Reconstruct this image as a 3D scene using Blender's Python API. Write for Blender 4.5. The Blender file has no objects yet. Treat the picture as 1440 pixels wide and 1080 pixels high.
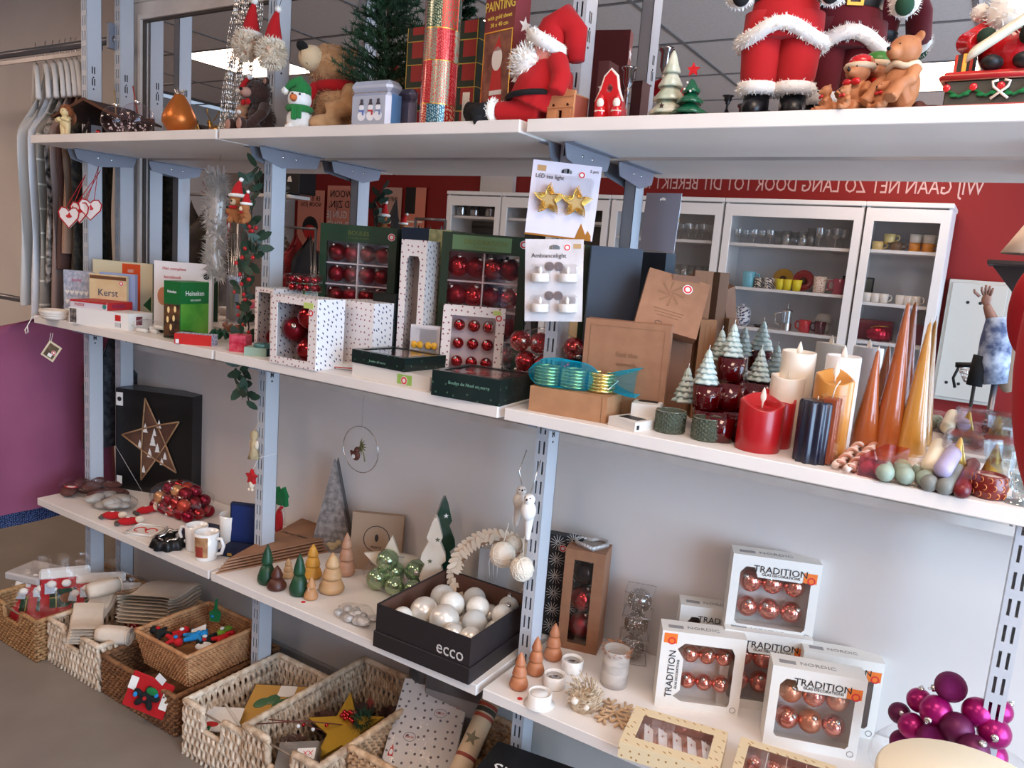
import bpy, math, random
from math import sin, cos, pi, radians as rad, sqrt
from mathutils import Vector as V, Matrix, Euler
from mathutils.geometry import tessellate_polygon
random.seed(7)
SC = bpy.context.scene
COL = SC.collection
# ---------------- camera, world, light, exposure ----------------
CAM_P = V((1.9071, -1.4417, 1.5249)); CAM_E = Euler((1.4129, -0.0781, 0.5645), 'XYZ'); FPX = 1093.4
cam_d = bpy.data.cameras.new('camera'); cam_o = bpy.data.objects.new('camera', cam_d); COL.objects.link(cam_o)
cam_o.location = CAM_P; cam_o.rotation_euler = CAM_E
cam_d.sensor_width = 36; cam_d.lens = FPX / 1440 * 36; cam_d.clip_start = .01; cam_d.clip_end = 60
SC.camera = cam_o
SC.view_settings.view_transform = 'Standard'; SC.view_settings.look = 'None'; SC.view_settings.gamma = 1
SC.view_settings.use_curve_mapping = False; SC.view_settings.exposure = -0.30
SC.cycles.max_bounces = 9; SC.cycles.transparent_max_bounces = 24; SC.cycles.glossy_bounces = 6
SC.cycles.transmission_bounces = 8; SC.cycles.sample_clamp_indirect = 6; SC.cycles.caustics_reflective = True
SC.cycles.caustics_refractive = False
W = bpy.data.worlds.new('World'); SC.world = W; W.use_nodes = True
W.node_tree.nodes['Background'].inputs[0].default_value = (.62, .78, 1, 1); W.node_tree.nodes['Background'].inputs[1].default_value = 1.0

def area(name, loc, rot, sx, sy, power, col):
    d = bpy.data.lights.new(name, 'AREA'); d.shape = 'RECTANGLE'; d.size = sx; d.size_y = sy; d.energy = power; d.color = col
    o = bpy.data.objects.new(name, d); COL.objects.link(o); o.location = loc; o.rotation_euler = rot
    return o
# daylight through the shop window on the right hand side
area('window_daylight', (4.45, -1.3, 1.45), (0, rad(90), 0), 2.1, 3.0, 275, (.50, .73, 1))
PANEL_E = 18.0
MIR = .372
RW = -3.71
CEIL = 2.7
# ---------------- pixel helpers ----------------
RM = CAM_E.to_matrix()
def ray(px, py): return RM @ V(((px - 720) / FPX, (540 - py) / FPX, -1))
def spot(px, py, z):
    d = ray(px, py); t = (z - CAM_P.z) / d.z; return CAM_P + d * t
def aty(px, py, y):
    d = ray(px, py); t = (y - CAM_P.y) / d.y; return CAM_P + d * t
def atx(px, py, x):
    d = ray(px, py); t = (x - CAM_P.x) / d.x; return CAM_P + d * t
def mirr(px, py, y):   # a point seen in the mirror whose real y is y
    p = aty(px, py, 2 * MIR - y); p.y = y; return p
def proj(p):
    c = RM.transposed() @ (V(p) - CAM_P); return 720 + FPX * c.x / -c.z, 540 - FPX * c.y / -c.z
def sc(p):             # metres per pixel at a point
    return -(RM.transposed() @ (V(p) - CAM_P)).z / FPX
def xat(px, y, z):     # the x of a point (y, z) seen in pixel column px
    a, b = -6., 6.
    for _ in range(50):
        m = (a + b) / 2
        if proj((m, y, z))[0] < px: a = m
        else: b = m
    return a
def zat(p, py):        # height z over point p seen in pixel row py
    a, b = p[2] - 2, p[2] + 2
    for _ in range(40):
        m = (a + b) / 2
        if proj((p[0], p[1], m))[1] > py: a = m
        else: b = m
    return a
T, M, L, F = 1.8196, 1.2, .5237, 0.
def P(px, y, z): return V((xat(px, y, z), y, z))
# ---------------- materials ----------------
def lin(c):
    c = [x / 255 for x in c]
    return tuple((x / 12.92 if x <= .04045 else ((x + .055) / 1.055) ** 2.4) for x in c) + (1,)
_M = {}
def mat(name, col=(200, 200, 200), r=.5, metal=0, n2=None, ns=8, bump=0, bs=40, trans=0, alpha=1, emit=0, coat=0, sheen=0,
        dots=None, dscale=30, dsize=.2, kind=None, stretch=(1, 1, 1), spec=.5, sss=0):
    if name in _M: return _M[name]
    m = bpy.data.materials.new(name); _M[name] = m; m.use_nodes = True
    t = m.node_tree; N = t.nodes; b = N['Principled BSDF']; lk = t.links.new
    b.inputs['Base Color'].default_value = lin(col); b.inputs['Roughness'].default_value = r; b.inputs['Metallic'].default_value = metal
    b.inputs['Specular IOR Level'].default_value = spec
    if coat: b.inputs['Coat Weight'].default_value = coat; b.inputs['Coat Roughness'].default_value = .05
    if sheen: b.inputs['Sheen Weight'].default_value = sheen
    if sss: b.inputs['Subsurface Weight'].default_value = sss; b.inputs['Subsurface Radius'].default_value = (.02, .012, .008)
    if trans: b.inputs['Transmission Weight'].default_value = trans; b.inputs['IOR'].default_value = 1.45
    if emit: b.inputs['Emission Color'].default_value = lin(col); b.inputs['Emission Strength'].default_value = emit
    if n2 or bump or dots or kind:
        tc = N.new('ShaderNodeTexCoord'); mp = N.new('ShaderNodeMapping'); mp.inputs[3].default_value = stretch
        lk(tc.outputs['Object'], mp.inputs[0]); vec = mp.outputs[0]
    cur = None
    def mix(fac, a, c2):
        x = N.new('ShaderNodeMix'); x.data_type = 'RGBA'; lk(fac, x.inputs[0])
        if a is None: x.inputs[6].default_value = lin(col)
        else: lk(a, x.inputs[6])
        x.inputs[7].default_value = lin(c2); return x.outputs[2]
    if n2:
        nz = N.new('ShaderNodeTexNoise'); nz.inputs['Scale'].default_value = ns; nz.inputs['Detail'].default_value = 6; lk(vec, nz.inputs[0])
        rp = N.new('ShaderNodeValToRGB'); rp.color_ramp.elements[0].position = .38; rp.color_ramp.elements[1].position = .62; lk(nz.outputs[0], rp.inputs[0])
        cur = mix(rp.outputs[0], cur, n2)
    if dots:
        sp_ = N.new('ShaderNodeSeparateXYZ'); lk(vec, sp_.inputs[0]); a1 = N.new('ShaderNodeMath'); lk(sp_.outputs[0], a1.inputs[0]); lk(sp_.outputs[1], a1.inputs[1])
        a3 = N.new('ShaderNodeMath'); a3.operation = 'MULTIPLY_ADD'; lk(sp_.outputs[1], a3.inputs[0]); a3.inputs[1].default_value = .73; lk(sp_.outputs[2], a3.inputs[2])
        cb = N.new('ShaderNodeCombineXYZ'); lk(a1.outputs[0], cb.inputs[0]); lk(a3.outputs[0], cb.inputs[1])
        vo = N.new('ShaderNodeTexVoronoi'); vo.voronoi_dimensions = '2D'; vo.inputs['Scale'].default_value = dscale; vo.inputs['Randomness'].default_value = .5; lk(cb.outputs[0], vo.inputs[0])
        lt = N.new('ShaderNodeMath'); lt.operation = 'LESS_THAN'; lt.inputs[1].default_value = dsize; lk(vo.outputs['Distance'], lt.inputs[0])
        cur = mix(lt.outputs[0], cur, dots)
    if kind == 'glitter':
        vo = N.new('ShaderNodeTexVoronoi'); vo.inputs['Scale'].default_value = dscale * 20; lk(vec, vo.inputs[0])
        bp = N.new('ShaderNodeBump'); bp.inputs['Strength'].default_value = 1; bp.inputs['Distance'].default_value = .002
        sp = N.new('ShaderNodeSeparateColor'); lk(vo.outputs['Color'], sp.inputs[0]); lk(sp.outputs[0], bp.inputs['Height']); lk(bp.outputs[0], b.inputs['Normal'])
    if kind == 'stripes' or kind == 'tartan':
        sx = N.new('ShaderNodeSeparateXYZ'); lk(vec, sx.inputs[0])
        def st(o, f, th, c2, cu):
            a = N.new('ShaderNodeMath'); a.operation = 'MULTIPLY'; a.inputs[1].default_value = f; lk(o, a.inputs[0])
            fr = N.new('ShaderNodeMath'); fr.operation = 'FRACT'; lk(a.outputs[0], fr.inputs[0])
            l2 = N.new('ShaderNodeMath'); l2.operation = 'LESS_THAN'; l2.inputs[1].default_value = th; lk(fr.outputs[0], l2.inputs[0])
            return mix(l2.outputs[0], cu, c2)
        if kind == 'stripes': cur = st(sx.outputs[2 if not dots else 0], dscale, dsize, n2 or (255, 255, 255), None)
        else:
            cur = st(sx.outputs[0], 18, .3, (20, 45, 30), None); cur = st(sx.outputs[2], 18, .3, (35, 50, 30), cur)
            cur = st(sx.outputs[0], 18, .04, (200, 170, 60), cur); cur = st(sx.outputs[2], 18, .04, (200, 170, 60), cur)
    if cur is not None: lk(cur, b.inputs['Base Color'])
    if bump:
        nz = N.new('ShaderNodeTexNoise'); nz.inputs['Scale'].default_value = bs; nz.inputs['Detail'].default_value = 4; lk(vec, nz.inputs[0])
        bp = N.new('ShaderNodeBump'); bp.inputs['Strength'].default_value = bump; bp.inputs['Distance'].default_value = .01
        lk(nz.outputs[0], bp.inputs['Height']); lk(bp.outputs[0], b.inputs['Normal'])
    if alpha < 1:     # thin clear film: fresnel gloss over transparency
        o = N['Material Output']; tr = N.new('ShaderNodeBsdfTransparent'); tr.inputs[0].default_value = lin(col if kind != 'cloth' else (190, 232, 238))
        g = N.new('ShaderNodeBsdfGlossy' if kind != 'cloth' else 'ShaderNodeBsdfDiffuse'); g.inputs['Roughness'].default_value = r; g.inputs[0].default_value = lin(col); ms = N.new('ShaderNodeMixShader')
        fz = N.new('ShaderNodeLayerWeight'); fz.inputs[0].default_value = .5; pw = N.new('ShaderNodeMath'); pw.operation = 'POWER'; pw.inputs[1].default_value = 4; lk(fz.outputs['Facing'], pw.inputs[0])
        ad = N.new('ShaderNodeMath'); ad.operation = 'MULTIPLY_ADD'; ad.inputs[1].default_value = .7; ad.inputs[2].default_value = alpha; lk(pw.outputs[0], ad.inputs[0]); ad.use_clamp = True
        lk(ad.outputs[0], ms.inputs[0]); lk(tr.outputs[0], ms.inputs[1])
        if bump:
            lk(bp.outputs[0], g.inputs['Normal'])
        lk(g.outputs[0], ms.inputs[2]); lk(ms.outputs[0], o.inputs[0])
    return m
# ---------------- geometry collector ----------------
class G:
    def __init__(s): s.v = []; s.f = []; s.sm = []; s.M = Matrix.Identity(4)
    def at(s, x=0, y=0, z=0, rx=0, ry=0, rz=0, k=1):
        s.M = Matrix.Translation((x, y, z)) @ Euler((rx, ry, rz)).to_matrix().to_4x4() @ Matrix.Scale(k, 4); return s
    def add(s, vs, fs, smooth=False):
        o = len(s.v); s.v += [s.M @ V(a) for a in vs]; s.f += [tuple(i + o for i in f) for f in fs]; s.sm += [smooth] * len(fs); return s
    def box(s, x0, y0, z0, x1, y1, z1, b=0.):
        if b <= 0:
            return s.add([(x, y, z) for x in (x0, x1) for y in (y0, y1) for z in (z0, z1)],
                         [(0, 1, 3, 2), (4, 6, 7, 5), (0, 4, 5, 1), (2, 3, 7, 6), (0, 2, 6, 4), (1, 5, 7, 3)])
        C = V(((x0 + x1) / 2, (y0 + y1) / 2, (z0 + z1) / 2)); H = V((abs(x1 - x0) / 2, abs(y1 - y0) / 2, abs(z1 - z0) / 2)); b = min(b, min(H) * .9)
        vs = []; ix = {}
        for sx in (-1, 1):
            for sy in (-1, 1):
                for sz in (-1, 1):
                    for a in range(3):
                        q = [sx * (H.x - b), sy * (H.y - b), sz * (H.z - b)]; q[a] += b * (sx, sy, sz)[a]
                        ix[(sx, sy, sz, a)] = len(vs); vs.append(C + V(q))
        fs = []
        for a in range(3):
            u, w = [i for i in range(3) if i != a]
            for sg in (-1, 1):
                q = []
                for su, sw in ((-1, -1), (1, -1), (1, 1), (-1, 1)):
                    k = [0, 0, 0]; k[a] = sg; k[u] = su; k[w] = sw; q.append(ix[(*k, a)])
                fs.append(tuple(q))
            for su in (-1, 1):
                for sw in (-1, 1):
                    def g(sg, fc):
                        k = [0, 0, 0]; k[a] = sg; k[u] = su; k[w] = sw; return ix[(*k, fc)]
                    fs.append((g(-1, u), g(1, u), g(1, w), g(-1, w)))
        for sx in (-1, 1):
            for sy in (-1, 1):
                for sz in (-1, 1): fs.append(tuple(ix[(sx, sy, sz, a)] for a in range(3)))
        return s.add(vs, fs)
    def lathe(s, pr, n=24, sm=True, cap=True, sx=1, sy=1, flute=0, nf=0):
        vs = []; fs = []
        for r, z in pr:
            for i in range(n):
                a = 2 * pi * i / n; q = r * (1 + flute * cos(nf * a)) if nf else r
                vs.append((q * cos(a) * sx, q * sin(a) * sy, z))
        for j in range(len(pr) - 1):
            for i in range(n):
                k = (i + 1) % n; fs.append((j * n + i, j * n + k, (j + 1) * n + k, (j + 1) * n + i))
        s.add(vs, fs, sm)
        if cap:
            o = len(s.v) - len(vs)
            if pr[0][0] > 1e-5: s.f.append(tuple(o + i for i in range(n))[::-1]); s.sm.append(False)
            if pr[-1][0] > 1e-5: s.f.append(tuple(o + (len(pr) - 1) * n + i for i in range(n))); s.sm.append(False)
        return s
    def ell(s, x, y, z, a, b=None, c=None, n=16, m=10, rot=(0, 0, 0)):
        b = a if b is None else b; c = a if c is None else c
        R = Euler(rot).to_matrix(); vs = [V((0, 0, -c))]; fs = []
        for j in range(1, m):
            t = -pi / 2 + pi * j / m
            for i in range(n): q = 2 * pi * i / n; vs.append(V((a * cos(t) * cos(q), b * cos(t) * sin(q), c * sin(t))))
        vs.append(V((0, 0, c)))
        for i in range(n):
            k = (i + 1) % n; fs.append((0, 1 + k, 1 + i)); fs.append((len(vs) - 1, 1 + (m - 2) * n + i, 1 + (m - 2) * n + k))
            for j in range(m - 2): fs.append((1 + j * n + i, 1 + j * n + k, 1 + (j + 1) * n + k, 1 + (j + 1) * n + i))
        return s.add([R @ v + V((x, y, z)) for v in vs], fs, True)
    def tube(s, pts, r, n=6, closed=False, cap=True):
        pts = [V(p) for p in pts]; N = len(pts); rr = r if isinstance(r, (list, tuple)) else [r] * N
        vs = []; fs = []; up = None
        for i, p in enumerate(pts):
            d = (pts[(i + 1) % N] - pts[i - 1]) if closed else (pts[min(i + 1, N - 1)] - pts[max(i - 1, 0)])
            if d.length < 1e-9: d = V((0, 0, 1))
            d.normalize()
            if up is None: up = V((0, 0, 1)) if abs(d.z) < .9 else V((1, 0, 0))
            a = d.cross(up)
            if a.length < 1e-4: a = d.cross(V((0, 1, 0.3)))
            a.normalize(); c = a.cross(d); up = c
            for k in range(n):
                q = 2 * pi * k / n; vs.append(p + (a * cos(q) + c * sin(q)) * rr[i])
        for i in range(N if closed else N - 1):
            j = (i + 1) % N
            for k in range(n): l = (k + 1) % n; fs.append((i * n + k, i * n + l, j * n + l, j * n + k))
        if not closed and cap: fs.append(tuple(range(n))[::-1]); fs.append(tuple((N - 1) * n + k for k in range(n)))
        return s.add(vs, fs, True)
    def plate(s, outer, holes=(), t=.002, y=0):     # polygon in x,z, thickness towards +y
        loops = [list(outer)] + [list(h) for h in holes]; flat = [p for l in loops for p in l]
        tri = tessellate_polygon([[V((p[0], p[1], 0)) for p in l] for l in loops]); n = len(flat)
        vs = [(p[0], y, p[1]) for p in flat] + [(p[0], y + t, p[1]) for p in flat]; fs = [tuple(q) for q in tri] + [tuple(i + n for i in q[::-1]) for q in tri]
        o = 0
        for l in loops:
            k = len(l)
            for i in range(k): j = (i + 1) % k; fs.append((o + i, o + j, o + j + n, o + i + n))
            o += k
        return s.add(vs, fs)
    def sheet(s, fn, nu, nv, closed=False, sm=True):
        vs = [fn(u / nu, v / nv) for v in range(nv + 1) for u in range(nu + 1)]; w = nu + 1
        return s.add(vs, [(v * w + u, v * w + u + 1, (v + 1) * w + u + 1, (v + 1) * w + u) for v in range(nv) for u in range(nu)], sm)
    def fuzz(s, x, y, z, a, b=None, c=None, N=400, l=.006, w=.0012, zmin=-1.1, down=0, rot=(0, 0, 0)):
        b = a if b is None else b; c = a if c is None else c; R = Euler(rot).to_matrix()
        vs = []; fs = []
        for _ in range(N):
            d = V((random.gauss(0, 1), random.gauss(0, 1), random.gauss(0, 1))).normalized()
            if d.z < zmin: continue
            p = V((d.x * a, d.y * b, d.z * c)); nn = V((d.x / a, d.y / b, d.z / c)).normalized()
            nn = (nn + V((random.uniform(-.5, .5), random.uniform(-.5, .5), random.uniform(-.5, .5) - down))).normalized()
            q = nn.orthogonal().normalized(); o = len(vs)
            vs += [p - q * w - nn * .001, p + q * w - nn * .001, p + nn * l * random.uniform(.6, 1.2)]; fs.append((o, o + 1, o + 2))
        return s.add([R @ V(v) + V((x, y, z)) for v in vs], fs)
    def mesh(s, name, m):
        me = bpy.data.meshes.new(name); me.from_pydata([tuple(v) for v in s.v], [], s.f); me.polygons.foreach_set('use_smooth', s.sm)
        me.materials.append(m); me.update(); return me
# ---------------- objects ----------------
def obj(name, g, m, parent=None, remesh=0, solid=0):
    me = g if isinstance(g, bpy.types.Mesh) else g.mesh(name, m)
    o = bpy.data.objects.new(name, me); COL.objects.link(o)
    if remesh:
        q = o.modifiers.new('r', 'REMESH'); q.mode = 'VOXEL'; q.voxel_size = remesh; q.use_smooth_shade = True
        q = o.modifiers.new('s', 'SMOOTH'); q.iterations = 4
    if solid: q = o.modifiers.new('t', 'SOLIDIFY'); q.thickness = solid
    if parent: o.parent = parent
    return o
def tag(o, label, cat, group=None):
    o['label'] = label; o['category'] = cat
    if group: o['group'] = group
    return o
def thing(name, label, cat, loc=(0, 0, 0), rz=0, group=None, rx=0, ry=0):
    o = bpy.data.objects.new(name, None); COL.objects.link(o); o.empty_display_size = .02
    o.location = loc; o.rotation_euler = (rx, ry, rz); return tag(o, label, cat, group)
def struct(name, g, m, parent=None):
    o = obj(name, g, m, parent)
    if not parent: o['kind'] = 'structure'
    return o
def dup(r, loc, rz=None, label=None, group=None, k=None):
    c = r.copy(); COL.objects.link(c); c.location = loc
    if rz is not None: c.rotation_euler = (r.rotation_euler[0], r.rotation_euler[1], rz)
    if k: c.scale = (k, k, k)
    if label: c['label'] = label
    if group: c['group'] = group
    for ch in r.children:
        d = ch.copy(); COL.objects.link(d); d.parent = c
        for g in ch.children: e = g.copy(); COL.objects.link(e); e.parent = d
    return c
def loc_(root, p): return root.matrix_basis @ V(p)
def txt(parent, s, size, m, loc, rot=(pi / 2, 0, 0), name='lettering', ext=.0003, align='CENTER', sx=1):
    c = bpy.data.curves.new(name, 'FONT'); c.body = s; c.size = size; c.extrude = ext; c.align_x = align; c.align_y = 'CENTER'; c.resolution_u = 2
    t_ = bpy.data.objects.new('t', c); COL.objects.link(t_); me = bpy.data.meshes.new_from_object(t_.evaluated_get(bpy.context.evaluated_depsgraph_get())); bpy.data.objects.remove(t_)
    if not me.materials: me.materials.append(m)
    me.materials[0] = m
    o = bpy.data.objects.new(name, me); COL.objects.link(o); o.location = loc; o.rotation_euler = rot; o.parent = parent; o.scale = (sx, 1, 1)
    return o
def rect(x0, z0, x1, z1): return [(x0, z0), (x1, z0), (x1, z1), (x0, z1)]
def oval(cx, cz, a, b=None, n=16, a0=0):
    b = b or a; return [(cx + a * cos(a0 + 2 * pi * i / n), cz + b * sin(a0 + 2 * pi * i / n)) for i in range(n)]
def star(cx, cz, R, r, n=5, a0=pi / 2):
    return [(cx + (R if i % 2 == 0 else r) * cos(a0 + pi * i / n), cz + (R if i % 2 == 0 else r) * sin(a0 + pi * i / n)) for i in range(2 * n)]
def disc(parent, name, m, x, z, a, y=-.0006, b=None, t=.0005, n=16): return obj(name, G().plate(oval(x, z, a, b, n), (), t, y), m, parent)
# common materials
WHITE = mat('white melamine', (240, 234, 228), .45, n2=(232, 225, 218), ns=3)
GREYM = mat('powder coated steel', (196, 200, 206), .4, metal=.1)
BRKT = mat('grey bracket steel', (140, 142, 152), .4, metal=.3)
PAPER = mat('white card', (236, 233, 228), .6)
CLEAR = mat('clear film', (252, 252, 252), .06, alpha=.04, bump=.25, bs=18)
CLEARF = mat('flat clear pane', (250, 250, 250), .05, alpha=.03)
POLY = mat('crinkled clear bag', (252, 252, 252), .12, alpha=.03, bump=.9, bs=45)
GLASS = mat('drinking glass', (240, 245, 245), .02, alpha=.10)
KRAFT = mat('kraft card', (176, 128, 90), .75, n2=(165, 118, 82), ns=25)
KRAFTD = mat('kraft card edge', (134, 94, 64), .8)
BLACK = mat('black card', (20, 20, 22), .5)
INK = mat('printed black ink', (38, 34, 34), .6)
REDI = mat('printed red ink', (196, 36, 34), .5)
SILV = mat('silver metal', (214, 210, 204), .22, metal=1)
GOLD = mat('gold metal', (212, 170, 84), .28, metal=1)
REDB = mat('glossy red glass', (176, 26, 32), .13, metal=.85, coat=.5)
REDM = mat('matt wine red glass', (138, 22, 36), .36, metal=.7)
PINKB = mat('glossy rose glass', (228, 142, 124), .14, metal=.85, coat=.5)
PEACH = mat('satin peach glass', (222, 150, 118), .28, metal=.7)
FURW = mat('white plush', (240, 236, 228), .95, sheen=.1)
REDF = mat('red felt', (178, 10, 18), .92, sheen=.05)
GREENF = mat('green felt', (18, 110, 56), .92)
BLKF = mat('black felt', (14, 14, 16), .9)
SKIN = mat('doll skin', (232, 184, 154), .55)
RINGR = mat('red ring sticker', (214, 40, 46), .5)
def sticker(parent, x, z, r=.011, y=-.0008, plain=True):   # round shop sticker: white disc with a red ring
    o = obj('round_sticker', G().plate(oval(x, z, r), (), .0003, y), PAPER, parent)
    obj('red_ring', G().plate(oval(x, z, r * .85), (oval(x, z, r * .5),), .0003, y - .0004), RINGR, o); return o
# ---------------- baubles ----------------
_bm = {}
def bauble(m, p, r, label, group, rot=(0, 0, 0), name='bauble', seg=20):
    if 'ball' not in _bm:
        _bm['cap'] = G().lathe([(.2, .9), (.24, .93), (.24, 1.16), (.1, 1.2), (0, 1.2)], 12).tube([(.08 * cos(a), 0, 1.28 + .1 * sin(a)) for a in [i * pi / 4 for i in range(8)]], .02, 4, True).mesh('cap', SILV)
    k = (m.name, seg)
    if k not in _bm: _bm[k] = G().ell(0, 0, 0, 1, n=seg, m=seg // 2 + 2).mesh('bauble', m)
    _bm['ball'] = 1
    o = bpy.data.objects.new(name, _bm[k]); COL.objects.link(o); o.location = p; o.scale = (r, r, r); o.rotation_euler = rot
    tag(o, label, 'bauble', group)
    c = bpy.data.objects.new('cap', _bm['cap']); COL.objects.link(c); c.parent = o
    return o
def posw(x, y, z=None):   # coarse place words from fractions 0..1 (left-right, front-back)
    return ('left', 'middle', 'right')[min(2, int(x * 3))] + (' front', ' centre', ' back')[min(2, int(y * 3))]
ROWW = ['top row', 'second row', 'third row', 'bottom row']
def rowname(j, n): return {0: 'top row', n - 1: 'bottom row'}.get(j, ['', 'second row', 'third row', 'fourth row'][min(j, 3)])
COLN = ['far left', 'second from left', 'third from left', 'fourth from left', 'fifth from left']
def colname(i, n):
    if n == 2: return ['left', 'right'][i]
    if n == 3: return ['left', 'middle', 'right'][i]
    return 'far right' if i == n - 1 else COLN[i]

def ext(p, a, px):      # how far to go from p in direction a to reach pixel column px
    lo, hi = 0, 1.6; u = V((cos(a), sin(a), 0)); s = 1 if proj(V(p) + u * .1)[0] > proj(p)[0] else -1
    for _ in range(40):
        m = (lo + hi) / 2
        if (proj(V(p) + u * m)[0] - px) * s < 0: lo = m
        else: hi = m
    return lo
# ---------------- the room ----------------
FLOORM = mat('grey vinyl floor', (136, 127, 117), .38, n2=(128, 119, 110), ns=5)
WALLW = mat('white wall paint', (222, 216, 211), .7, n2=(214, 207, 202), ns=2)
REDW = mat('red wall paint', (136, 12, 10), .6)
TILE = mat('ceiling tile', (206, 197, 190), .9, n2=(198, 189, 182), ns=60, bump=.1, bs=200)
XL, XR = -4.6, 4.6
struct('floor', G().box(XL, RW, -.05, XR, 3.0, 0), FLOORM)
struct('wall_back', G().box(XL, RW - .1, 0, XR, RW, 2.32), REDW)
WALLG = mat('unseen wall fill grey', (170, 160, 152), .8)  # dulled tone for walls out of view, to weaken the fill light
struct('wall_back_upper', G().box(XL, RW - .1, 2.32, XR, RW, CEIL), WALLG)  # unseen band above the red, made grey to cut the red bounce
struct('wall_front', G().box(-1.17, .431, 0, XR, .53, CEIL), WALLW)
struct('wall_alcove', G().box(XL, .75, 0, -1.17, .85, CEIL), WALLW)
struct('wall_alcove_side', G().box(-1.17, .53, 0, -1.07, .76, CEIL), WALLW)
struct('wall_left', G().box(XL - .1, RW, 0, XL, 2, CEIL), WALLG)
g = G(); g.box(XR, RW, 0, XR + .1, MIR, .35); g.box(XR, RW, 2.55, XR + .1, MIR, CEIL); g.box(XR, RW, .35, XR + .1, -2.9, 2.55); g.box(XR, .2, .35, XR + .1, MIR, 2.55)
struct('wall_right', g, WALLG)
g = G().box(XR + .02, -2.9, .35, XR + .08, -2.84, 2.55).box(XR + .02, .14, .35, XR + .08, .2, 2.55).box(XR + .02, -1.4, .35, XR + .08, -1.34, 2.55).box(XR + .02, -2.9, .35, XR + .08, .2, .41).box(XR + .02, -2.9, 2.49, XR + .08, .2, 2.55)
wn = struct('window_1', g, mat('window frame paint', (225, 225, 222), .4))
obj('pane', G().box(XR + .045, -2.84, .41, XR + .05, -1.4, 2.49), CLEARF, wn); obj('pane', G().box(XR + .045, -1.34, .41, XR + .05, .14, 2.49), CLEARF, wn)
struct('baseboard_front', G().box(-1.06, .413, 0, XR, .431, .07, .003), mat('grey baseboard', (150, 146, 145), .5))
# panel seams of the wall below the shelves
struct('trim_1', G().box(-1.085, (.427), .0, -1.078, .4315, 2.6), mat('seam grey', (140, 138, 138), .6))
# ceiling: dropped grid of tiles, light panels in it
PAN = [(-2.66, 2.24), (-.68, 2.24), (1.30, 3.56)]
TS = .66
gx0, gy0 = -2.66 - .33 - TS * 2, MIR * 2 - (2.24 + .33) - TS
_pan = {}
ceil = struct('ceiling', G().box(XL, RW, CEIL + .03, XR, 2.0, CEIL + .08), mat('ceiling slab', (120, 116, 114), .9))
lit = []  # out-of-view lit panels are added to light the room; PAN holds the seen ones
for i in range(0, 14, 3):
    for j in range(-2, 7, 2):
        c_ = (gx0 + (i + .5) * TS, 2 * MIR - (gy0 + (j + .5) * TS), CEIL); q_ = proj(c_)
        if gy0 + (j + .5) * TS < .1 and (c_[1] < -.4 or q_[1] < -60 or q_[0] < 150 or q_[0] > 1500): lit.append((i, j))
for a_, b_ in PAN: lit.append((round((a_ - .33 - gx0) / TS), round((2 * MIR - b_ - .33 - gy0) / TS)))
t_me = G().box(.006, .006, 0, TS - .006, TS - .006, .012, .004).mesh('ceiling_tile', TILE)
LEDM = mat('lit panel diffuser', (255, 223, 198), .5, emit=PANEL_E)
f_me = G().plate(rect(0, 0, .64, .64), (rect(.012, .012, .628, .628),), .012).mesh('panel_frame', WHITE)
d_me = G().box(.012, .012, .004, .628, .628, .008).mesh('diffuser', LEDM)
gg = G()
for i in range(-1, 15):
    x = gx0 + i * TS
    if XL < x < XR: gg.box(x - .010, RW, CEIL - .004, x + .010, 1.9, CEIL + .002)
for j in range(-3, 9):
    y = gy0 + j * TS
    if RW < y < 1.9: gg.box(XL, y - .010, CEIL - .0045, XR, y + .010, CEIL + .0025)
struct('ceiling_grid_trim', gg, mat('grid steel', (120, 116, 114), .6))
for i in range(-1, 14):
    for j in range(-3, 7):
        x, y = gx0 + i * TS, gy0 + j * TS
        if x < XL or x + TS > XR or y < RW - .2 or y + TS > 1.9: continue
        if (i, j) in lit:
            o = thing('ceiling_light', 'square lit light panel in the grey ceiling', 'ceiling light', (x + .01, y + .01, CEIL), 0, 'ceiling light panels')
            q = obj('panel_frame', f_me, None, o); q.rotation_euler = (pi / 2, 0, 0); q.location = (0, 0, -.002); q.scale = (1, 1, 1)
            q = obj('diffuser', d_me, None, o); q.location = (0, 0, -.008)
        elif y < 1.3:
            o = obj('ceiling_tile', t_me, None, ceil); o.location = (x, y, CEIL)
# ---------------- mirror ----------------
FRM = mat('white painted frame', (222, 214, 206), .5, n2=(212, 203, 195), ns=12)
ml, mr_, mb, mt = -.925, 2.75, 1.145, 2.29
mi = thing('mirror', 'large wall mirror in a white moulded frame behind the shelves', 'mirror', (0, MIR, 0))
g = G()
for (o, w, d) in ((.0, .02, .022), (.02, .045, .014), (.065, .018, .026)):
    e = .083 - o
    g.plate(rect(ml - e, mb - e, mr_ + e, mt + e), (rect(ml - e + w, mb - e + w, mr_ + e - w, mt + e - w),), d + .044, -d + .01)
obj('mirror_frame', g, FRM, mi)
obj('mirror_glass', G().box(ml, 0, mb, mr_, .008, mt), mat('silvered glass', (232, 230, 230), .0, metal=1), mi)
obj('dark_rebate', G().plate(rect(ml, mb, mr_, mt), (rect(ml + .008, mb + .008, mr_ - .008, mt - .008),), .006, -.006), mat('dark rebate', (70, 62, 56), .6), mi)
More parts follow.
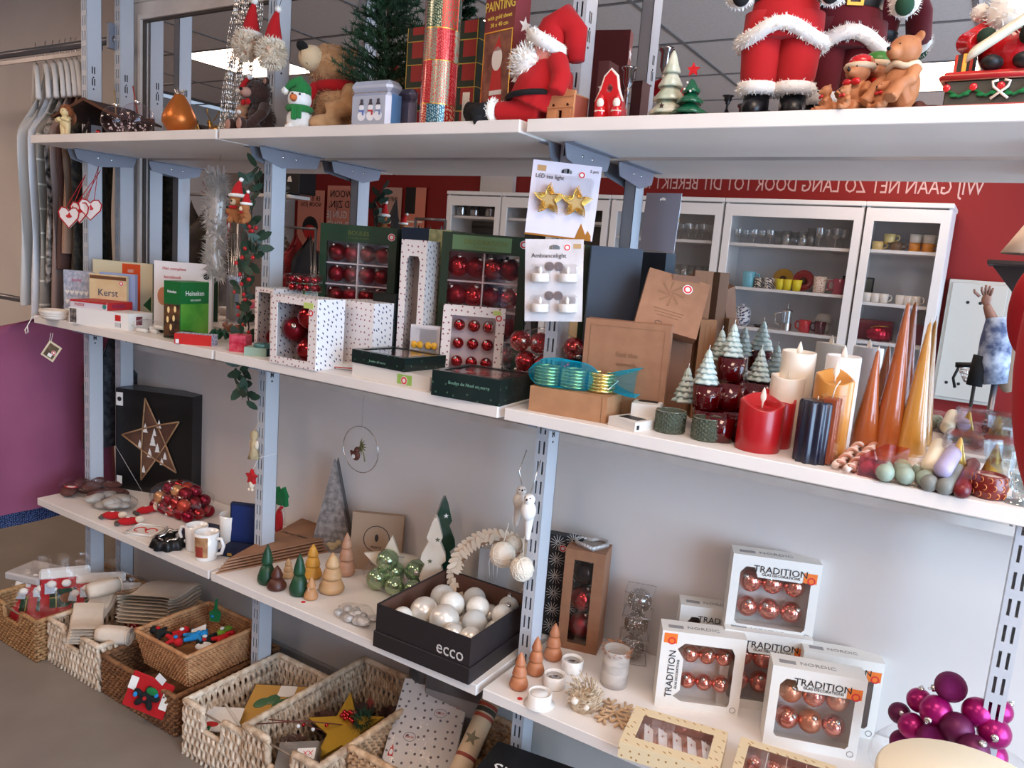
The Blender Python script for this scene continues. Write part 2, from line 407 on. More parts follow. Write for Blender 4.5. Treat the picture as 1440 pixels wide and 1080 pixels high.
# ---------------- shelving: slotted uprights, brackets, boards ----------------
def upright(x, y, top, label, d=.055, w=.033):
    o = thing('slotted_upright', label, 'shelf upright', (x, y, 0), 0)
    g = G(); hs = [(.004, .0085, .015, .018, .0245, .029)]
    xs = [0, .0075, .0125, .0205, .0255, w]; p = .05; n = int(top / p)
    vs = [];
    for k in range(n):
        z0 = k * p
        for c in range(5):
            if c in (1, 3): g.add([(xs[c], 0, z0), (xs[c + 1], 0, z0), (xs[c + 1], 0, z0 + .018), (xs[c], 0, z0 + .018)], [(0, 1, 2, 3)])
            else: g.add([(xs[c], 0, z0), (xs[c + 1], 0, z0), (xs[c + 1], 0, z0 + p), (xs[c], 0, z0 + p)], [(0, 1, 2, 3)])
    obj('slotted_face', g, GREYM, o, solid=.0015)
    g = G(); g.box(0, .0005, 0, .0015, d, n * p); g.box(w - .0015, .0005, 0, w, d, n * p); g.box(0, d - .0015, 0, w, d, n * p)
    obj('channel', g, GREYM, o)
    g = G()
    for z in (.46, .5, 1.11, 1.13, 2.02, 2.06):
        for s in (.018, .026): g.box(w - .0005, s, z, w + .0006, s + .004, z + .024)
        g.at(w, .024, z - .012, 0, pi / 2).lathe([(.003, 0), (.003, .0008)], 10).at()
    obj('side_slot', g, BLACK, o)['kind'] = 'stuff'
    return o
upright(-.97, .163, 2.65, 'grey slotted steel upright at the left end of the shelving, in front')
upright(-.97, .285, 2.65, 'grey slotted steel upright against the wall beside the mirror frame')
upright(0, .163, 2.65, 'grey slotted upright between left and middle shelves, with santa heads on it')
upright(1.0, .163, 2.65, 'grey slotted upright with hanging blister cards, between middle and right shelves')
upright(1.985, .163, 2.0, 'grey slotted upright at lower right in front of magenta baubles')
LN = {T: 'top', M: 'middle', L: 'lower'}
for lv in (T, M, L):
    for k, (a, b, w) in enumerate(((-.996, -.008, 'left'), (.004, .987, 'middle'), (1.005, 1.99 if lv < T else 2.02, 'right'))):
        o = obj('shelf_board', G().box(a, 0, -.027, b, .346 if lv > L else .425, 0, .0015), WHITE); o.location = (0, 0, lv)
        tag(o, 'white %s shelf board in the %s bay' % (LN[lv], w), 'shelf', None)
    for k, x in enumerate((-.97, 0, 1.0, 1.98)):
        o = thing('shelf_bracket', 'grey steel bracket under the %s shelf at the %s upright' % (LN[lv], ['left end', 'second', 'third', 'right end'][k]), 'bracket', (x, 0, lv - .027))
        po = [(.112, 0), (.345, 0), (.345, -.012), (.335, -.036), (.20, -.052), (.125, -.034)]
        for nm, xx in (('bracket_arm', .036), ('bracket_arm', -.0055)):
            q = G(); q.M = Matrix.Translation((xx, 0, 0)) @ Matrix(((0, 1, 0, 0), (1, 0, 0, 0), (0, 0, 1, 0), (0, 0, 0, 1))); q.plate(po, (), .002)
            obj(nm, q, BRKT, o)
        obj('flange', G().box(.036, .112, -.0025, .062, .345, -.0002).box(-.03, .112, -.0025, -.004, .345, -.0002), BRKT, o)
        g = G()
        for y in (.2, .25): g.at(.038, y, -.02, 0, pi / 2).lathe([(.004, 0), (.004, .001), (.002, .0014), (0, .0014)], 10)
        obj('rivet', g, SILV, o)
# ---------------- shared builders ----------------
def cyl(g, x, y, z, r, h, n=20, b=.001): return g.at(x, y, z).lathe([(r - b, 0), (r, b), (r, h - b), (r - b, h)], n).at()
def cord(name, pts, r, m, parent): return obj(name, G().tube(pts, r, 5), m, parent)
def plush_bear(name, label, p, h, rz, m, m2, mf, extra=None, fz=1):
    """a sitting bear: body, muzzle, nose, ears, eyes, foot pads; h = overall height"""
    o = thing(name, label, 'soft toy', p, rz); k = h / .30
    g = G().at(k=k)
    g.ell(0, 0, .085, .075, .065, .09); g.ell(0, -.02, .215, .068, .062, .062)
    for s in (-1, 1):
        g.ell(s * .05, -.085, .032, .033, .062, .032); g.ell(s * .056, -.135, .036, .030, .020, .036)
        g.tube([(s * .055, -.01, .145), (s * .09, -.045, .10), (s * .075, -.075, .065)], [.030, .027, .024], 10); g.ell(s * .075, -.078, .063, .027)
        g.ell(s * .055, -.005, .268, .022, .012, .022)
    obj('body', g, m, o, remesh=.0045 * k)
    g = G().at(k=k)
    g.fuzz(0, 0, .085, .078, .068, .093, N=int(900 * fz), l=.012, w=.0016, down=.3); g.fuzz(0, -.02, .215, .070, .064, .064, N=int(700 * fz), l=.010, w=.0014)
    f = obj('fur', g, m, o); f['kind'] = 'stuff'
    obj('muzzle', G().at(k=k).ell(0, -.085, .205, .032, .030, .025), m2, o)
    obj('nose', G().at(k=k).ell(0, -.115, .216, .012, .008, .009), BLKF, o)
    for s in (-1, 1):
        obj('eye', G().at(k=k).ell(s * .024, -.077, .232, .006), BLACK, o); obj('foot_pad', G().at(k=k).ell(s * .056, -.152, .036, .024, .008, .028), m2, o)
        obj('inner_ear', G().at(k=k).ell(s * .055, -.014, .268, .014, .006, .014), m2, o)
    return o, k
def santa_hat(parent, x, y, z, r, h, lean=(0, 0), k=1, m=None, fz=200):
    m = m or REDF
    pts = [(x + lean[0] * t * t, y + lean[1] * t * t, z + h * (t - .25 * t * t)) for t in [i / 7 for i in range(8)]]
    hat = obj('hat', G().tube(pts, [r * (1 - .88 * i / 7) for i in range(8)], 14), m, parent)
    g = G(); g.at(x, y, z); g.tube([(r * cos(a), r * sin(a), 0) for a in [i * pi / 9 for i in range(18)]], r * .27, 8, True)
    for i in range(16): a = i * pi / 8; g.fuzz(r * cos(a), r * sin(a), 0, r * .27, N=fz // 14, l=r * .14, w=r * .03)
    obj('hat_brim', g.at(), FURW, hat); e = pts[-1]
    obj('pompom', G().ell(*e, r * .34).fuzz(*e, r * .34, N=fz // 3, l=r * .14, w=r * .03), FURW, hat); return hat
def roof_plate(g, x0, x1, y0, y1, zr, za, t): # two sloping slabs
    xm = (x0 + x1) / 2
    for a, b in ((x0, xm), (x1, xm)):
        g.add([(a, y0, zr), (b, y0, za), (b, y1, za), (a, y1, zr), (a, y0, zr + t), (b, y0, za + t), (b, y1, za + t), (a, y1, zr + t)], [(0, 1, 2, 3), (4, 7, 6, 5), (0, 4, 5, 1), (3, 2, 6, 7), (0, 3, 7, 4), (1, 5, 6, 2)])
def gift(name, label, cat, p, rz, w, h, d, m, holes=(), side=None, rx=0, top=None, pane=True, group=None, t=.002, back=None):
    """carton of width w, height h, depth d; origin front-left-bottom; front face looks to -y; holes cut windows in it"""
    o = thing(name, label, cat, p, rz, group, rx)
    g = G()
    if holes:
        g.plate(rect(0, 0, w, h), holes, t)
    else: g.box(0, 0, 0, w, t, h)
    obj('front_panel', g, m, o)
    for x_ in (0, w - t): obj('side_panel', G().box(x_, t, 0, x_ + t, d, h), side or m, o)
    obj('back_panel', G().box(t, d - t, t, w - t, d, h - t), back or side or m, o); obj('bottom_panel', G().box(t, t, 0, w - t, d, t), side or m, o)
    obj('top_panel', G().box(t, t, h - t, w - t, d, h), top or side or m, o)
    if holes and pane: obj('window_pane', G().box(t * 2, t + .0004, t * 2, w - t * 2, t + .001, h - t * 2), CLEARF, o)
    return o
def two(px0, py0, px1, py1, lv):    # front edge of something standing on level lv: corner, rotation, width
    a, b = spot(px0, py0, lv), spot(px1, py1, lv); d = b - a; return a, math.atan2(d.y, d.x), d.length
def wood_tree(label, p, h, r, m, tiers=3, group=None, name='wooden_tree', sticker_=False):
    o = thing(name, label, 'wooden tree', p, 0, group)
    pr = [(r * .72, 0), (r * .8, .004)]
    zs = [0.03 * h, .36 * h, .64 * h, 1.0 * h][:tiers + 1] if tiers == 3 else [.03 * h, .5 * h, h]
    rs = [1, .78, .56][:tiers] if tiers == 3 else [1, .62]
    seg = []
    for i in range(tiers):
        z0, z1 = zs[i], zs[i + 1]; a = r * rs[i]; b = r * (rs[i + 1] if i + 1 < tiers else .04) * (.80 if i + 1 < tiers else 1)
        q = [(a * .9, z0), (a, z0 + (z1 - z0) * (.10 if i else .16)), (a * .985, z0 + (z1 - z0) * (.2 if i else .34)), (a * .55 + b * .45, z0 + (z1 - z0) * .66), (b, z1)]
        obj('tier', G().lathe(([(0, q[0][1])] if i else [(r * .7, 0)]) + q + [(0, q[-1][1])], 24), m, o)
    return o
def cart(name, label, cat, px0, y, rz, px1, d, pt, m, holes=(), lv=None, **kw):
    """carton placed by its front left foot: column px0, depth y (or pixel row if y > 5), front right foot in column px1, top in row pt"""
    lv = M if lv is None else lv; y = spot(px0, y, lv).y if y > 5 else y; rz = rad(rz)
    p = P(px0, y, lv); w = ext(p, rz, px1); h = zat(p, pt) - lv
    o = gift(name, label, cat, p, rz, w, h, d, m, holes(w, h) if callable(holes) else holes, **kw); return o, w, h
def fill(o, w0, h0, w1, h1, nc, nr, y, r, ms, what, group, rot=None, seg=16, skip=(), nm='bauble'):
    for j in range(nr):
        for i in range(nc):
            if (i, j) in skip: continue
            x = w0 + (w1 - w0) * (i + .5) / nc; z = h1 - (h1 - h0) * (j + .5) / nr
            rr = random.uniform(-.7, .7)
            b = bauble(ms[(i + j) % len(ms)] if isinstance(ms, list) else ms, loc_(o, (x, y, z)), r * random.uniform(.94, 1.04), '%s, %s, %s' % (what, rowname(j, nr), colname(i, nc)), group, seg=seg)
            e = Euler((rot if rot is not None else random.choice((-.5, .9, 1.2)), rr, 0)).to_matrix(); b.rotation_euler = (o.matrix_basis.to_3x3() @ e).to_euler()
# ================= TOP SHELF =================
# nativity stable with an angel child beside it
DKW = mat('dark stained wood', (66, 40, 28), .7, n2=(44, 27, 20), ns=20, stretch=(1, 1, 8))
p = P(102, .10, T); k = sc(p)
o = thing('nativity_stable', 'small dark wooden nativity stable with pitched bark roof on the top shelf', 'nativity stable', p, rad(8))
w = 118 * k
g = G(); roof_plate(g, -.015, w, -.06, .12, .062, .118, .006); obj('roof', g, DKW, o)
g = G(); roof_plate(g, -.018, w + .003, -.064, -.058, .060, .117, .010); obj('roof_edge', g, mat('bark', (92, 56, 36), .9, bump=.6, bs=60), o)
g = G().box(.035, .10, 0, w - .02, .106, .09); obj('back_wall', g, mat('stable board', (104, 62, 40), .7, n2=(80, 46, 30), ns=30, stretch=(12, 1, 1)), o)
for x in (.042, w - .03): obj('post', G().tube([(x, .03, 0), (x + .004, .03, .06), (x - .004, .03, .10)], [.007, .006, .006], 6), DKW, o)
obj('branch', G().tube([(.05, .0, 0), (.062, .0, .035), (.085, .0, .06)], [.007, .006, .005], 6), DKW, o)
obj('ground_plate', G().box(-.01, -.06, 0, w - .01, .11, .005), DKW, o)
ang = thing('cherub_figurine', 'cream cherub figurine with curly red-brown hair left of the stable', 'figurine', P(92, .035, T), rad(15))
CRM = mat('cream ceramic', (232, 206, 150), .4)
g = G(); 
for s in (-1, 1): g.tube([(s * .009, 0, .002), (s * .010, 0, .02), (s * .009, 0, .034)], [.008, .009, .011], 10)
g.ell(0, 0, .045, .020, .015, .020); g.tube([(-.018, 0, .058), (-.026, -.010, .048), (-.006, -.02, .052)], .007, 8); g.tube([(.018, 0, .058), (.026, -.010, .05), (.006, -.02, .056)], .007, 8); g.ell(0, 0, .078, .016)
obj('body', g, CRM, ang, remesh=.002)
obj('curly_hair', G().ell(0, .006, .082, .020, .017, .018).fuzz(0, .006, .082, .02, .017, .018, N=260, l=.006, w=.002), mat('auburn curls', (150, 84, 44), .8), ang)
for s in (-1, 1): obj('eye', G().ell(s * .006, -.0145, .080, .0016), BLACK, ang)
obj('wing', G().ell(.012, .018, .06, .018, .003, .022), mat('wing brown', (120, 72, 44), .7), ang)
# two clear glass baubles
for i, (px, r, y, lb) in enumerate(((163, 20, .05, 'clear glass bauble with silver cap and a gold stick in it'), (193, 23, .08, 'larger iridescent clear glass bauble with silver cap and red stick'))):
    q = P(px, y, T); r = r * sc(q); o = thing('glass_bauble', lb, 'bauble', q, rad(20 * i), None)
    obj('glass_ball', G().ell(0, 0, r, r, n=28, m=18), mat('iridescent glass', (250, 246, 250), .03, alpha=.03), o)
    g = G(); 
    for j in range(14):
        a = j * 2.4; g.ell(r * .45 * cos(a), r * .45 * sin(a), r * (.35 + .05 * j % .5), .003)
    obj('confetti', g, mat('iridescent confetti', (226, 208, 200), .3, metal=.2), o)['kind'] = 'stuff'
    cyl(g := G(), 0, 0, r * 1.93, .009, .011); obj('cap', g, SILV, o)
    s = -1 if i else -.4; obj('stick', G().tube([(0, 0, r * 1.4), (s * .008, 0, r * 2.2), (s * .016, 0, r * 2 + .05)], .0022, 6), mat('stick%d' % i, (150, 60, 50) if i else (150, 116, 70), .5), o)
o = thing('red_berry_pick', 'small red berry ornament lying by the glass baubles on the top shelf', 'ornament', P(138, .03, T))
obj('berry', G().ell(0, 0, .008, .008), REDB, o); obj('leaf', G().ell(.008, 0, .003, .008, .003, .002), GREENF, o)
# orange glitter pear
q = P(252, .07, T); k = sc(q); o = thing('glitter_pear', 'copper orange glitter pear ornament with silver crown of leaves', 'ornament', q)
PEAR = mat('orange glitter', (200, 112, 48), .35, metal=.6, kind='glitter', dscale=14)
r = 23 * k; obj('pear_body', G().lathe([(0, 0), (r * .6, .002), (r, r * .7), (r * .98, r * 1.1), (r * .66, r * 1.75), (r * .34, r * 2.25), (r * .3, r * 2.35), (0, r * 2.4)], 26), PEAR, o)
g = G()
for i in range(8): a = i * pi / 4; g.at(0, 0, r * 2.3, 0, 0, a).plate([(0, 0), (.012, .008), (.016, .02), (.006, .012)], (), .001)
obj('leaf_crown', g.at(), SILV, o); obj('foot', G().lathe([(r * .7, -.0), (r * .5, .004)], 20), GOLD, o)
# gold deer and gold cone behind
q = P(303, .12, T); o = thing('gold_deer', 'small lying gold deer figurine with antlers behind the silver garland', 'figurine', q, rad(-20))
DG = mat('antique gold', (176, 138, 74), .32, metal=.9)
g = G().ell(0, 0, .018, .036, .018, .018).tube([(-.028, 0, .02), (-.036, -.004, .04)], [.011, .008], 10).ell(-.042, -.006, .046, .012, .007, .008)
for s in (-1, 1): g.tube([(-.01, s * .014, .006), (-.04, s * .016, .004)], .005, 8)
obj('body', g, DG, o, remesh=.0022); g = G()
for s in (-1, 1): g.tube([(-.036, s * .004, .052), (-.032, s * .014, .068), (-.024, s * .018, .082)], .0016, 5).tube([(-.032, s * .014, .068), (-.042, s * .02, .08)], .0013, 5)
obj('antlers', g, DG, o)
q = P(275, .15, T); o = thing('gold_cone_ornament', 'gold flower shaped pine cone ornament behind the orange pear', 'ornament', q)
g = G()
for j in range(5):
    for i in range(8):
        a = i * pi / 4 + j * .4; r = .024 - .004 * j; g.at(0, 0, .008 + .011 * j, -.5, 0, a).plate([(-.006, 0), (.006, 0), (.008, r * .7), (0, r)], (), .001)
obj('scales', g.at(), DG, o); obj('core', G().lathe([(.012, 0), (.015, .02), (.006, .05), (0, .06)], 12), DG, o)
# silver chain garland hanging at the second upright
o = thing('silver_chain_garland', 'silver bead and chain garland hanging from above down to the top shelf', 'garland', P(330, .10, T))
for j in range(15):
    g = G(); x0 = (xat(352, .1, 2.15) - o.location.x) + random.uniform(-.03, .03); x1 = random.uniform(-.055, .05); ph = random.random() * 6; y0 = random.uniform(-.03, .03)
    pts = [(x0 + (x1 - x0) * (1 - t) ** 1.3 + .006 * sin(ph + t * 9), y0 + .008 * cos(ph + 7 * t), .004 + t * .42) for t in [i / 34 for i in range(35)]]
    for i, a in enumerate(pts):
        rz = (i % 2) * pi / 2; g.at(a[0], a[1], a[2], 0, 0, rz).tube([(.0042 * cos(b), 0, .0075 * sin(b)) for b in [c * pi / 4 for c in range(8)]], .0015, 4, True)
    obj('chain_strand', g.at(), SILV, o)['kind'] = 'stuff'
# santa heads hanging on the second upright
HAIR = mat('cream curly wool', (224, 208, 184), .95, sheen=.12)
for i, (px, py, rx_, lb) in enumerate(((352, 58, .1, 'cream bearded santa head ornament with tall red hat hanging left of the second upright'), (383, 70, -.15, 'santa head ornament with curly cream beard in red hat hanging on the second upright'))):
    q = aty(px, py + 26, .075); o = thing('santa_head_ornament', lb, 'ornament', q, rad(30 * i))
    obj('head', G().ell(0, 0, .03, .026, .024, .030), SKIN, o)
    g = G()
    for j in range(14): g.ell(random.uniform(-.026, .026), random.uniform(-.028, -.01), random.uniform(.018, .06), random.uniform(.010, .016), n=10, m=7)
    g.fuzz(0, -.014, .035, .036, .028, .036, N=900, l=.014, w=.0024); obj('beard', g, HAIR, o)
    obj('nose', G().ell(0, -.036, .044, .006), SKIN, o)
    for s in (-1, 1): obj('eye', G().ell(s * .010, -.022, .006, .0024), BLACK, o)
    santa_hat(o, 0, 0, .066, .026, .115, lean=(.012, 0), fz=220); cord('hanging_cord', [(.012, 0, .15), (.004, .05, .20)], .0008, INK, o)
# dark brown bear with santa hat
BRN = mat('dark brown plush', (58, 36, 28), .95, sheen=.3)
o, k = plush_bear('plush_bear', 'small dark brown plush bear with red bow and santa hat beside the silver garland', P(366, .12, T), .165, rad(-10), BRN, mat('pink brown pad', (176, 132, 116), .8), BLKF)
h = santa_hat(o, -.035, -.03, .118, .022, .055, lean=(.02, 0), fz=160); obj('bow', G().ell(-.012, -.048, .086, .012, .006, .009).ell(.012, -.048, .086, .012, .006, .009), REDF, o)
q = P(342, .10, T); o = thing('small_brown_bear', 'small tan plush bear hidden left of the dark brown bear', 'soft toy', q, rad(10))
TAN = mat('tan plush', (168, 120, 86), .95, sheen=.3)
obj('body', G().ell(0, 0, .03, .024, .02, .03).ell(0, -.003, .066, .02).ell(-.015, 0, .084, .008).ell(.015, 0, .084, .008).ell(-.014, -.022, .01, .011, .02, .01).ell(.014, -.022, .01, .011, .02, .01), TAN, o, remesh=.003)
obj('face', G().ell(0, -.018, .062, .009, .006, .007), FURW, o)
# snowman plush
q = P(420, .07, T); k = sc(q); o = thing('plush_snowman', 'white plush snowman with green knitted hat and green scarf', 'soft toy', q, rad(28))
SNW = mat('snow plush', (240, 240, 236), .9, sheen=.12)
obj('body', G().ell(0, 0, .030, .034, .03, .032).ell(0, 0, .082, .032, .03, .03).ell(-.02, -.014, .008, .014, .018, .009).ell(.02, -.014, .008, .014, .018, .009), SNW, o, remesh=.003)
gh = mat('green knit', (34, 126, 60), .95, sheen=.12, bump=.5, bs=220)
obj('knit_hat', G().tube([(.0, .004, .098), (.002, .004, .114), (-.004, 0, .126), (-.022, 0, .122), (-.036, -.005, .106)], [.030, .026, .019, .012, .007], 14), gh, o)
obj('pompom', G().ell(-.038, -.006, .102, .009).fuzz(-.038, -.006, .102, .009, N=80, l=.004), FURW, o)
obj('scarf', G().tube([(.028 * cos(a), .028 * sin(a), .058) for a in [i * pi / 8 for i in range(16)]], .009, 8, True).box(-.010, -.038, .026, .004, -.028, .058, .002).box(.004, -.036, .03, .016, -.026, .058, .002), gh, o)
obj('carrot_nose', G().at(-.006, -.028, .082, pi / 2).lathe([(.010, 0), (.007, .012), (0, .02)], 10), mat('orange felt', (226, 120, 60), .8), o)
for s in (-1, 1): obj('eye', G().ell(s * .010, -.029, .092, .0028), BLACK, o)
# large beige bear with red scarf
q = P(472, .20, T); k = sc(q)
BEI = mat('beige plush', (198, 156, 112), .95, n2=(178, 132, 88), ns=30, sheen=.12); BEL = mat('light beige plush', (216, 190, 152), .95, sheen=.12)
o = thing('large_plush_bear', 'large beige plush bear with black nose looking up, red scarf with white ends', 'soft toy', q, rad(-6)); o.scale = (.86,) * 3
g = G().ell(0, 0, .085, .085, .07, .10).ell(-.02, -.015, .225, .074, .072, .062).tube([(.07, 0, .15), (.10, -.04, .09), (.06, -.09, .07)], [.034, .03, .028], 10).tube([(-.07, 0, .15), (-.10, -.05, .10), (-.07, -.09, .07)], [.034, .03, .028], 10)
for s in (-1, 1): g.ell(s * .06, -.08, .03, .036, .07, .032).ell(s * .055 - .01, .02, .27, .022, .012, .022)
obj('body', g, BEI, o, remesh=.005)
g = G().fuzz(0, 0, .085, .09, .075, .105, N=1600, l=.014, w=.0016, down=.5).fuzz(-.02, -.015, .225, .078, .076, .066, N=1300, l=.010, w=.0014); obj('fur', g, BEI, o)['kind'] = 'stuff'
obj('muzzle', G().ell(-.03, -.085, .238, .042, .040, .040, rot=(.4, 0, 0)), BEL, o); obj('nose', G().ell(-.034, -.118, .266, .024, .011, .019, rot=(.7, 0, 0)), BLKF, o)
obj('mouth_seam', G().tube([(-.034, -.124, .255), (-.03, -.124, .235), (-.012, -.112, .212)], .0012, 5), INK, o)
obj('scarf', G().tube([(.058 * cos(a), .052 * sin(a) - .008, .165 + .006 * sin(a)) for a in [i * pi / 8 for i in range(16)]], .018, 8, True).tube([(-.03, -.06, .16), (-.045, -.085, .12), (-.045, -.09, .085)], [.018, .02, .022], 10), REDF, o)
obj('scarf_end', G().ell(-.045, -.095, .06, .026, .024, .026).fuzz(-.045, -.095, .06, .026, .024, .026, N=200, l=.008, w=.0018), FURW, o)
# nest of tins with snowmen
q = P(489, .06, T); k = sc(q); w = 74 * k
for i, (sc_, dx, dy, c, lb) in enumerate(((1, 0, 0, (206, 214, 232), 'front white and pale blue tin painted with snowmen'), (.93, .018, .062, (120, 122, 150), 'middle lilac grey tin behind the snowman tin'), (.86, .034, .12, (52, 52, 66), 'dark slate tin at the back of the nested tins'))):
    W_, H_ = w * 1.0 * sc_, .118 * sc_; o = thing('storage_tin', lb, 'tin', (q.x + dx + w * .1 * i, q.y + dy, T), rad(0))
    tm = mat('tin paint %d' % i, c, .22, metal=.3, coat=.5)
    obj('tin_body', G().box(0, 0, 0, W_, .055, H_ * .78, .012), tm, o); obj('tin_lid', G().box(-.001, -.001, H_ * .74, W_ + .001, .056, H_, .012), tm, o)
    if i == 0:
        obj('blue_side', G().box(W_ - .0005, .010, .012, W_ + .0008, .045, H_ * .72), mat('sky blue print', (104, 152, 206), .3), o)
        obj('lid_line', G().box(.008, -.0016, H_ * .73, W_ - .008, -.0005, H_ * .75), SILV, o)
        for s, c2, x in ((0, (90, 120, 190), .045), (1, (190, 50, 50), .075), (0, (120, 140, 180), .10)):
            obj('painted_snowman', G().plate(oval(x, .032, .013, .012), (), .0006, -.0012).plate(oval(x, .052, .008), (), .0006, -.0014), mat('snow print', (244, 246, 250), .5), o)
            obj('painted_hat', G().plate([(x - .008, .058), (x + .008, .058), (x + .004, .064), (x + .004, .072), (x - .004, .072), (x - .004, .064)], (), .0006, -.002), mat('hat print', (60, 56, 70), .5), o)
            obj('painted_scarf', G().plate([(x - .008, .046), (x + .008, .046), (x + .009, .034), (x + .004, .033), (x + .003, .042), (x - .008, .042)], (), .0006, -.0024), mat('scarf%d' % int(x * 1000), c2, .5), o)
# small artificial fir tree in burlap
q = P(538, .22, T); o = thing('artificial_fir', 'small dark green artificial fir tree in burlap base behind the tins', 'artificial tree', q)
FIR = mat('fir needle green', (22, 54, 34), .7, n2=(34, 74, 44), ns=14); 
obj('burlap_base', G().lathe([(.05, 0), (.056, .05), (.05, .09), (.055, .105), (.04, .10), (0, .10)], 20), mat('burlap', (170, 134, 92), .95, bump=.8, bs=120), o)
obj('trunk', G().tube([(0, 0, .09), (0, 0, .5)], [.008, .004], 8), DKW, o)
for tier in range(11):
    z = .125 + tier * .036; R_ = .135 * (1 - tier / 13)
    for j in range(15):
        a = j * 2 * pi / 15 + tier * .37 + random.uniform(-.1, .1); rr_ = R_ * random.uniform(.8, 1.1); g = G(); up = random.uniform(.2, .55)
        pts = [(rr_ * t * cos(a), rr_ * t * sin(a), z + rr_ * up * t) for t in (0, .25, .5, .75, 1)]; g.tube(pts, [.002, .002, .0017, .0015, .001], 4)
        vs = []; fs = []
        for n_ in range(110):
            t = random.uniform(.1, 1.05); c = V((rr_ * t * cos(a), rr_ * t * sin(a), z + rr_ * up * t)); d = V((cos(a), sin(a), up)) * .6 + V((random.gauss(0, .6), random.gauss(0, .6), random.gauss(0, .6))); d = d.normalized() * random.uniform(.012, .022); s = d.orthogonal().normalized() * .0016
            b_ = len(vs); vs += [c - s, c + s, c + d]; fs.append((b_, b_ + 1, b_ + 2))
        g.add(vs, fs); obj('branch', g, FIR, o)
# patchwork cylinder tin
q = P(614, .055, T); k = sc(q); r = 25 * k; o = thing('patchwork_tin', 'tall round red and green patchwork tin with red lid', 'tin', q, rad(-30)); H_ = .295
def patch(g, a0, a1, z0, z1, rr_): 
    n = 6; vs = [(rr_ * cos(a0 + (a1 - a0) * i / n), rr_ * sin(a0 + (a1 - a0) * i / n), z) for z in (z0, z1) for i in range(n + 1)]
    g.add(vs, [(i, i + 1, i + n + 2, i + n + 1) for i in range(n)], True)
obj('tin_core', G().lathe([(r - .001, 0), (r - .001, H_)], 32), SILV, o)
cols = [((184, 40, 44), (222, 190, 150)), ((60, 84, 66), (190, 190, 150)), ((182, 30, 40), (214, 90, 84)), ((40, 86, 104), (150, 190, 196)), ((196, 60, 50), (90, 110, 80)), ((150, 150, 126), (196, 60, 50))]
for zi in range(4):
    z0, z1 = [.0, .045, .14, .21, H_ - .006][zi:zi + 2] if zi < 4 else (0, 0)
    for ai in range(6):
        c, c2 = cols[(zi * 2 + ai * 3 + (zi // 2)) % 6]
        g = G(); patch(g, ai * pi / 3 + zi * .2, (ai + 1) * pi / 3 + zi * .2, z0, z1, r); obj('patch', g, mat('tin patch %d' % ((zi * 2 + ai * 3 + (zi // 2)) % 6), c, .25, metal=.35, coat=.5, dots=c2, dscale=170, dsize=.3), o)
    if zi: obj('gold_line', G().at(0, 0, z0).lathe([(r + .0004, -.001), (r + .0004, .001)], 32, cap=False), GOLD, o)
obj('tin_lid', G().at(0, 0, H_ - .014).lathe([(r + .0015, 0), (r + .002, .002), (r + .002, .016), (r - .002, .02), (0, .02)], 32), mat('red tin lid', (190, 44, 52), .25, metal=.4, coat=.5), o)
# tartan boxes behind, painting box
TART = mat('red green tartan', (168, 36, 32), .6, kind='tartan')
for i, (a, b, py, y, lb) in enumerate(((566, 592, 40, .14, 'tartan gift box to the left of the round patchwork tin'), (636, 664, 30, .16, 'tartan gift box between the round patchwork tin and the painting box'))):
    q = P(a, y, T); w = (b - a) * 1.25 * sc(q); o = gift('tartan_box', lb, 'gift box', q, 0, w, zat(q, py) - T, .08, TART, side=TART)
    obj('silver_band', G().box(w * .4, -.001, .0, w * .75, .0, .10), SILV, o)
q = P(672, .09, T); w = 60 * sc(q); PB = mat('dark red painting kit card', (120, 34, 34), .45, coat=.3)
o = gift('painting_kit_box', 'tall dark red box printed PAINTING with a santa picture', 'box', q, rad(-14), w, .36, .045, PB, side=mat('dark red star print', (122, 40, 44), .5))
YI = mat('yellow foil ink', (238, 212, 92), .4, metal=.3)
txt(o, 'PAINTING', .030, YI, (w / 2, -.001, .262), sx=.72); txt(o, 'with gold sheet', .013, YI, (w / 2, -.001, .238)); txt(o, '30 x 40 cm', .013, YI, (w / 2, -.001, .222))
obj('picture', G().plate(rect(.004, .004, w - .004, .205), (), .0006, -.0008), mat('brown print', (104, 56, 44), .6, n2=(150, 96, 74), ns=30), o)
obj('picture_border', G().plate(rect(.002, .002, w - .002, .209), (rect(.005, .005, w - .005, .206),), .0006, -.0016), GOLD, o)
obj('printed_robe', G().plate([(w * .3, .03), (w * .75, .03), (w * .72, .09), (w * .62, .15), (w * .42, .15), (w * .33, .09)], (), .0006, -.0018), REDI, o)
obj('printed_beard', G().plate(oval(w * .52, .148, .017, .026), (), .0006, -.0026), FURW, o); obj('printed_hat', G().plate([(w * .38, .165), (w * .64, .165), (w * .56, .195)], (), .0006, -.0026), REDI, o)
obj('printed_trim', G().plate(rect(w * .33, .07, w * .74, .08), (), .0006, -.0026), FURW, o)
for x, z in ((.02, .30), (.03, .22)):
    obj('printed_star', G().at(w + .0004, x + .002, z, 0, 0, pi / 2).plate(star(0, 0, .019, .008), (), .0006), PAPER, o)
q = P(832, .25, T); o = gift('star_box', 'dark red box with white star print behind the third upright', 'box', q, 0, .028, .175, .05, mat('wine card', (96, 50, 52), .6))
obj('printed_star', G().plate(star(.014, .115, .011, .005), (), .0006, -.0008), PAPER, o)
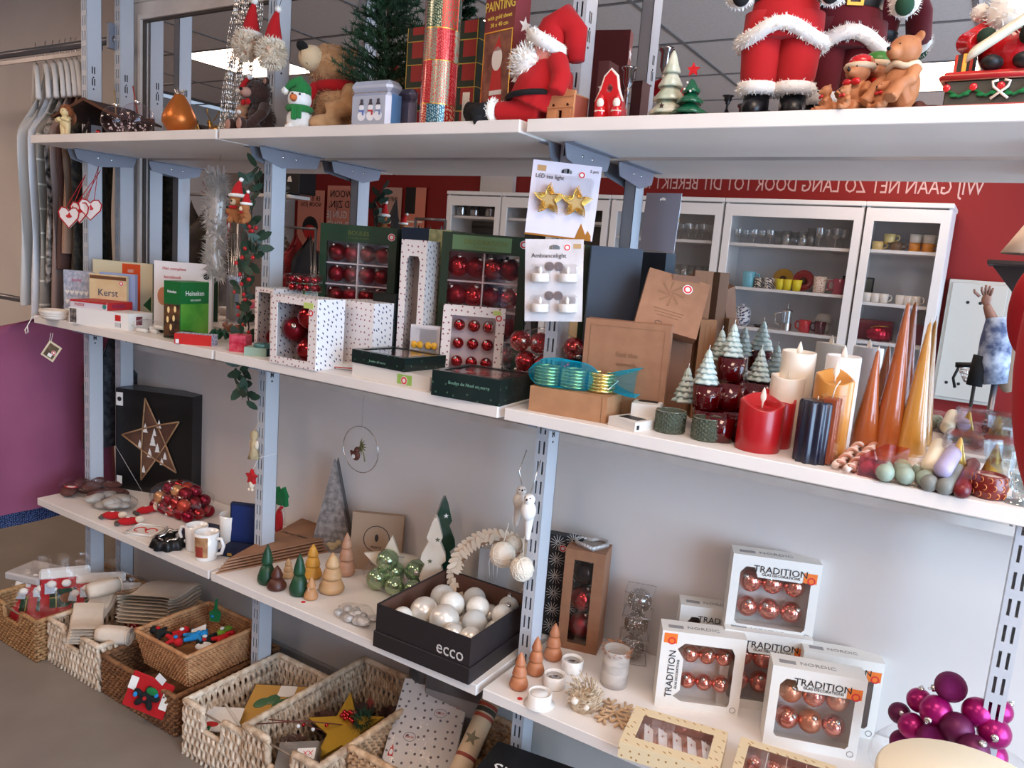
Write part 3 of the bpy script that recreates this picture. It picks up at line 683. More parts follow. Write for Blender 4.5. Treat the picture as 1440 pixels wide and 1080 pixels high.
# lying santa with black boots
q = P(765, .075, T); o = thing('lying_plush_santa', 'plush santa in red suit sprawled on the top shelf, black boots toward the left', 'soft toy', q, 0); o.scale = (1.08,) * 3
k = sc(q)
g = G().tube([(-.02, 0, .035), (-.005, 0, .07), (.008, .01, .115)], [.062, .060, .042], 16).tube([(.0, -.02, .022), (-.05, -.03, .022), (-.09, -.04, .022)], [.024, .023, .020], 12).tube([(-.01, .02, .022), (-.05, .0, .024), (-.085, -.01, .022)], [.024, .023, .02], 12)
g.tube([(.03, -.02, .12), (.055, -.04, .08), (.05, -.05, .05)], [.022, .02, .018], 10); obj('red_suit', g, REDF, o, remesh=.004)
obj('belt', G().tube([(-.018 + .063 * cos(a), .063 * sin(a), .052 + .004 * cos(a)) for a in [i * pi / 10 for i in range(20)]], .006, 6, True), BLKF, o)
for y, x, dz in ((-.045, -.095, 0), (-.012, -.090, 0)):
    obj('fur_cuff', G().ell(x, y, .022, .010, .024, .024).fuzz(x, y, .022, .011, .024, .024, N=140, l=.006, w=.0016), FURW, o)
obj('boot', G().tube([(-.10, -.045, .022), (-.125, -.05, .012), (-.15, -.05, .018)], [.022, .024, .018], 12).tube([(-.12, -.05, .01), (-.135, -.062, .003)], [.022, .018], 10), BLKF, o)
obj('boot', G().tube([(-.095, -.012, .022), (-.135, -.02, .022), (-.175, -.025, .030)], [.021, .022, .018], 12), BLKF, o)
obj('beard', G().ell(-.035, -.02, .115, .034, .030, .036).fuzz(-.035, -.02, .115, .036, .032, .038, N=500, l=.012, w=.0018), FURW, o)
obj('head', G().ell(.0, -.005, .135, .034, .032, .034), mat('pink doll skin', (236, 150, 130), .6), o); obj('nose', G().ell(-.032, -.02, .148, .008), SKIN, o)
h = obj('hat', G().tube([(.0, -.004, .15), (.012, 0, .185), (.032, 0, .20), (.055, .0, .175), (.062, .0, .12)], [.038, .034, .028, .024, .016], 16), REDF, o)
g = G().at(.0, -.004, .155, 0, .5, 0).tube([(.038 * cos(a), .038 * sin(a), 0) for a in [i * pi / 9 for i in range(18)]], .014, 8, True)
for i in range(18): g.fuzz(.038 * cos(i * pi / 9), .038 * sin(i * pi / 9), 0, .014, N=26, l=.006, w=.0014)
obj('hat_brim', g.at(), FURW, h)
# terracotta house
q = P(768, .035, T); k = sc(q); w = 44 * k; TC = mat('terracotta', (204, 142, 96), .8, n2=(186, 120, 78), ns=20)
o = thing('terracotta_house', 'orange terracotta tealight house with gable front', 'candle house', q, rad(-6))
H_ = .074; op = [rect(w * .42, .002, w * .58, .022)] + [oval(w * .22, .032, .004), oval(w * .76, .032, .004)]
fr = [(0, 0), (w, 0), (w, H_ * .74), (w * 1.02, H_ * .74), (w * 1.02, H_ * .82), (w * .68, H_ * .86), (w * .66, H_), (w * .36, H_), (w * .34, H_ * .86), (-.001, H_ * .82), (-.001, H_ * .74), (0, H_ * .74)]
obj('facade', G().plate(fr, op, .006), TC, o); obj('walls', G().box(w - .004, .006, 0, w, .055, H_ * .72).box(0, .006, 0, .004, .055, H_ * .72).box(0, .05, 0, w, .055, H_ * .72), mat('terracotta dark', (150, 74, 56), .8), o)
g = G().box(-.001, -.002, H_ * .36, w + .001, 0, H_ * .40).box(-.001, -.002, H_ * .66, w + .001, 0, H_ * .7); g.box(w * .08, -.0015, .006, w * .34, 0, .022).box(w * .66, -.0015, .006, w * .92, 0, .022)
obj('cornice', g, TC, o); obj('roof_slab', G().box(0, .006, H_ * .70, w, .055, H_ * .74), TC, o)
# red santa candle house
q = P(834, .05, T); o = thing('santa_tealight_house', 'red and white ceramic tealight house with two small santas in front', 'candle house', q, rad(4)); k = sc(q); w = 40 * k
RC = mat('red glazed ceramic', (206, 28, 34), .2, coat=.6); WCc = mat('white glazed ceramic', (238, 228, 214), .25, coat=.5)
obj('arch', G().plate([(0, 0), (w, 0), (w, .04), (w * .8, .065), (w * .72, .088), (w * .5, .102), (w * .3, .088), (w * .2, .065), (0, .04)], (oval(w * .5, .066, .007, .008),), .02), RC, o)
obj('snow_rim', G().tube([(w, .004, .04), (w * .82, .004, .066), (w * .74, .004, .09), (w * .5, .004, .104), (w * .28, .004, .09), (w * .18, .004, .066), (0, .004, .04)], .0032, 8), WCc, o)
obj('red_box', G().box(.003, .004, .0, w - .002, .04, .034, .003), RC, o)
for s, x in ((0, w * .32), (1, w * .92)):
    obj('santa_body', G().ell(x, -.012, .016, .011, .010, .017).ell(x - .004, -.02, .003, .006, .007, .003), RC, o); obj('santa_beard', G().ell(x, -.016, .034, .008, .006, .010).ell(x, -.016, .018, .0115, .006, .003), WCc, o); obj('santa_cap', G().lathe([(.008, 0), (.005, .007), (0, .014)], 12).at(0, 0, 0), RC, o).location = (x, -.012, .040)
# silver candlesticks
def stick(label, p, h, m=SILV, s=1):
    o = thing('candlestick', label, 'candlestick', p)
    pr = [(.022, 0), (.022, .003), (.008, .006), (.0045, .012), (.006, .2 * h), (.004, .3 * h), (.0035, h * .55), (.0075, h * .62), (.005, h * .66), (.011, h * .75), (.0115, h * .93), (.017, h * .97), (.017, h), (.009, h), (.008, h - .01), (0, h - .01)]
    obj('stem', G().lathe([(a * s, b) for a, b in pr], 20), m, o); return o
CHR = mat('worn silver plate', (150, 146, 146), .18, metal=1)
stick('short silver candlestick behind the red santa tealight house', P(877, .13, T), .125, CHR, .95)
stick('tall silver candlestick left of the pale ceramic tree', P(927, .10, T), .15, CHR, .95)
stick('small black candle holder left of the big standing santa', P(1021, .03, T), .036, mat('black metal', (18, 18, 20), .35, metal=.5), .62)
o = obj('display_plinth', G().box(0, 0, 0, .17, .10, .006, .002), BLACK); o.location = P(1024, .035, T); tag(o, 'thin black base plate under the big standing santa', 'stand')
# ceramic trees
def cer_tree(label, p, h, r, m, tiers=4):
    o = thing('ceramic_tree', label, 'ceramic tree', p); 
    for i in range(tiers):
        z0 = h * (.08 + .82 * i / tiers); rr_ = r * (1 - .72 * i / tiers); q = h * .34
        obj('tier', G().at(0, 0, z0).lathe([(rr_ * .7, .004), (rr_, -.002), (rr_ * 1.0, .003), (rr_ * .62, q * .45), (rr_ * .3, q * .85), (rr_ * .1, q), (0, q)], 20, flute=.07, nf=7), m, o)
    obj('foot', G().lathe([(r * .5, 0), (r * .45, h * .1)], 16), m, o); return o
PGR = mat('pale green glaze', (178, 188, 162), .25, n2=(216, 214, 192), ns=30, coat=.5)
q = P(938, .05, T); o = cer_tree('pale green glazed ceramic tree house with snow tiers', q, .125, .036, PGR, 4); obj('star_cutout', G().plate(star(.0, .02, .006, .0026), (), .001, -.035), DKW, o)
q = P(968, .03, T); o = cer_tree('small dark green ceramic tree with red star on top', q, .072, .032, mat('dark green glaze', (20, 86, 56), .2, coat=.6), 3); obj('star_topper', G().plate(star(0, .086, .013, .006), (), .006, -.003), RC, o)
for a, z in ((-.008, .048), (.004, .044), (-.004, .06)): obj('glaze_dot', G().ell(a, -.014 - (.06 - z) * .1, z, .0022), WCc, o)
# big standing santas, only their lower halves are inside the frame
def big_santa(label, p, s, rz, red, dark=False):
    o = thing('standing_santa', label, 'santa figure', p, rz); k = s
    for sd in (-1, 1):
        obj('trouser_leg', G().at(k=k).lathe([(.030, .072), (.041, .078), (.046, .11), (.052, .19), (.05, .25)], 20), red, o).location = (sd * .042 * k, 0, 0)
        g = G().at(sd * .042 * k, 0, .078 * k, 0, 0, 0, k).tube([(.036 * cos(a), .034 * sin(a), 0) for a in [i * pi / 8 for i in range(16)]], .017, 8, True)
        for i in range(16): g.fuzz(.036 * cos(i * pi / 8), .034 * sin(i * pi / 8), 0, .017, N=40, l=.007, w=.0013)
        obj('fur_cuff', g.at(), FURW, o)
        obj('boot', G().at(k=k).tube([(sd * .042, 0, .075), (sd * .043, -.004, .032), (sd * .046, -.03, .025), (sd * .05, -.055, .020)], [.030, .032, .028, .018], 14).box(sd * .046 - .022, -.066, 0, sd * .046 + .022, .022, .006, .003), mat('black boot leather', (16, 16, 20), .35), o)
    obj('coat', G().at(k=k).lathe([(.092, .185), (.090, .20), (.078, .26), (.072, .30), (.082, .36), (.088, .42), (.06, .47), (0, .48)], 28, sy=.72), red, o)
    g = G().at(k=k); n = 30
    pts = [(.095 * cos(a), .070 * sin(a), .182 + .032 * max(0, cos(a + pi / 2)) ** 5) for a in [i * 2 * pi / n for i in range(n)]]
    g.tube(pts, .017, 8, True)
    for q in pts: g.fuzz(*q, .017, N=60, l=.008, w=.0013)
    obj('coat_trim', g.at(), FURW, o)
    obj('belt', G().at(k=k).lathe([(.077, .275), (.0755, .277), (.0755, .30), (.077, .302)], 28, sy=.73, cap=False), BLACK, o)
    obj('buckle', G().at(k=k).plate(rect(-.018, .272, .018, .306), (rect(-.011, .279, .011, .299),), .003, -.060), GOLD, o)
    for sd in (-1, 1):
        obj('sleeve', G().at(k=k).tube([(sd * .085, 0, .42), (sd * .12, -.02, .34), (sd * .105, -.06, .285)], [.034, .032, .030], 12), red, o)
        obj('mitten', G().at(k=k).ell(sd * .098, -.085, .268, .02, .018, .022), mat('green mitten', (24, 70, 46), .8) if dark else BLKF, o)
        obj('sleeve_cuff', G().at(k=k).ell(sd * .103, -.066, .28, .033, .020, .033, rot=(.6, 0, 0)).fuzz(sd * .103, -.066, .28, .034, .021, .034, N=240, l=.007, w=.0013), FURW, o)
    obj('head', G().at(k=k).ell(0, -.005, .52, .045, .042, .05), SKIN, o); obj('beard', G().at(k=k).ell(0, -.035, .475, .05, .03, .06), FURW, o)
    obj('hat', G().at(k=k).lathe([(.048, .54), (.036, .60), (.01, .68), (0, .69)], 16), red, o)
    return o
q = P(1085, .105, T); o = big_santa('big standing santa doll in bright red suit, black boots and white fur trim', q, .77, rad(12), mat('bright red velvet', (176, 4, 14), .85, sheen=.08))
obj('paper_scroll', G().at(.09, -.085, .29, 0, pi / 2, .3).lathe([(.010, -.01), (.010, .03)], 12), mat('scroll paper', (238, 228, 200), .7), o)
o = big_santa('darker red standing santa doll behind the big santa', P(1168, .245, T), .84, rad(25), mat('deep red velvet', (96, 2, 16), .9, sheen=.08), True)
# terracotta bears
BR = mat('painted resin brown', (190, 128, 84), .6, n2=(172, 108, 66), ns=24)
q = P(1262, .045, T); o = thing('resin_bear', 'large brown resin bear figurine sitting sideways with cloth collar', 'figurine', q, rad(-35))
g = G().ell(0, 0, .04, .030, .028, .042).ell(0, -.004, .098, .026, .026, .025).ell(0, -.026, .092, .013, .014, .011)
for s in (-1, 1): g.ell(s * .02, .004, .119, .009, .005, .009).tube([(s * .022, 0, .066), (s * .034, -.02, .044), (s * .022, -.036, .034)], [.012, .011, .010], 8).tube([(s * .016, -.008, .014), (s * .022, -.032, .036), (s * .026, -.05, .012)], [.017, .014, .012], 8)
obj('body', g, BR, o, remesh=.0025); obj('nose', G().ell(0, -.040, .096, .004, .003, .003), BLACK, o)
for s in (-1, 1): obj('eye', G().ell(s * .009, -.026, .104, .0018), BLACK, o)
obj('collar', G().tube([(.024 * cos(a), .022 * sin(a), .072 + .003 * cos(4 * a)) for a in [i * pi / 10 for i in range(20)]], .006, 6, True), mat('linen', (214, 196, 168), .9), o)
def small_bear(label, p, s, rz, hat=None):
    o = thing('small_resin_bear', label, 'figurine', p, rz); g = G().at(k=s)
    g.ell(0, 0, .024, .018, .017, .024).ell(0, -.004, .058, .017, .016, .016).ell(0, -.019, .054, .008, .008, .006)
    for q in (-1, 1): g.ell(q * .013, 0, .071, .006, .004, .006).tube([(q * .014, 0, .04), (q * .02, -.014, .026)], .007, 8).tube([(q * .01, -.004, .008), (q * .014, -.036, .007)], .008, 8)
    obj('body', g, BR, o, remesh=.0022); obj('nose', G().at(k=s).ell(0, -.027, .056, .0026), BLACK, o)
    for q in (-1, 1): obj('eye', G().at(k=s).ell(q * .006, -.018, .062, .0014), BLACK, o)
    obj('red_bow', G().at(k=s).ell(-.006, -.017, .042, .007, .004, .005).ell(.006, -.017, .042, .007, .004, .005), RC, o)
    if hat: obj('cap', G().at(k=s).ell(0, .002, .070, .0175, .017, .012), hat, o); obj('cap_brim', G().at(k=s).tube([(.0175 * cos(a), .0165 * sin(a), .064) for a in [i * pi / 8 for i in range(16)]], .0045, 6, True), mat('linen', (214, 196, 168), .9), o)
    return o
small_bear('brown resin bear with glasses and red santa cap, left of the large bear', P(1200, .06, T), 1.25, rad(-20), RC)
small_bear('brown resin bear with green cap behind the santa-capped bear', P(1222, .11, T), 1.45, rad(-10), mat('green cap glaze', (62, 130, 50), .35))
small_bear('small brown resin bear lying at the front left of the bear group', P(1160, .03, T), .62, rad(-60)); small_bear('tiny resin bear with red bow leaning on the large bear', P(1238, .02, T), .62, rad(-30))
small_bear('small resin bear cub between the santa-capped bear and shelf edge', P(1187, .012, T), .55, rad(-40))
o = thing('candy_heap', 'low brown figurine lying behind the large bear', 'figurine', P(1308, .08, T)); obj('body', G().ell(0, 0, .008, .03, .014, .010).ell(-.02, 0, .014, .012), mat('dark resin', (92, 44, 36), .6), o, remesh=.003)
# music box with santa and gifts
q = P(1318, .05, T); o = thing('music_box', 'dark green music box base with red rope edges and holly garland', 'music box', q, rad(-3)); k = sc(q); w = .21
MBG = mat('dark olive lacquer', (62, 62, 52), .35, coat=.4)
obj('case', G().box(.006, .0, .006, w, .10, .048, .002), MBG, o)
for z in (.005, .052):
    g = G(); e = .0 if z < .02 else .0
    g.tube([(0, -.004, z), (w, -.004, z)], .005, 8); g.tube([(0, -.004, z), (0, .10, z)], .005, 8); obj('rope_edge', g, mat('red rope', (176, 32, 44), .35, kind='stripes', dscale=110, dsize=.3, n2=(226, 150, 130), dots=None, stretch=(1, 1, 1)), o)
obj('lid', G().box(.002, -.002, .054, w, .10, .062, .002), REDI, o)
for i in range(5):
    x = .028 + i * .038; obj('holly_garland', G().tube([(x - .02, -.004, .034), (x, -.005, .022), (x + .02, -.004, .034)], .0026, 6).ell(x - .008, -.006, .024, .006, .002, .003).ell(x + .009, -.006, .026, .006, .002, .003), GREENF, o); obj('rosette', G().ell(x - .019, -.006, .036, .006, .003, .006), RC, o)
for s in (-1, 1): obj('candy_cane', G().tube([(.085 - s * .012, -.008, .016), (.085 + s * .010, -.008, .034), (.085 + s * .012, -.008, .042), (.085 + s * .004, -.008, .044)], .0022, 6), WCc, o)
sa = thing('music_box_santa', 'santa with red sack and paper scroll sitting on the music box', 'santa figure', (q.x + .085, q.y + .05, T + .062), rad(-10))
obj('coat', G().ell(0, 0, .045, .046, .038, .048).tube([(-.03, -.01, .07), (-.055, -.03, .05), (-.035, -.05, .045)], [.022, .02, .016], 10), RC, sa, remesh=.003)
obj('sleeve', G().tube([(.03, -.01, .07), (.055, -.03, .055), (.03, -.055, .05)], [.02, .018, .014], 10), mat('dark green cloth', (28, 52, 36), .8), sa)
obj('mitten', G().ell(-.022, -.058, .052, .014, .012, .013), mat('dark green cloth', (28, 52, 36), .8), sa)
obj('beard', G().ell(0, -.03, .092, .034, .022, .032).fuzz(0, -.03, .092, .035, .023, .033, N=400, l=.009, w=.0014), FURW, sa)
obj('head', G().ell(0, -.012, .118, .024), SKIN, sa); obj('hat', G().lathe([(.026, .125), (.02, .15), (0, .18)], 16), RC, sa); obj('hat_pompom', G().ell(-.045, -.02, .10, .014).fuzz(-.045, -.02, .10, .014, N=100, l=.004), FURW, sa)
obj('scroll', G().sheet(lambda u, v: (-.045 + .075 * u + .01 * v, -.062 - .012 * sin(v * 3), .012 + .05 * u + .026 * v), 6, 6), mat('scroll paper', (238, 228, 200), .7), sa, solid=.001)
for s in (-1, 1): obj('boot', G().ell(.012 + s * .022, -.05, .012, .016, .022, .012), BLACK, sa)
gb = thing('toy_gift', 'tiny black and red striped parcel beside the music box santa', 'parcel', (q.x + .012, q.y + .02, T + .062), 0)
obj('parcel', G().box(0, 0, 0, .03, .028, .032, .001), mat('stripe wrap', (36, 40, 34), .4, kind='stripes', dots=(30, 60, 40), dscale=90, dsize=.4, n2=(214, 60, 40)), gb); obj('ribbon', G().box(.012, -.001, 0, .018, .029, .033), GOLD, gb)
# ================= MIDDLE SHELF =================
# ---- left bay
CORD = mat('white cotton cord', (228, 218, 206), .85)
o = thing('cord_coil', 'flat coil of white cotton cord with loose loop, left end of middle shelf', 'cord', spot(76, 448, M))
for j in range(3): obj('coil', G().tube([((.045 + .003 * j) * cos(a), (.03 + .003 * j) * sin(a), .008 + .008 * j) for a in [i * pi / 10 for i in range(20)]], .009, 6, True), CORD, o)
obj('loose_loop', G().tube([(-.03, -.02, .006), (-.055, -.045, .0), (-.058, -.06, -.03), (-.05, -.062, -.05), (-.065, -.062, -.058), (-.07, -.062, -.045), (-.058, -.06, -.032)], .0018, 6), CORD, o)
p = aty(72, 494, -.022); o = thing('photo_tag', 'small beige framed photo tag hanging on string from the middle shelf', 'tag', p, rad(35), None); o.rotation_euler = (0, rad(32), rad(35))
obj('frame', G().plate(rect(-.024, -.03, .024, .03), (rect(-.018, -.024, .018, .024),), .002), mat('beige card', (214, 198, 168), .7), o); obj('photo', G().box(-.018, .0005, -.024, .018, .001, .024), mat('brown photo', (112, 92, 70), .6, n2=(80, 64, 48), ns=60), o)
sticker(o, .010, .0, .008); obj('price_label', G().box(-.004, -.001, -.02, .010, 0, -.008), PAPER, o); cord('string', [(-.016, 0, .026), (-.03, .005, .055)], .0007, CORD, o); cord('string', [(-.02, 0, .02), (-.036, .005, .052)], .0007, CORD, o)
HRT = mat('heart print card', (196, 200, 212), .5, n2=(150, 160, 182), ns=70)
o, w, h = cart('heart_card_pack', 'pale blue pack printed with white hearts standing left of the cd', 'card pack', 90, .09, 22, 127, .022, 379, HRT)
for i in range(5):
    for j in range(3): x, z = w * (.14 + i * .18), h * (.12 + .2 * j); obj('printed_heart', G().plate([(x, z - .008), (x + .009, z + .003), (x + .006, z + .009), (x, z + .005), (x - .006, z + .009), (x - .009, z + .003)], (), .0005, -.0007), PAPER, o)
txt(o, 'kerst', .02, mat('pink ink', (206, 110, 140), .6), (w / 2, -.001, h * .8))
o, w, h = cart('christmas_cd', 'cd in clear case with parchment cover reading kerst', 'cd', 126, .075, 24, 178, .012, 384, mat('parchment print', (226, 204, 160), .35, coat=.5, n2=(216, 188, 140), ns=18), lv=M)
txt(o, 'Kerst', .034, mat('slate ink', (70, 76, 100), .5), (w * .5, -.001, h * .62)); obj('brown_band', G().box(.002, -.0008, h * .9, w - .002, 0, h * .97), mat('brown band', (110, 70, 44), .5), o)
obj('printed_hands', G().plate(oval(w * .5, h * .34, .018, .014), (), .0005, -.0008).plate([(w * .3, h * .12), (w * .7, h * .12), (w * .55, h * .45), (w * .45, h * .45)], (), .0005, -.0010), mat('hand print', (150, 96, 58), .6), o); sticker(o, w * .86, h * .84, .009)
o, w, h = cart('blue_case_book', 'narrow pale blue book behind the kerst cd', 'book', 140, .10, 24, 190, .014, 382, mat('pale blue cover', (150, 166, 206), .4))
o, w, h = cart('christmas_cookbook', 'green and cream book with an orange title panel behind the cd', 'book', 131, .15, 20, 214, .02, 364, mat('cream cover', (216, 208, 176), .5), side=mat('dark green spine', (24, 70, 44), .5))
obj('orange_panel', G().box(w * .5, -.001, h * .05, w * .8, 0, h * .97), mat('orange panel', (216, 80, 34), .5), o)
for k_, s in enumerate(('KERST', 'FEESTEN', 'DINERS')): txt(o, s, .016, PAPER if k_ == 0 else INK, (w * .65, -.0016, h * (.85 - .2 * k_)), sx=.6)
obj('green_leaf_print', G().plate([(.03, h * .5), (.07, h * .72), (.09, h * .5), (.06, h * .42)], (), .0005, -.0008).plate([(w * .85, h * .3), (w * .98, h * .45), (w * .98, h * .2)], (), .0005, -.0008), mat('leaf print', (26, 92, 46), .5), o)
# puzzle boxes
o, w, h = cart('white_long_box', 'long white cardboard box under the red puzzle, with icons and barcode', 'box', 97, 454, 12, 181, .10, 431, PAPER); H1 = h
obj('dark_picture', G().box(.004, -.0008, .004, .034, 0, h - .004), mat('dark photo print', (60, 54, 56), .4, n2=(140, 130, 120), ns=80), o); obj('red_icon', G().box(w * .78, -.0008, h * .5, w * .87, 0, h * .85), REDI, o)
obj('barcode', G().box(w * .78, -.0008, h * .12, w * .87, 0, h * .4), mat('bars', (90, 90, 90), .6, kind='stripes', dots=(70, 70, 70), dscale=400, dsize=.5), o); obj('maroon_icon', G().box(w + .0002, .03, h * .3, w + .001, .055, h * .8, 0), mat('maroon', (120, 40, 60), .5), o)
p = loc_(o, (.005, .002, H1)); o = gift('puzzle_box', 'flat red and white puzzle box lying on the long white box', 'puzzle box', p, rad(14), .155, .026, .11, mat('puzzle edge', (214, 204, 210), .5), side=mat('puzzle red', (186, 36, 40), .5), top=mat('puzzle red', (186, 36, 40), .5), t=.0015)
txt(o, 'PUZZLE', .012, REDI, (.04, -.001, .011)); txt(o, 'PUZZLE', .016, mat('purple ink', (110, 50, 100), .5), (.156, .05, .013), (pi / 2, 0, pi / 2)); disc(o, 'wheel_print', mat('teal print', (60, 130, 120), .5), .145, .012, .008)
obj('red_stripe', G().box(0, -.0012, .020, .155, -.0002, .026), mat('puzzle red', (186, 36, 40), .5), o)
# clothes peg bag and cable
o = thing('peg_light_bag', 'clear bag with white plastic clip lights beside the white box', 'bag', spot(208, 468, M)); 
for i, (x, y, z, a) in enumerate(((-.02, -.01, .006, .2), (.012, .012, .006, -.2), (-.005, .03, .012, .3), (.03, .02, .02, .1))): obj('clip_light', G().at(x, y, z, 0, pi / 2, a).lathe([(.006, -.022), (.007, -.01), (.007, .02), (.004, .024)], 10), PAPER, o)
for x in (.03, -.03): obj('black_clip', G().at(x, .03, .008).ell(0, 0, 0, .010, .008, .006), BLACK, o)
def bagfilm(parent, a, b, c, seed=1, name='clear_film', m=None, z=None):
    random.seed(seed); f = [(random.uniform(1.5, 4), random.uniform(0, 6), random.uniform(1.5, 5)) for _ in range(5)]
    def fn(u, v):
        t = u * 2 * pi; q = (v - .5) * pi; r = 1 + .05 * sum(sin(A * t * 1 + B + C * q) for A, B, C in [(round(A), B, C) for A, B, C in f]) / 2
        return (a * cos(q) * cos(t) * r, b * cos(q) * sin(t) * r, max(.001, (z if z else c) + c * sin(q) * r))
    return obj(name, G().sheet(fn, 26, 12), m or POLY, parent)
bagfilm(o, .05, .045, .022, 3)
o = thing('cable_tangle', 'tangle of thin black light string cable in front of the green box', 'cable', spot(255, 478, M))
random.seed(5)
for j in range(4): obj('black_cable', G().tube([(random.uniform(-.05, .06), random.uniform(-.03, .03), random.uniform(.002, .03)) for _ in range(16)], .0016, 5), BLACK, o)
# white book and green light box
o, w, h = cart('white_activity_book', 'white book with small figures and red title behind the green box', 'book', 216, .13, 34, 297, .018, 366, mat('white glossy cover', (232, 224, 222), .4, coat=.3))
txt(o, 'Het complete', .014, REDI, (w * .35, -.001, h * .9), align='CENTER'); txt(o, 'kerstboek', .014, REDI, (w * .32, -.001, h * .78)); disc(o, 'printed_figure', mat('ginger print', (196, 130, 96), .5), .03, h * .5, .018, b=.03); disc(o, 'grey_emblem', INK, w * .9, h * .82, .010)
GRB = mat('green beer card', (20, 104, 48), .4, coat=.3); GRP = mat('lime print', (66, 138, 44), .4, n2=(110, 168, 60), ns=10)
o, w, h = cart('green_light_box', 'green Heineken box of candle lights on the middle shelf', 'box', 230, .045, 8, 253, .115, 394, GRB, side=GRP, top=mat('green lid', (26, 96, 50), .5))
obj('photo_print', G().box(.002, -.0008, 0.002, w - .002, 0, h * .6), mat('dark candle photo', (46, 34, 26), .5, n2=(110, 70, 40), ns=30), o)
for i, (x, z) in enumerate(((.3, .5), (.7, .52), (.25, .33), (.62, .36), (.45, .2))): obj('printed_flame', G().plate(oval(w * x, h * z, .005, .010), (), .0004, -.0013), mat('flame print', (250, 220, 150), .5), o)
obj('green_header', G().box(w + .0001, 0.001, h * .62, w + .0008, .114, h - .001), GRB, o)
txt(o, 'Heineken', .0125, PAPER, (w / 2, -.001, h * .82), sx=.8); txt(o, 'Heineken', .022, PAPER, (w + .001, .057, h * .8), (pi / 2, 0, pi / 2), sx=.9); txt(o, 'LED LIGHTS', .008, PAPER, (w + .001, .06, h * .68), (pi / 2, 0, pi / 2))
o, w, h = cart('red_gift_box', 'small flat red box with blue and white end near the shelf front', 'gift box', 245, 483, 30, 297, .045, 468, REDI, side=mat('white blue print', (206, 206, 226), .5, dots=(60, 60, 120), dscale=110, dsize=.3))
obj('price_label', G().box(.004, -.0008, .002, .014, 0, .014), PAPER, o)
# silver tinsel hanging behind left bay
WHT = mat('white silver tinsel', (206, 202, 196), .4, metal=.4)
o = thing('tinsel_garland', 'white and silver tinsel garland hanging in the left bay beside the leafy garland', 'garland', aty(305, 320, .25))
g = G().tube([(-.012, 0, .17), (.0, 0, .08), (-.008, 0, 0), (-.012, 0, -.09), (.0, 0, -.13), (.012, 0, -.16)], [.02, .028, .026, .028, .024, .012], 8)
for z in range(34): g.fuzz(-.006 + .006 * sin(z * .4), 0, .17 - z * .01, .026, .024, .009, N=60, l=.028, w=.0022)
obj('tinsel', g, WHT, o)['kind'] = 'stuff'; cord('hook_cord', [(-.012, 0, .17), (-.012, .02, .24)], .001, SILV, o)
o = thing('wire_hair_garland', 'thin silver thread curtain hanging behind the santa bears', 'garland', aty(330, 400, .20))
for j in range(16): obj('thread', G().tube([(-.03 + .004 * j, random.uniform(-.02, .02), .16), (-.026 + .0045 * j, 0, .0), (-.034 + .005 * j, .01, -.12)], .0009, 4), SILV, o)
# red heart ornaments on the first upright
WD = mat('white painted wood', (226, 214, 206), .6)
def hang_heart(px, py, y, lb, rz, s=1):
    o = thing('hanging_ornament', lb, 'ornament', aty(px, py, y), rad(rz), None)
    hp = [(0, -.032), (.026, -.004), (.029, .012), (.02, .024), (.008, .022), (0, .014), (-.008, .022), (-.02, .024), (-.029, .012), (-.026, -.004)]
    s *= 1.25; hp = [(a * s, b * s) for a, b in hp]
    obj('wooden_heart', G().plate(hp, (), .007), WD, o); obj('red_edge', G().tube([(a, -.001, b) for a, b in hp], .0022, 5, True), REDF, o)
    obj('red_bird_print', G().plate(oval(0, 0, .010, .006), (), .001, -.0014).plate([(-.004, .004), (.006, .004), (.002, .014)], (), .001, -.0014), REDI, o)
    cord('red_cord', [(-.01, 0, .022 * s), (.0, .10, .15)], .0012, REDF, o); cord('red_cord', [(.012, 0, .022 * s), (.0, .10, .15)], .0012, REDF, o); return o
hang_heart(97, 304, .05, 'white wooden heart with red edge, lowest left of three on the first upright', 30); hang_heart(112, 297, .07, 'white wooden heart with red edge, middle of three on the first upright', 20); hang_heart(127, 293, .09, 'pink toned wooden heart with red roof edge, right of three on the first upright', 45)
# santa bears and leafy garland on the second upright
LFM = mat('dark waxy leaf', (38, 66, 48), .5, n2=(28, 52, 40), ns=10)
for i, (px, py, y, s, lb) in enumerate(((333, 300, .06, 1.0, 'larger brown bear head ornament in tall red santa hat'), (346, 305, .035, .72, 'little brown teddy ornament in red hat hanging in front'))):
    o = thing('bear_ornament', lb, 'ornament', aty(px, py, y), rad(20 - 40 * i)); TB = mat('orange brown plush', (160, 100, 56), .9)
    obj('body', G().at(k=s).ell(0, 0, 0, .022, .020, .024).ell(0, -.004, .034, .02, .018, .018).ell(-.02, -.01, .004, .009).ell(.02, -.01, .004, .009).ell(-.012, -.014, -.02, .010).ell(.012, -.014, -.02, .010).ell(-.016, 0, .046, .007).ell(.016, 0, .046, .007), TB, o, remesh=.0028)
    obj('muzzle', G().at(k=s).ell(0, -.020, .03, .009), BEL, o); obj('nose', G().at(k=s).ell(0, -.029, .033, .0035), BLACK, o); santa_hat(o, 0, 0, .05 * s, .019 * s, .06 * s, lean=(.012, 0), fz=100); obj('red_ribbon', G().at(k=s).ell(-.006, -.02, .016, .007, .004, .005).ell(.006, -.02, .016, .007, .004, .005), REDF, o)
o = thing('leaf_garland', 'dark green leafy garland with red berries twined down the second upright', 'garland', aty(352, 400, .10))
random.seed(11); vine = [aty(a, b, .10 + .02 * sin(b * .03)) - o.location for a, b in ((366, 236), (358, 270), (352, 310), (362, 345), (350, 380), (344, 420), (350, 460), (342, 505), (346, 540), (350, 566))]
obj('vine', G().tube(vine, .0022, 5), DKW, o)
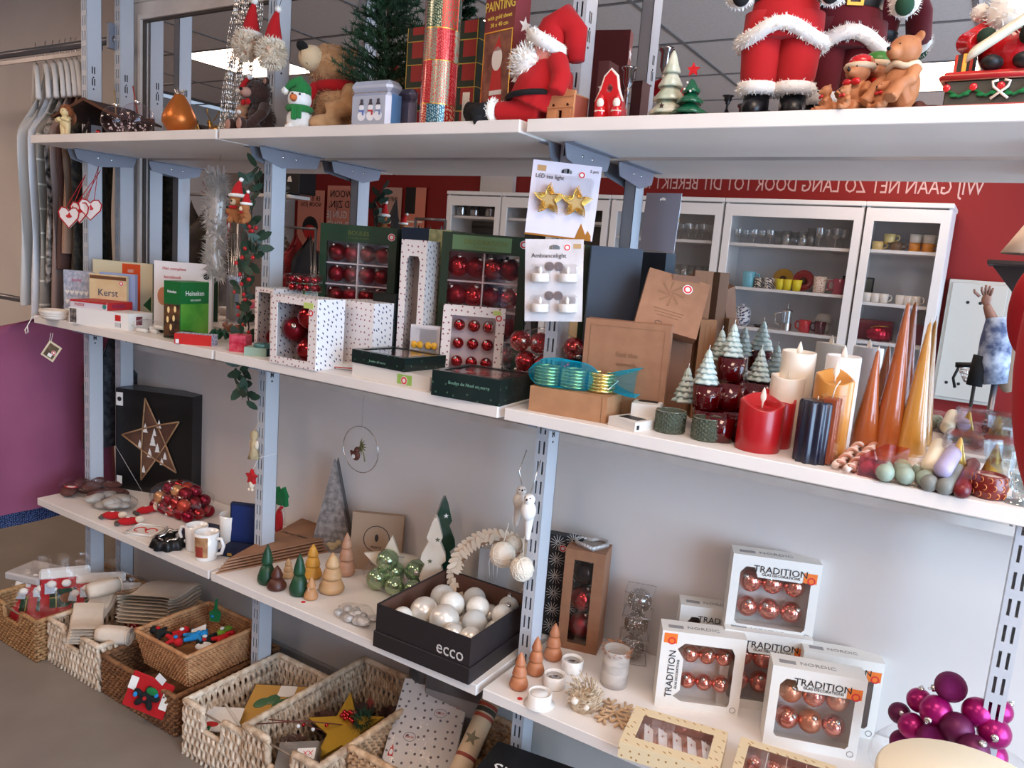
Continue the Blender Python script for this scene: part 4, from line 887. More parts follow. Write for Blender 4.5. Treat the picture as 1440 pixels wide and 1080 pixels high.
lf = G().plate([(0, 0), (.010, .010), (.013, .026), (.008, .042), (0, .050), (-.008, .042), (-.013, .026), (-.010, .010)], (), .0012).mesh('leaf', LFM)
for i in range(84):
    t = i / 84 * (len(vine) - 1); a = vine[int(t)].lerp(vine[int(t) + 1], t % 1)
    q = bpy.data.objects.new('leaf', lf); COL.objects.link(q); q.parent = o; q.location = a + V((random.uniform(-.012, .012), random.uniform(-.03, .0), 0)); q.rotation_euler = (random.uniform(-.8, .8), random.uniform(-2.6, 2.6), random.uniform(-.6, .8)); k_ = random.uniform(.7, 1.1); q.scale = (k_,) * 3
bg = G().ell(0, 0, 0, .006, n=10, m=8).mesh('berry', mat('berry red', (176, 24, 30), .3))
for i in range(22): q = bpy.data.objects.new('berry', bg); COL.objects.link(q); q.parent = o; t = random.uniform(2, 7.9); q.location = vine[int(t)].lerp(vine[int(t) + 1], t % 1) + V((random.uniform(-.03, .03), random.uniform(-.035, -.01), 0))
# small packs before the second upright
COP = mat('copper foil', (196, 130, 110), .25, metal=.8)
o = thing('copper_wire_pack', 'clear pack of copper foil lights and small red bits beside the second upright', 'pack', spot(325, 474, M))
random.seed(3); g = G()
for _ in range(34): g.ell(random.uniform(-.03, .03), random.uniform(-.02, .02), random.uniform(.008, .045), random.uniform(.004, .008), n=8, m=6)
obj('foil_balls', g, COP, o)['kind'] = 'stuff'; obj('clear_case', G().box(-.036, -.026, 0, .036, .026, .052, .004), CLEAR, o)
o, w, h = cart('red_candle_pack', 'small red and pink wrapped pack beside the copper wire pack', 'pack', 322, 494, 25, 345, .04, 470, mat('pink red foil', (190, 30, 60), .35, n2=(214, 90, 110), ns=60))
o, w, h = cart('green_sheet_pack', 'pale green flat packet lying at the shelf front near the second upright', 'packet', 343, 500, 35, 374, .05, 488, mat('pale green card', (150, 176, 158), .5), top=mat('pale green card', (150, 176, 158), .5))
o = thing('teal_tin', 'small round dark teal tin at the left of the white window box', 'tin', spot(369, 500, M)); obj('tin_body', G().lathe([(.024, 0), (.024, .022), (.023, .024)], 24), mat('dark teal paint', (30, 72, 80), .3, metal=.4), o); obj('tin_lid', G().lathe([(.0255, .022), (.0255, .034), (.022, .036), (0, .036)], 24), mat('teal lid', (92, 140, 140), .3, metal=.5), o)
o = thing('green_bow_pack', 'dark green gift bow pack behind the copper wire pack', 'pack', P(308, .14, M)); 
for i in range(8): a = i * pi / 4; obj('ribbon_loop', G().tube([(0, 0, .01), (.02 * cos(a), .02 * sin(a), .035), (.034 * cos(a), .034 * sin(a), .012)], .005, 6), mat('bottle green ribbon', (16, 74, 52), .4), o)
# ---- middle bay: white dotted window boxes with red baubles
DOT = mat('white card dark star print', (230, 226, 224), .5, dots=(52, 60, 100), dscale=62, dsize=.17)
DOTR = mat('white card tiny red star print', (234, 226, 222), .5, dots=(150, 90, 100), dscale=62, dsize=.15)
INN = mat('grey inner card', (150, 130, 124), .8)
o, w, h = cart('dotted_window_box', 'white dotted window box at the left, mostly hidden behind a like box', 'ornament box', 357, .085, 0, 382, .11, 403, DOTR, lambda w, h: [rect(.012, .012, w - .012, h - .014)], side=DOT, back=INN)
bauble(REDB, loc_(o, (.036, .05, .045)), .03, 'glossy red bauble low in the leftmost white window box', 'big red baubles in the white window boxes')
o, w, h = cart('dotted_window_box', 'white dotted window box in front, three big red baubles inside', 'ornament box', 379, 509, 0, 443, .10, 413, DOTR, lambda w, h: [rect(.024, .020, w - .03, h - .02)], side=DOT, back=INN)
for x, y, z, r, s in ((.042, .05, .50, .034, 'left'), (.108, .040, .72, .034, 'upper right'), (.108, .040, .24, .034, 'lower right')): bauble(REDM if s == 'left' else REDB, loc_(o, (x, y, h * z)), r, 'big red bauble, %s in the front white window box' % s, 'big red baubles in the white window boxes', (1.2 if s == 'left' else .2, .3, .6))
obj('green_price_label', G().box(w * .72, -.0014, h * .86, w * .92, -.0004, h * .94), mat('lime label', (196, 214, 120), .6), o); sticker(o, w * .88, h * .8, .010, -.0022)
p = loc_(o, (w, .125, 0)); o2 = gift('dotted_box', 'plain side of a white dotted box behind the front window box', 'ornament box', (p.x - .05, p.y, M), 0, .13, h * .985, .115, DOTR, side=DOT)
# small clear box of red ornaments on top
p = aty(409, 403, .14); p.z = h + M - .0; k = sc(p); o = thing('red_ornament_box', 'small clear box packed with tiny red ornaments on top of the dotted boxes', 'ornament box', (p.x, .12, M + h), rad(30)); 
random.seed(8)
for i in range(4):
    for j in range(2):
        for l in range(2): bauble([REDB, REDM][(i + j + l) % 2], loc_(o, (.014 + i * .022, .014 + l * .022, .014 + j * .023)), .0108, 'tiny red ornament in the small clear box', 'tiny red ornaments in the small clear box', (i, j, 0), seg=10)
obj('clear_case', G().box(0, 0, 0, .094, .05, .052, .002), CLEARF, o)
# two tall green bauble boxes
GRN = mat('deep green card', (8, 46, 26), .4, n2=(14, 58, 32), ns=6, coat=.2); TRAY = mat('white divider tray', (222, 206, 208), .6)
def green_box(label, px0, y, rz, px1, pt, nc, nr, m, what, group, hdr):
    o, w, h = cart('green_ornament_box', label, 'ornament box', px0, y, rz, px1, .075, pt, GRN, lambda w, h: [rect(w * .09, h * .06, w * .90, h * .87)], side=GRN, back=TRAY)
    x0, x1, z0, z1 = w * .09, w * .90, h * .06, h * .87
    for j in range(1, nr): obj('divider', G().box(x0 - .005, .008, z0 + (z1 - z0) * j / nr - .002, x1 + .005, .07, z0 + (z1 - z0) * j / nr + .002), TRAY, o)
    for i in range(1, nc // 2): obj('divider', G().box(x0 + (x1 - x0) * i * 2 / nc - .002, .0075, z0, x0 + (x1 - x0) * i * 2 / nc + .002, .07, z1), TRAY, o)
    r = ((x1 - x0) / nc + (z1 - z0) / nr) * .235; fill(o, x0, z0, x1, z1, nc, nr, .032, r, m, what, group, rot=.5)
    txt(o, hdr, .018, mat('olive gold ink', (112, 126, 58), .4, metal=.5), (w * .5, -.001, h * .94)); txt(o, 'les boules de verre', .008, mat('olive gold ink'), (w * .5, -.001, h * .905)); return o, w, h
DRED = mat('dark satin red glass', (128, 22, 30), .3, metal=.75)
o, w, h = green_box('tall green window box of dark satin red baubles, the left one', 444, .235, 28, 549, 313, 4, 5, [DRED, REDM], 'dark red bauble in the left green box', 'baubles in the left green box', 'BOULES')
sticker(o, w * .93, h * .93, .011)
o, w, h = green_box('tall green window box of glossy red baubles, the right one', 610, .25, 30, 729, 325, 4, 4, [REDB, DRED], 'red bauble in the right green box', 'baubles in the right green box', 'DECORATION')
sticker(o, w * .94, h * .95, .011); obj('pale_header', G().box(w * .12, -.0006, h * .885, w * .8, .0, h * .985), mat('soft green print', (104, 142, 96), .5), o)
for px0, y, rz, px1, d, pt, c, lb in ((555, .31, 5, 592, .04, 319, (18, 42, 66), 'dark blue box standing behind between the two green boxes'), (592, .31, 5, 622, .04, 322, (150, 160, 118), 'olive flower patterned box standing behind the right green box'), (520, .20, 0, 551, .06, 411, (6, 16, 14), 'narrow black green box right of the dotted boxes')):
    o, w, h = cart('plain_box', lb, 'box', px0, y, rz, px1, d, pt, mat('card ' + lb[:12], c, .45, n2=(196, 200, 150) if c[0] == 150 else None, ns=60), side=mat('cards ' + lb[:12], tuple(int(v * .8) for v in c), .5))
o, w, h = cart('slot_window_box', 'tall narrow white box with a long rounded slot window', 'ornament box', 555, .205, 8, 590, .07, 336, DOTR, lambda w, h: [[(w * .25, h * .08), (w * .75, h * .08), (w * .75, h * .84), (w * .68, h * .88), (w * .32, h * .88), (w * .25, h * .84)]], side=DOT, back=mat('pale inner card', (206, 190, 180), .8))
for i in range(2): bauble(REDM, loc_(o, (w * .62, .04, .03 + .06 * i)), .024, 'wine red bauble inside the tall slot window box', 'wine red baubles in the slot box')
# pack with yellow bows
o, w, h = cart('yellow_bow_pack', 'white pack with two yellow bow ornaments behind clear film', 'ornament pack', 574, .20, 26, 615, .02, 456, mat('pale lilac card', (222, 216, 218), .6))
for s in (-1, 1): bo = obj('yellow_bow', G().ell(w * (.5 + .24 * s) - .008, -.006, h * .6, .009, .005, .010).ell(w * (.5 + .24 * s) + .008, -.006, h * .6, .009, .005, .010).ell(w * (.5 + .24 * s), -.010, h * .6, .004), mat('yellow satin', (232, 174, 34), .35), o)
obj('clear_film', G().box(.002, -.014, .002, w - .002, 0, h - .004, .006), CLEAR, o)
# nine small red baubles in a dotted box
o, w, h = cart('nine_bauble_box', 'white dotted box leaning back with nine small red baubles', 'ornament box', 616, .205, 30, 703, .03, 427, DOTR, lambda w, h: [rect(w * .15, h * .12, w * .86, h * .86)], side=DOTR, rx=-.12, back=TRAY)
fill(o, w * .15, h * .12, w * .86, h * .86, 3, 3, .016, .0165, REDB, 'small red bauble in the leaning dotted box', 'small red baubles in the leaning dotted box', rot=1.0); sticker(o, w * .9, h * .86, .010); obj('lime_label', G().box(w * .8, -.0012, h * .9, w * .93, -.0002, h * .96), mat('lime label'), o)
# flat boxes at the front
FLG = mat('black green card', (8, 30, 28), .35, coat=.3, dots=(60, 96, 72), dscale=34, dsize=.08)
def flatbox(label, px0, py0, px1, py1, h, d, m, lv, name='flat_box', win=None, rzoff=0, inner=None, holes=None, cat='ornament box', side=None):
    a, rz, w = two(px0, py0, px1, py1, lv); o = thing(name, label, cat, a, rz)
    g = G(); t = .0015
    if holes or win:
        hs = holes(w, d) if holes else [rect(w * win, d * win, w * (1 - win), d * (1 - win))]
        top = G().plate(rect(0, 0, w, d), hs, t); top.v = [V((v.x, v.z, h - v.y)) for v in top.v]; obj('lid_panel', top, m, o)
        obj('window_pane', G().box(.004, .004, h - .0024, w - .004, d - .004, h - .0018), CLEARF if not win else CLEAR, o)
    else: obj('lid_panel', G().box(0, 0, h - t, w, d, h), m, o)
    obj('front_panel', G().box(0, 0, 0, w, t, h - t), side or m, o); obj('side_panel', G().box(0, t, 0, t, d, h - t), side or m, o); obj('side_panel', G().box(w - t, t, 0, w, d, h - t), side or m, o); obj('back_panel', G().box(t, d - t, 0, w - t, d, h - t), inner or m, o); obj('bottom_panel', G().box(t, t, 0, w - t, d - t, t), inner or m, o)
    return o, w
WB = mat('white glossy box', (224, 220, 214), .4)
o, w1 = flatbox('flat white box with green sticker under the black green box', 495, 527, 604, 550, .034, .17, WB, M, name='white_flat_box')
obj('green_sticker', G().box(w1 * .6, -.0008, .003, w1 * .78, 0, .027), mat('bright green label', (150, 190, 90), .6), o); sticker(o, w1 * .69, .013, .011, -.0018)
p = loc_(o, (.0, -.004, .0341)); a2 = o.rotation_euler[2]
o, w = flatbox('black green flat box with clear top lying on the white flat box', 508, 522, 596, 534, .034, .155, FLG, M, win=.1, inner=mat('pale tissue', (206, 188, 180), .8)); o.location = p; o.rotation_euler = (0, 0, a2)
txt(o, 'boules de verre', .009, mat('grey green ink', (110, 150, 130), .5), (w * .5, -.001, .012))
for i in range(4):
    for j in range(2): bauble(mat('rose glass', (178, 90, 80), .2, metal=.7), loc_(o, (w * (.2 + .2 * i), .045 + .06 * j, .0125)), .0105, 'rose bauble lying in the upper black green flat box', 'rose baubles in the flat boxes', (1.57, 0, i), seg=12)
o, w = flatbox('larger black green flat box with gold specks, front of the middle bay', 606, 555, 702, 572, .060, .165, FLG, M, win=.1, inner=mat('pale tissue'))
txt(o, 'Boules de Noel en verre', .011, mat('grey green ink'), (w * .55, -.001, .036))
for i in range(4):
    for j in range(2): bauble(mat('rose glass'), loc_(o, (w * (.2 + .2 * i), .05 + .065 * j, .034)), .022, 'rose bauble lying in the larger black green flat box', 'rose baubles in the larger flat box', (1.57, 0, i), seg=12)
o = thing('red_card_packet', 'red and white card packet lying between dotted and white boxes', 'packet', spot(488, 518, M), rad(20))
for i in range(3): obj('card', G().at(0, 0, .002 + .004 * i, .05 * i, 0, .12 * i).box(-.05, -.03, 0, .05, .03, .002), [PAPER, REDI, PAPER][i], o)
# clear bag of red baubles around the third upright
o = thing('red_bauble_bag', 'clear bag of glossy red baubles behind the third upright', 'bag', P(765, .20, M)); random.seed(4)
for i, (x, y, z) in enumerate(((-.085, 0, .03), (-.03, -.01, .03), (.03, 0, .03), (.08, 0, .03), (-.06, .0, .082), (-.005, 0, .08), (.055, .0, .08), (-.08, .0, .13), (-.03, .01, .13), (.07, 0, .13))):
    if i: bauble(REDB, loc_(o, (x, y, z)), .027, 'glossy red bauble in the clear bag behind the third upright', 'red baubles in the bag by the third upright', (i, i * 2, 0), seg=14)
    else: bauble(REDB, loc_(o, (x, y, z)), .027, 'glossy red bauble in the clear bag behind the third upright', 'red baubles in the bag by the third upright')
bagfilm(o, .13, .05, .085, 9)
# blister cards on the third upright
def blister(label, px, py, y, w, h, rz, roll, m):
    o = thing('blister_card', label, 'blister card', aty(px, py, y), 0); o.rotation_euler = (0, rad(roll), rad(rz)); hk = [(-.012, h - .016), (-.004, h - .012), (.004, h - .012), (.012, h - .016), (.012, h - .022), (-.012, h - .022)]
    obj('card', G().plate(rect(-w / 2, 0, w / 2, h), (hk,), .0012), m, o); return o
CRD = mat('glossy lilac card', (214, 208, 218), .3, coat=.4)
o = blister('white LED tea light card with two gold wire stars on the third upright', 785, 334, .085, .150, .160, 28, 2.5, CRD); h = .160
txt(o, 'LED tea light', .012, INK, (-.035, -.001, h - .033)); obj('gold_logo', G().box(-.064, -.001, h - .022, -.045, 0, h - .010), mat('logo gold', (180, 140, 90), .5), o); sticker(o, .034, h - .022, .008, -.001); txt(o, '2 pcs', .009, INK, (.06, -.001, h - .012))
for s in (-1, 1):
    c = (s * .030, .098); g = G(); random.seed(s + 4)
    for j in range(5):
        g.tube([(a, -.014 - .001 * j, b) for a, b in star(c[0], c[1] - .020, .036 - .003 * j, .016 - .0012 * j, a0=pi / 2 + .08 * j)], .0014, 4, True)
    obj('gold_wire_star', g, mat('bright gold wire', (232, 196, 104), .2, metal=1), o); obj('star_body', G().plate(star(c[0], c[1] - .020, .031, .015), (), .012, -.014), mat('pale gold mesh', (214, 190, 130), .35, metal=.5, kind='glitter', dscale=14), o)
obj('clear_blister', G().box(-.062, -.020, .062, .062, 0, .132, .006), CLEARF, o)
obj('gold_flame_print', G().plate([(.035, .0), (.072, .0), (.07, .012), (.062, .022), (.058, .012), (.046, .036), (.040, .018)], (), .0004, -.0006), GOLD, o); obj('gold_strip', G().box(-.075, -.0008, -.001, .035, 0, .003), GOLD, o)
o = blister('Ambiancelight card with four white tea lights hanging below the star card', 778, 452, .075, .128, .18, 30, -4, mat('grey photo card', (216, 208, 206), .35, n2=(196, 186, 182), ns=14, coat=.3)); h = .18
txt(o, 'Ambiancelight', .0135, INK, (-.012, -.001, h - .036)); sticker(o, .028, h - .018, .008, -.001); obj('gold_logo', G().box(.042, -.001, h - .020, .058, 0, h - .010), mat('logo gold'), o)
for i in range(2):
    for j in range(2):
        x, z = -.030 + .060 * i, .032 + .066 * j
        obj('tea_light', G().at(x, -.014, z - .010).lathe([(.0185, 0), (.019, .001), (.019, .016), (.0175, .018), (0, .0175)], 20), PAPER, o); obj('flame_tip', G().ell(x, -.014, z + .014, .004, .004, .009), mat('frosted tip', (232, 228, 222), .3), o); obj('clear_dome', G().box(x - .022, -.034, z - .014, x + .022, 0, z + .028, .005), CLEARF, o)
for z in (.057, .121):
    for s in (-1, 1): disc(o, 'coin_battery', mat('steel coin', (150, 150, 146), .3, metal=.9), s * .010, z, .010, -.003, t=.002)
# ---- right bay
NAVY = mat('slate navy card', (44, 54, 68), .55)
o, w, h = cart('navy_box', 'tall slate navy box standing behind the kraft boxes', 'box', 812, .20, 33, 882, .03, 345, NAVY); o, w, h = cart('green_spine_book', 'green and cream book standing between the star card and the navy box', 'book', 775, .215, 30, 812, .025, 342, mat('cream page', (222, 204, 160), .5), side=GRN)
obj('green_edge', G().box(w * .75, -.001, 0, w, 0, h), GRN, o)
KR = mat('kraft box card', (150, 104, 74), .7, n2=(142, 97, 68), ns=30)
def frame_line(o, w, h, e=.012): obj('printed_frame', G().plate(rect(e, e, w - e, h - e), (rect(e + .0012, e + .0012, w - e - .0012, h - e - .0012),), .0004, -.0007), KRAFTD, o)
o, w, h = cart('kraft_box', 'brown kraft box with line frame and crown print, behind the blue bag', 'box', 812, .10, 16, 930, .05, 447, KR, side=mat('kraft box side', (158, 112, 84), .7)); frame_line(o, w, h); HK, OK_ = h, o
txt(o, 'feel the', .016, KRAFTD, (w * .52, -.001, h * .66)); txt(o, 'warmth', .014, KRAFTD, (w * .52, -.001, h * .56)); obj('printed_rule', G().box(w * .33, -.001, h * .36, w * .7, 0, h * .368), KRAFTD, o)
p = loc_(o, (w * .55, .03, h)); o2 = gift('slanted_kraft_box', 'slanted brown kraft box with snowflake print leaning on top of the kraft box', 'box', p, rad(26), .14, .135, .034, KR, rx=-.42); o2.rotation_euler[1] = .20
for i in range(8): a = i * pi / 4; obj('snowflake_arm', G().plate([(.06 + .004 * cos(a + 1.57), .088 + .004 * sin(a + 1.57)), (.06 + .03 * cos(a - .1), .088 + .03 * sin(a - .1)), (.06 + .03 * cos(a + .1), .088 + .03 * sin(a + .1))], (), .0004, -.0007), KRAFTD, o2)
sticker(o2, .094, .108, .011)
for i in range(3): obj('printed_rule', G().box(.03 + .006 * i, -.001, .046 - .007 * i, .10 - .004 * i, 0, .0475 - .007 * i), KRAFTD, o2)
obj('printed_seal', G().plate(oval(.05, .014, .008, .005), (oval(.05, .014, .007, .004),), .0004, -.0007), INK, o2)
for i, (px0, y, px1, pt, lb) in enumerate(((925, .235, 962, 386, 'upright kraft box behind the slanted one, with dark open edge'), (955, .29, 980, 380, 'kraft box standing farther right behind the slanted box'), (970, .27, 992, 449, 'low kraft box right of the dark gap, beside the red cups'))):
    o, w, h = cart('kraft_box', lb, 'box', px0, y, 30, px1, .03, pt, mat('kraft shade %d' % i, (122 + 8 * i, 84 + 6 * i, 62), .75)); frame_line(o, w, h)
# low kraft box with blue organza bag
o, w = flatbox('low brown kraft box with the turquoise bag on it', 743, 577, 851, 596, .056, .16, KRAFT, M, name='low_kraft_box', cat='box'); HB = .056; OB = o
obj('lid_seam', G().box(w - .012, -.0006, 0, w - .011, 0, .056), KRAFTD, o)
p = loc_(o, (w * .45, .05, HB)); TQ = mat('turquoise organza', (20, 178, 214), .35, alpha=.16, bump=.5, bs=60, kind='cloth')
b = thing('organza_bag', 'turquoise organza bag holding gold wire coils, on the low kraft box', 'bag', p, rad(12)); random.seed(2)
for i in range(3):
    c = thing('gold_coil', ['left', 'middle', 'right'][i] + ' gold beaded coil inside the turquoise bag', 'ornament', loc_(b, (-.062 + i * .062, 0, .001)), rad(12 * i))
    for j in range(6): obj('bead_ring', G().tube([(.028 * cos(a), .028 * sin(a), .004 + .0072 * j) for a in [q * pi / 9 for q in range(18)]], .0036, 6, True), mat('gold beads', (226, 212, 140), .25, metal=.9, kind='glitter', dscale=10), c)
def fn(u, v):
    t = u * 2 * pi; x = -.105 + .25 * v; r = (.055 * sin(min(1, v * 1.6 + .08) * pi / 1.0) + .02) if v < .62 else .012 + .045 * (v - .62) / .38
    r = max(.010, (.042 * (1 - (v / .66 * 2 - 1) ** 4) + .008) if v < .66 else .012 + .04 * ((v - .66) / .34) ** .8); r *= 1 + .06 * sin(5 * t + 9 * v)
    return (x, r * cos(t), max(.002, .026 + r * .72 * sin(t)))
obj('organza', G().sheet(fn, 30, 22), TQ, b); obj('white_ribbon', G().tube([(.06, -.01, .02), (.085, -.03, .012), (.10, -.01, .03), (.062, .0, .03)], .0015, 5), CORD, b)
# two small white boxes
WBX = mat('white box grey edge', (220, 214, 206), .5)
o, w = flatbox('small white box, upper one of two beside the kraft box', 872, 583, 909, 588, .026, .09, WBX, M, name='small_white_box', cat='box'); o.location.z += .0; o.location = spot(873, 600, M) + V((0, .045, .020))
obj('dark_slot', G().box(w * .15, .03, .0262, w * .85, .06, .0268), BLACK, o)
o, w = flatbox('small white box at the very shelf front, lower one of two', 855, 598, 892, 608, .020, .085, WBX, M, name='small_white_box', cat='box'); obj('dark_slot', G().box(w * .15, .02, .0202, w * .85, .05, .0208), BLACK, o); obj('small_mark', G().box(w - .0002, .006, .004, w + .0006, .014, .013), INK, o)
# glass candle holders with diamond pattern
DG_ = mat('smoky green glass', (120, 128, 108), .08, trans=.6, metal=.15)
def diamond_cup(label, px, py, m, r=.030, h=.045):
    o = thing('glass_candle_holder', label, 'candle holder', spot(px, py, M)); n = 18; vs = []; fs = []; rows = 10; dz = h / rows
    V_ = lambda j, i, q=1.: (r * q * cos(2 * pi * (i + .5 * (j % 2)) / n), r * q * sin(2 * pi * (i + .5 * (j % 2)) / n), dz * j)
    for j in range(0, rows - 1):
        for i in range(n):
            e = i + (j % 2); c = 2 * pi * (i + .5 * (j % 2)) / n; b_ = len(vs)
            vs += [V_(j, i), V_(j + 1, e), V_(j + 2, i), V_(j + 1, e - 1), (r * 1.09 * cos(c), r * 1.09 * sin(c), dz * (j + 1))]; fs += [(b_, b_ + 1, b_ + 4), (b_ + 1, b_ + 2, b_ + 4), (b_ + 2, b_ + 3, b_ + 4), (b_ + 3, b_, b_ + 4)]
    obj('faceted_cup', G().add(vs, fs).lathe([(0, 0), (r * .97, .0), (r * .97, h), (r * .88, h), (r * .85, .006), (0, .006)], 24, cap=False), m, o); obj('rim', G().tube([(r * cos(a), r * sin(a), h) for a in [i * pi / 12 for i in range(24)]], .0016, 6, True), m, o); return o
diamond_cup('smoky green faceted glass candle holder, the left of two', 941, 607, DG_); diamond_cup('smoky green faceted glass candle holder, the right of two', 993, 618, DG_)
# red cups with frosty tree candles
RG = mat('dark red glass', (92, 2, 8), .08, trans=.35, coat=.5); TRE = mat('frosted tree wax', (196, 210, 202), .45, sss=.2)
def cup(px, py, y, z, label, r=.031, h=.051):
    p = P(px, y, M + z); o = thing('red_candle_cup', label, 'candle cup', p, random.random(), 'stacked red candle cups'); obj('cup', G().lathe([(r * .82, 0), (r * .9, .002), (r, h), (r * .93, h), (r * .84, .006), (0, .006)], 24, flute=.02, nf=12), RG, o); return p
def wax_tree(px, y, z, label, s=1):
    o = thing('tree_candle', label, 'tree candle', P(px, y, M + z), random.random(), 'frosty tree candles'); g = G()
    for i in range(6):
        r = (.030 - .0042 * i) * s; z0 = (.003 + .0125 * i) * s; g.at(0, 0, z0, 0, 0, i * .5).lathe([(r * .6, 0), (r, -.002 * s), (r * .95, .003 * s), (r * .55, .013 * s), (r * .3, .017 * s)], 18, flute=.2, nf=7)
    g.at().lathe([(.006 * s, .07 * s), (0, .088 * s)], 8); obj('wax_tree', g, TRE, o); obj('wick', G().tube([(0, 0, .084 * s), (.001, 0, .094 * s)], .0008, 4), PAPER, o)
c = [(992, .13, 0), (1022, .17, 0), (1052, .22, 0), (1010, .085, 0), (1086, .24, 0), (1040, .12, 0), (992, .13, .051), (1023, .17, .051), (1056, .22, .051), (1026, .25, .102), (1066, .29, .051), (1066, .29, .0), (1038, .27, .0), (1038, .27, .051)]
pos = ['bottom row, behind the faceted holders', 'bottom row, second', 'bottom row, third back', 'bottom front, half hidden', 'bottom, farthest right', 'bottom, right of front cup', 'second row, under the front tree candle', 'second row, middle', 'second row, back right', 'third row, under the tall back trees', 'second row, farthest back', 'floor of the stack, far back right', 'stack back, lower', 'stack back, upper']
for (px, y, z), s in zip(c, pos): cup(px, 0, y, z, 'dark red glass candle cup, ' + s)
wax_tree(992, .13, .104, 'pale frosty tree candle in the front red cup', .86); wax_tree(963, .17, .052, 'pale frosty tree candle left of the red cups, lower', .9); wax_tree(1028, .25, .155, 'pale frosty tree candle on the topmost red cups', .86); wax_tree(1011, .28, .14, 'second pale tree candle beside the topmost one', .82)
wax_tree(1066, .30, .104, 'grey green tree candle at the back right of the cups', .86)
# pillar and LED candles
def pillar(label, px, py, pt, wpx, m, cat='candle', slope=.009, flame=None, y=None, name='led_candle', wave=1):
    p = spot(px, py, M) if y is None else P(px, y, M); r = wpx / 2 * sc(p); p = P(px, p.y + r * .8, M) if y is None else p; h = zat((p.x, p.y - r, M), pt) - M; o = thing(name, label, cat, p)
    n = 32; vs = []; fs = []
    rim = lambda a: h - slope + slope * sin(a - .5) + (.003 * sin(3 * a + px) * wave)
    rings = [(r * .96, lambda a: 0), (r, lambda a: .003), (r, lambda a: rim(a) - .003), (r * .97, rim), (r * .86, lambda a: rim(a) - .001), (r * .8, lambda a: h - .022), (0.001, lambda a: h - .022)]
    for q, f in rings: vs += [(q * cos(2 * pi * i / n), q * sin(2 * pi * i / n), f(2 * pi * i / n)) for i in range(n)]
    for j in range(len(rings) - 1):
        for i in range(n): k = (i + 1) % n; fs.append((j * n + i, j * n + k, (j + 1) * n + k, (j + 1) * n + i))
    obj('wax_body', G().add(vs, fs, True), m, o)
    if flame: obj('plastic_flame', G().at(0, 0, h - .024).lathe([(.0015, 0), (.0018, .012), (.0055, .020), (.0058, .026), (.003, .036), (0, .043)], 12, sy=.35).at(), mat('ivory flame', (244, 232, 214), .4), o)
    else: obj('wick', G().tube([(0, 0, h - .022), (.001, 0, h + .004)], .001, 4), CORD, o)
    return o
RWX = mat('red candle wax', (184, 22, 28), .35, n2=(168, 14, 22), ns=9, sss=.15, coat=.2, stretch=(1, 1, .15)); IV = mat('ivory wax', (234, 224, 208), .4, sss=.3); AMB = mat('amber gold wax', (206, 142, 66), .35, n2=(190, 124, 50), ns=9, sss=.2, coat=.2, stretch=(1, 1, .15))
pillar('large red LED candle with ivory flame at the shelf front', 1064, 637, 561, 62, RWX, flame=1); pillar('red LED candle half hidden behind the large red one', 1086, 600, 553, 48, RWX, flame=1, y=.135)
pillar('tall ivory LED candle behind the red candles', 1107, 0, 494, 46, IV, flame=1, y=.20, slope=.002, wave=.2); pillar('short ivory candle left of the tall ivory one', 1096, 0, 528, 46, IV, y=.165, slope=.003, wave=.5); pillar('tall white LED candle behind the amber candle', 1168, 0, 501, 46, mat('white wax', (232, 228, 226), .4, sss=.3), flame=1, y=.205, slope=.001, wave=.1)
pillar('large amber gold LED candle with ivory flame', 1159, 0, 524, 52, AMB, flame=1, y=.135, slope=.010)
p = spot(1134, 652, M); p.y += .025; h = zat(p, 563) - M; o = thing('ribbed_candle', 'navy blue deeply ribbed pillar candle at the shelf front', 'candle', p, .2); obj('wax_body', G().lathe([(.028, 0), (.0285, .003), (.0285, h - .004), (.026, h), (0, h - .002)], 72, flute=.09, nf=10), mat('navy wax', (18, 22, 44), .35, coat=.3), o); obj('wick', G().tube([(0, 0, h), (0, 0, h + .008)], .001, 4), CORD, o)
p = P(1157, .06, M); o = thing('square_brown_candle', 'square rust brown candle with a white wick behind the navy one', 'candle', p, rad(-5)); h = zat(p, 560) - M
obj('wax_body', G().box(-.012, -.012, 0, .014, .02, h, .002), mat('rust wax', (150, 70, 34), .4), o); obj('wick', G().tube([(0, .0, h), (.003, 0, h + .02), (.010, 0, h + .034)], .0011, 5), CORD, o); obj('clear_sleeve', G().box(-.016, -.016, 0, .018, .024, h + .006, .001), CLEARF, o)
# cone candles
def cone(label, px, y, pt, wpx, m):
    p = P(px, min(spot(px, y - 8, M).y, .30 if wpx > 41 else .285), M); r = wpx / 2 * sc(p); h = zat(p, pt) - M; o = thing('cone_candle', label, 'cone candle', p); obj('wax_cone', G().lathe([(r * .97, 0), (r, .003), (r * .52, h * .5), (r * .12, h * .97), (0, h)], 28), m, o); obj('wick', G().tube([(0, 0, h - .002), (.001, 0, h + .008)], .0009, 4), CORD, o); obj('clear_wrap', G().lathe([(r * 1.03, 0), (r * 1.05, .003), (r * .56, h * .5), (r * .16, h * .97)], 20, cap=False), CLEARF, o); return o
CW1 = mat('copper orange wax', (178, 90, 34), .3, sss=.1, coat=.4); CW2 = mat('gold wax', (208, 148, 62), .3, sss=.1, coat=.4)
cone('copper orange cone candle, the shortest of three', 1214, 616, 492, 40, CW1); cone('tall copper orange cone candle in the middle', 1245, 608, 424, 45, CW1); cone('tall gold cone candle, right of the copper ones', 1278, 628, 452, 42, CW2)
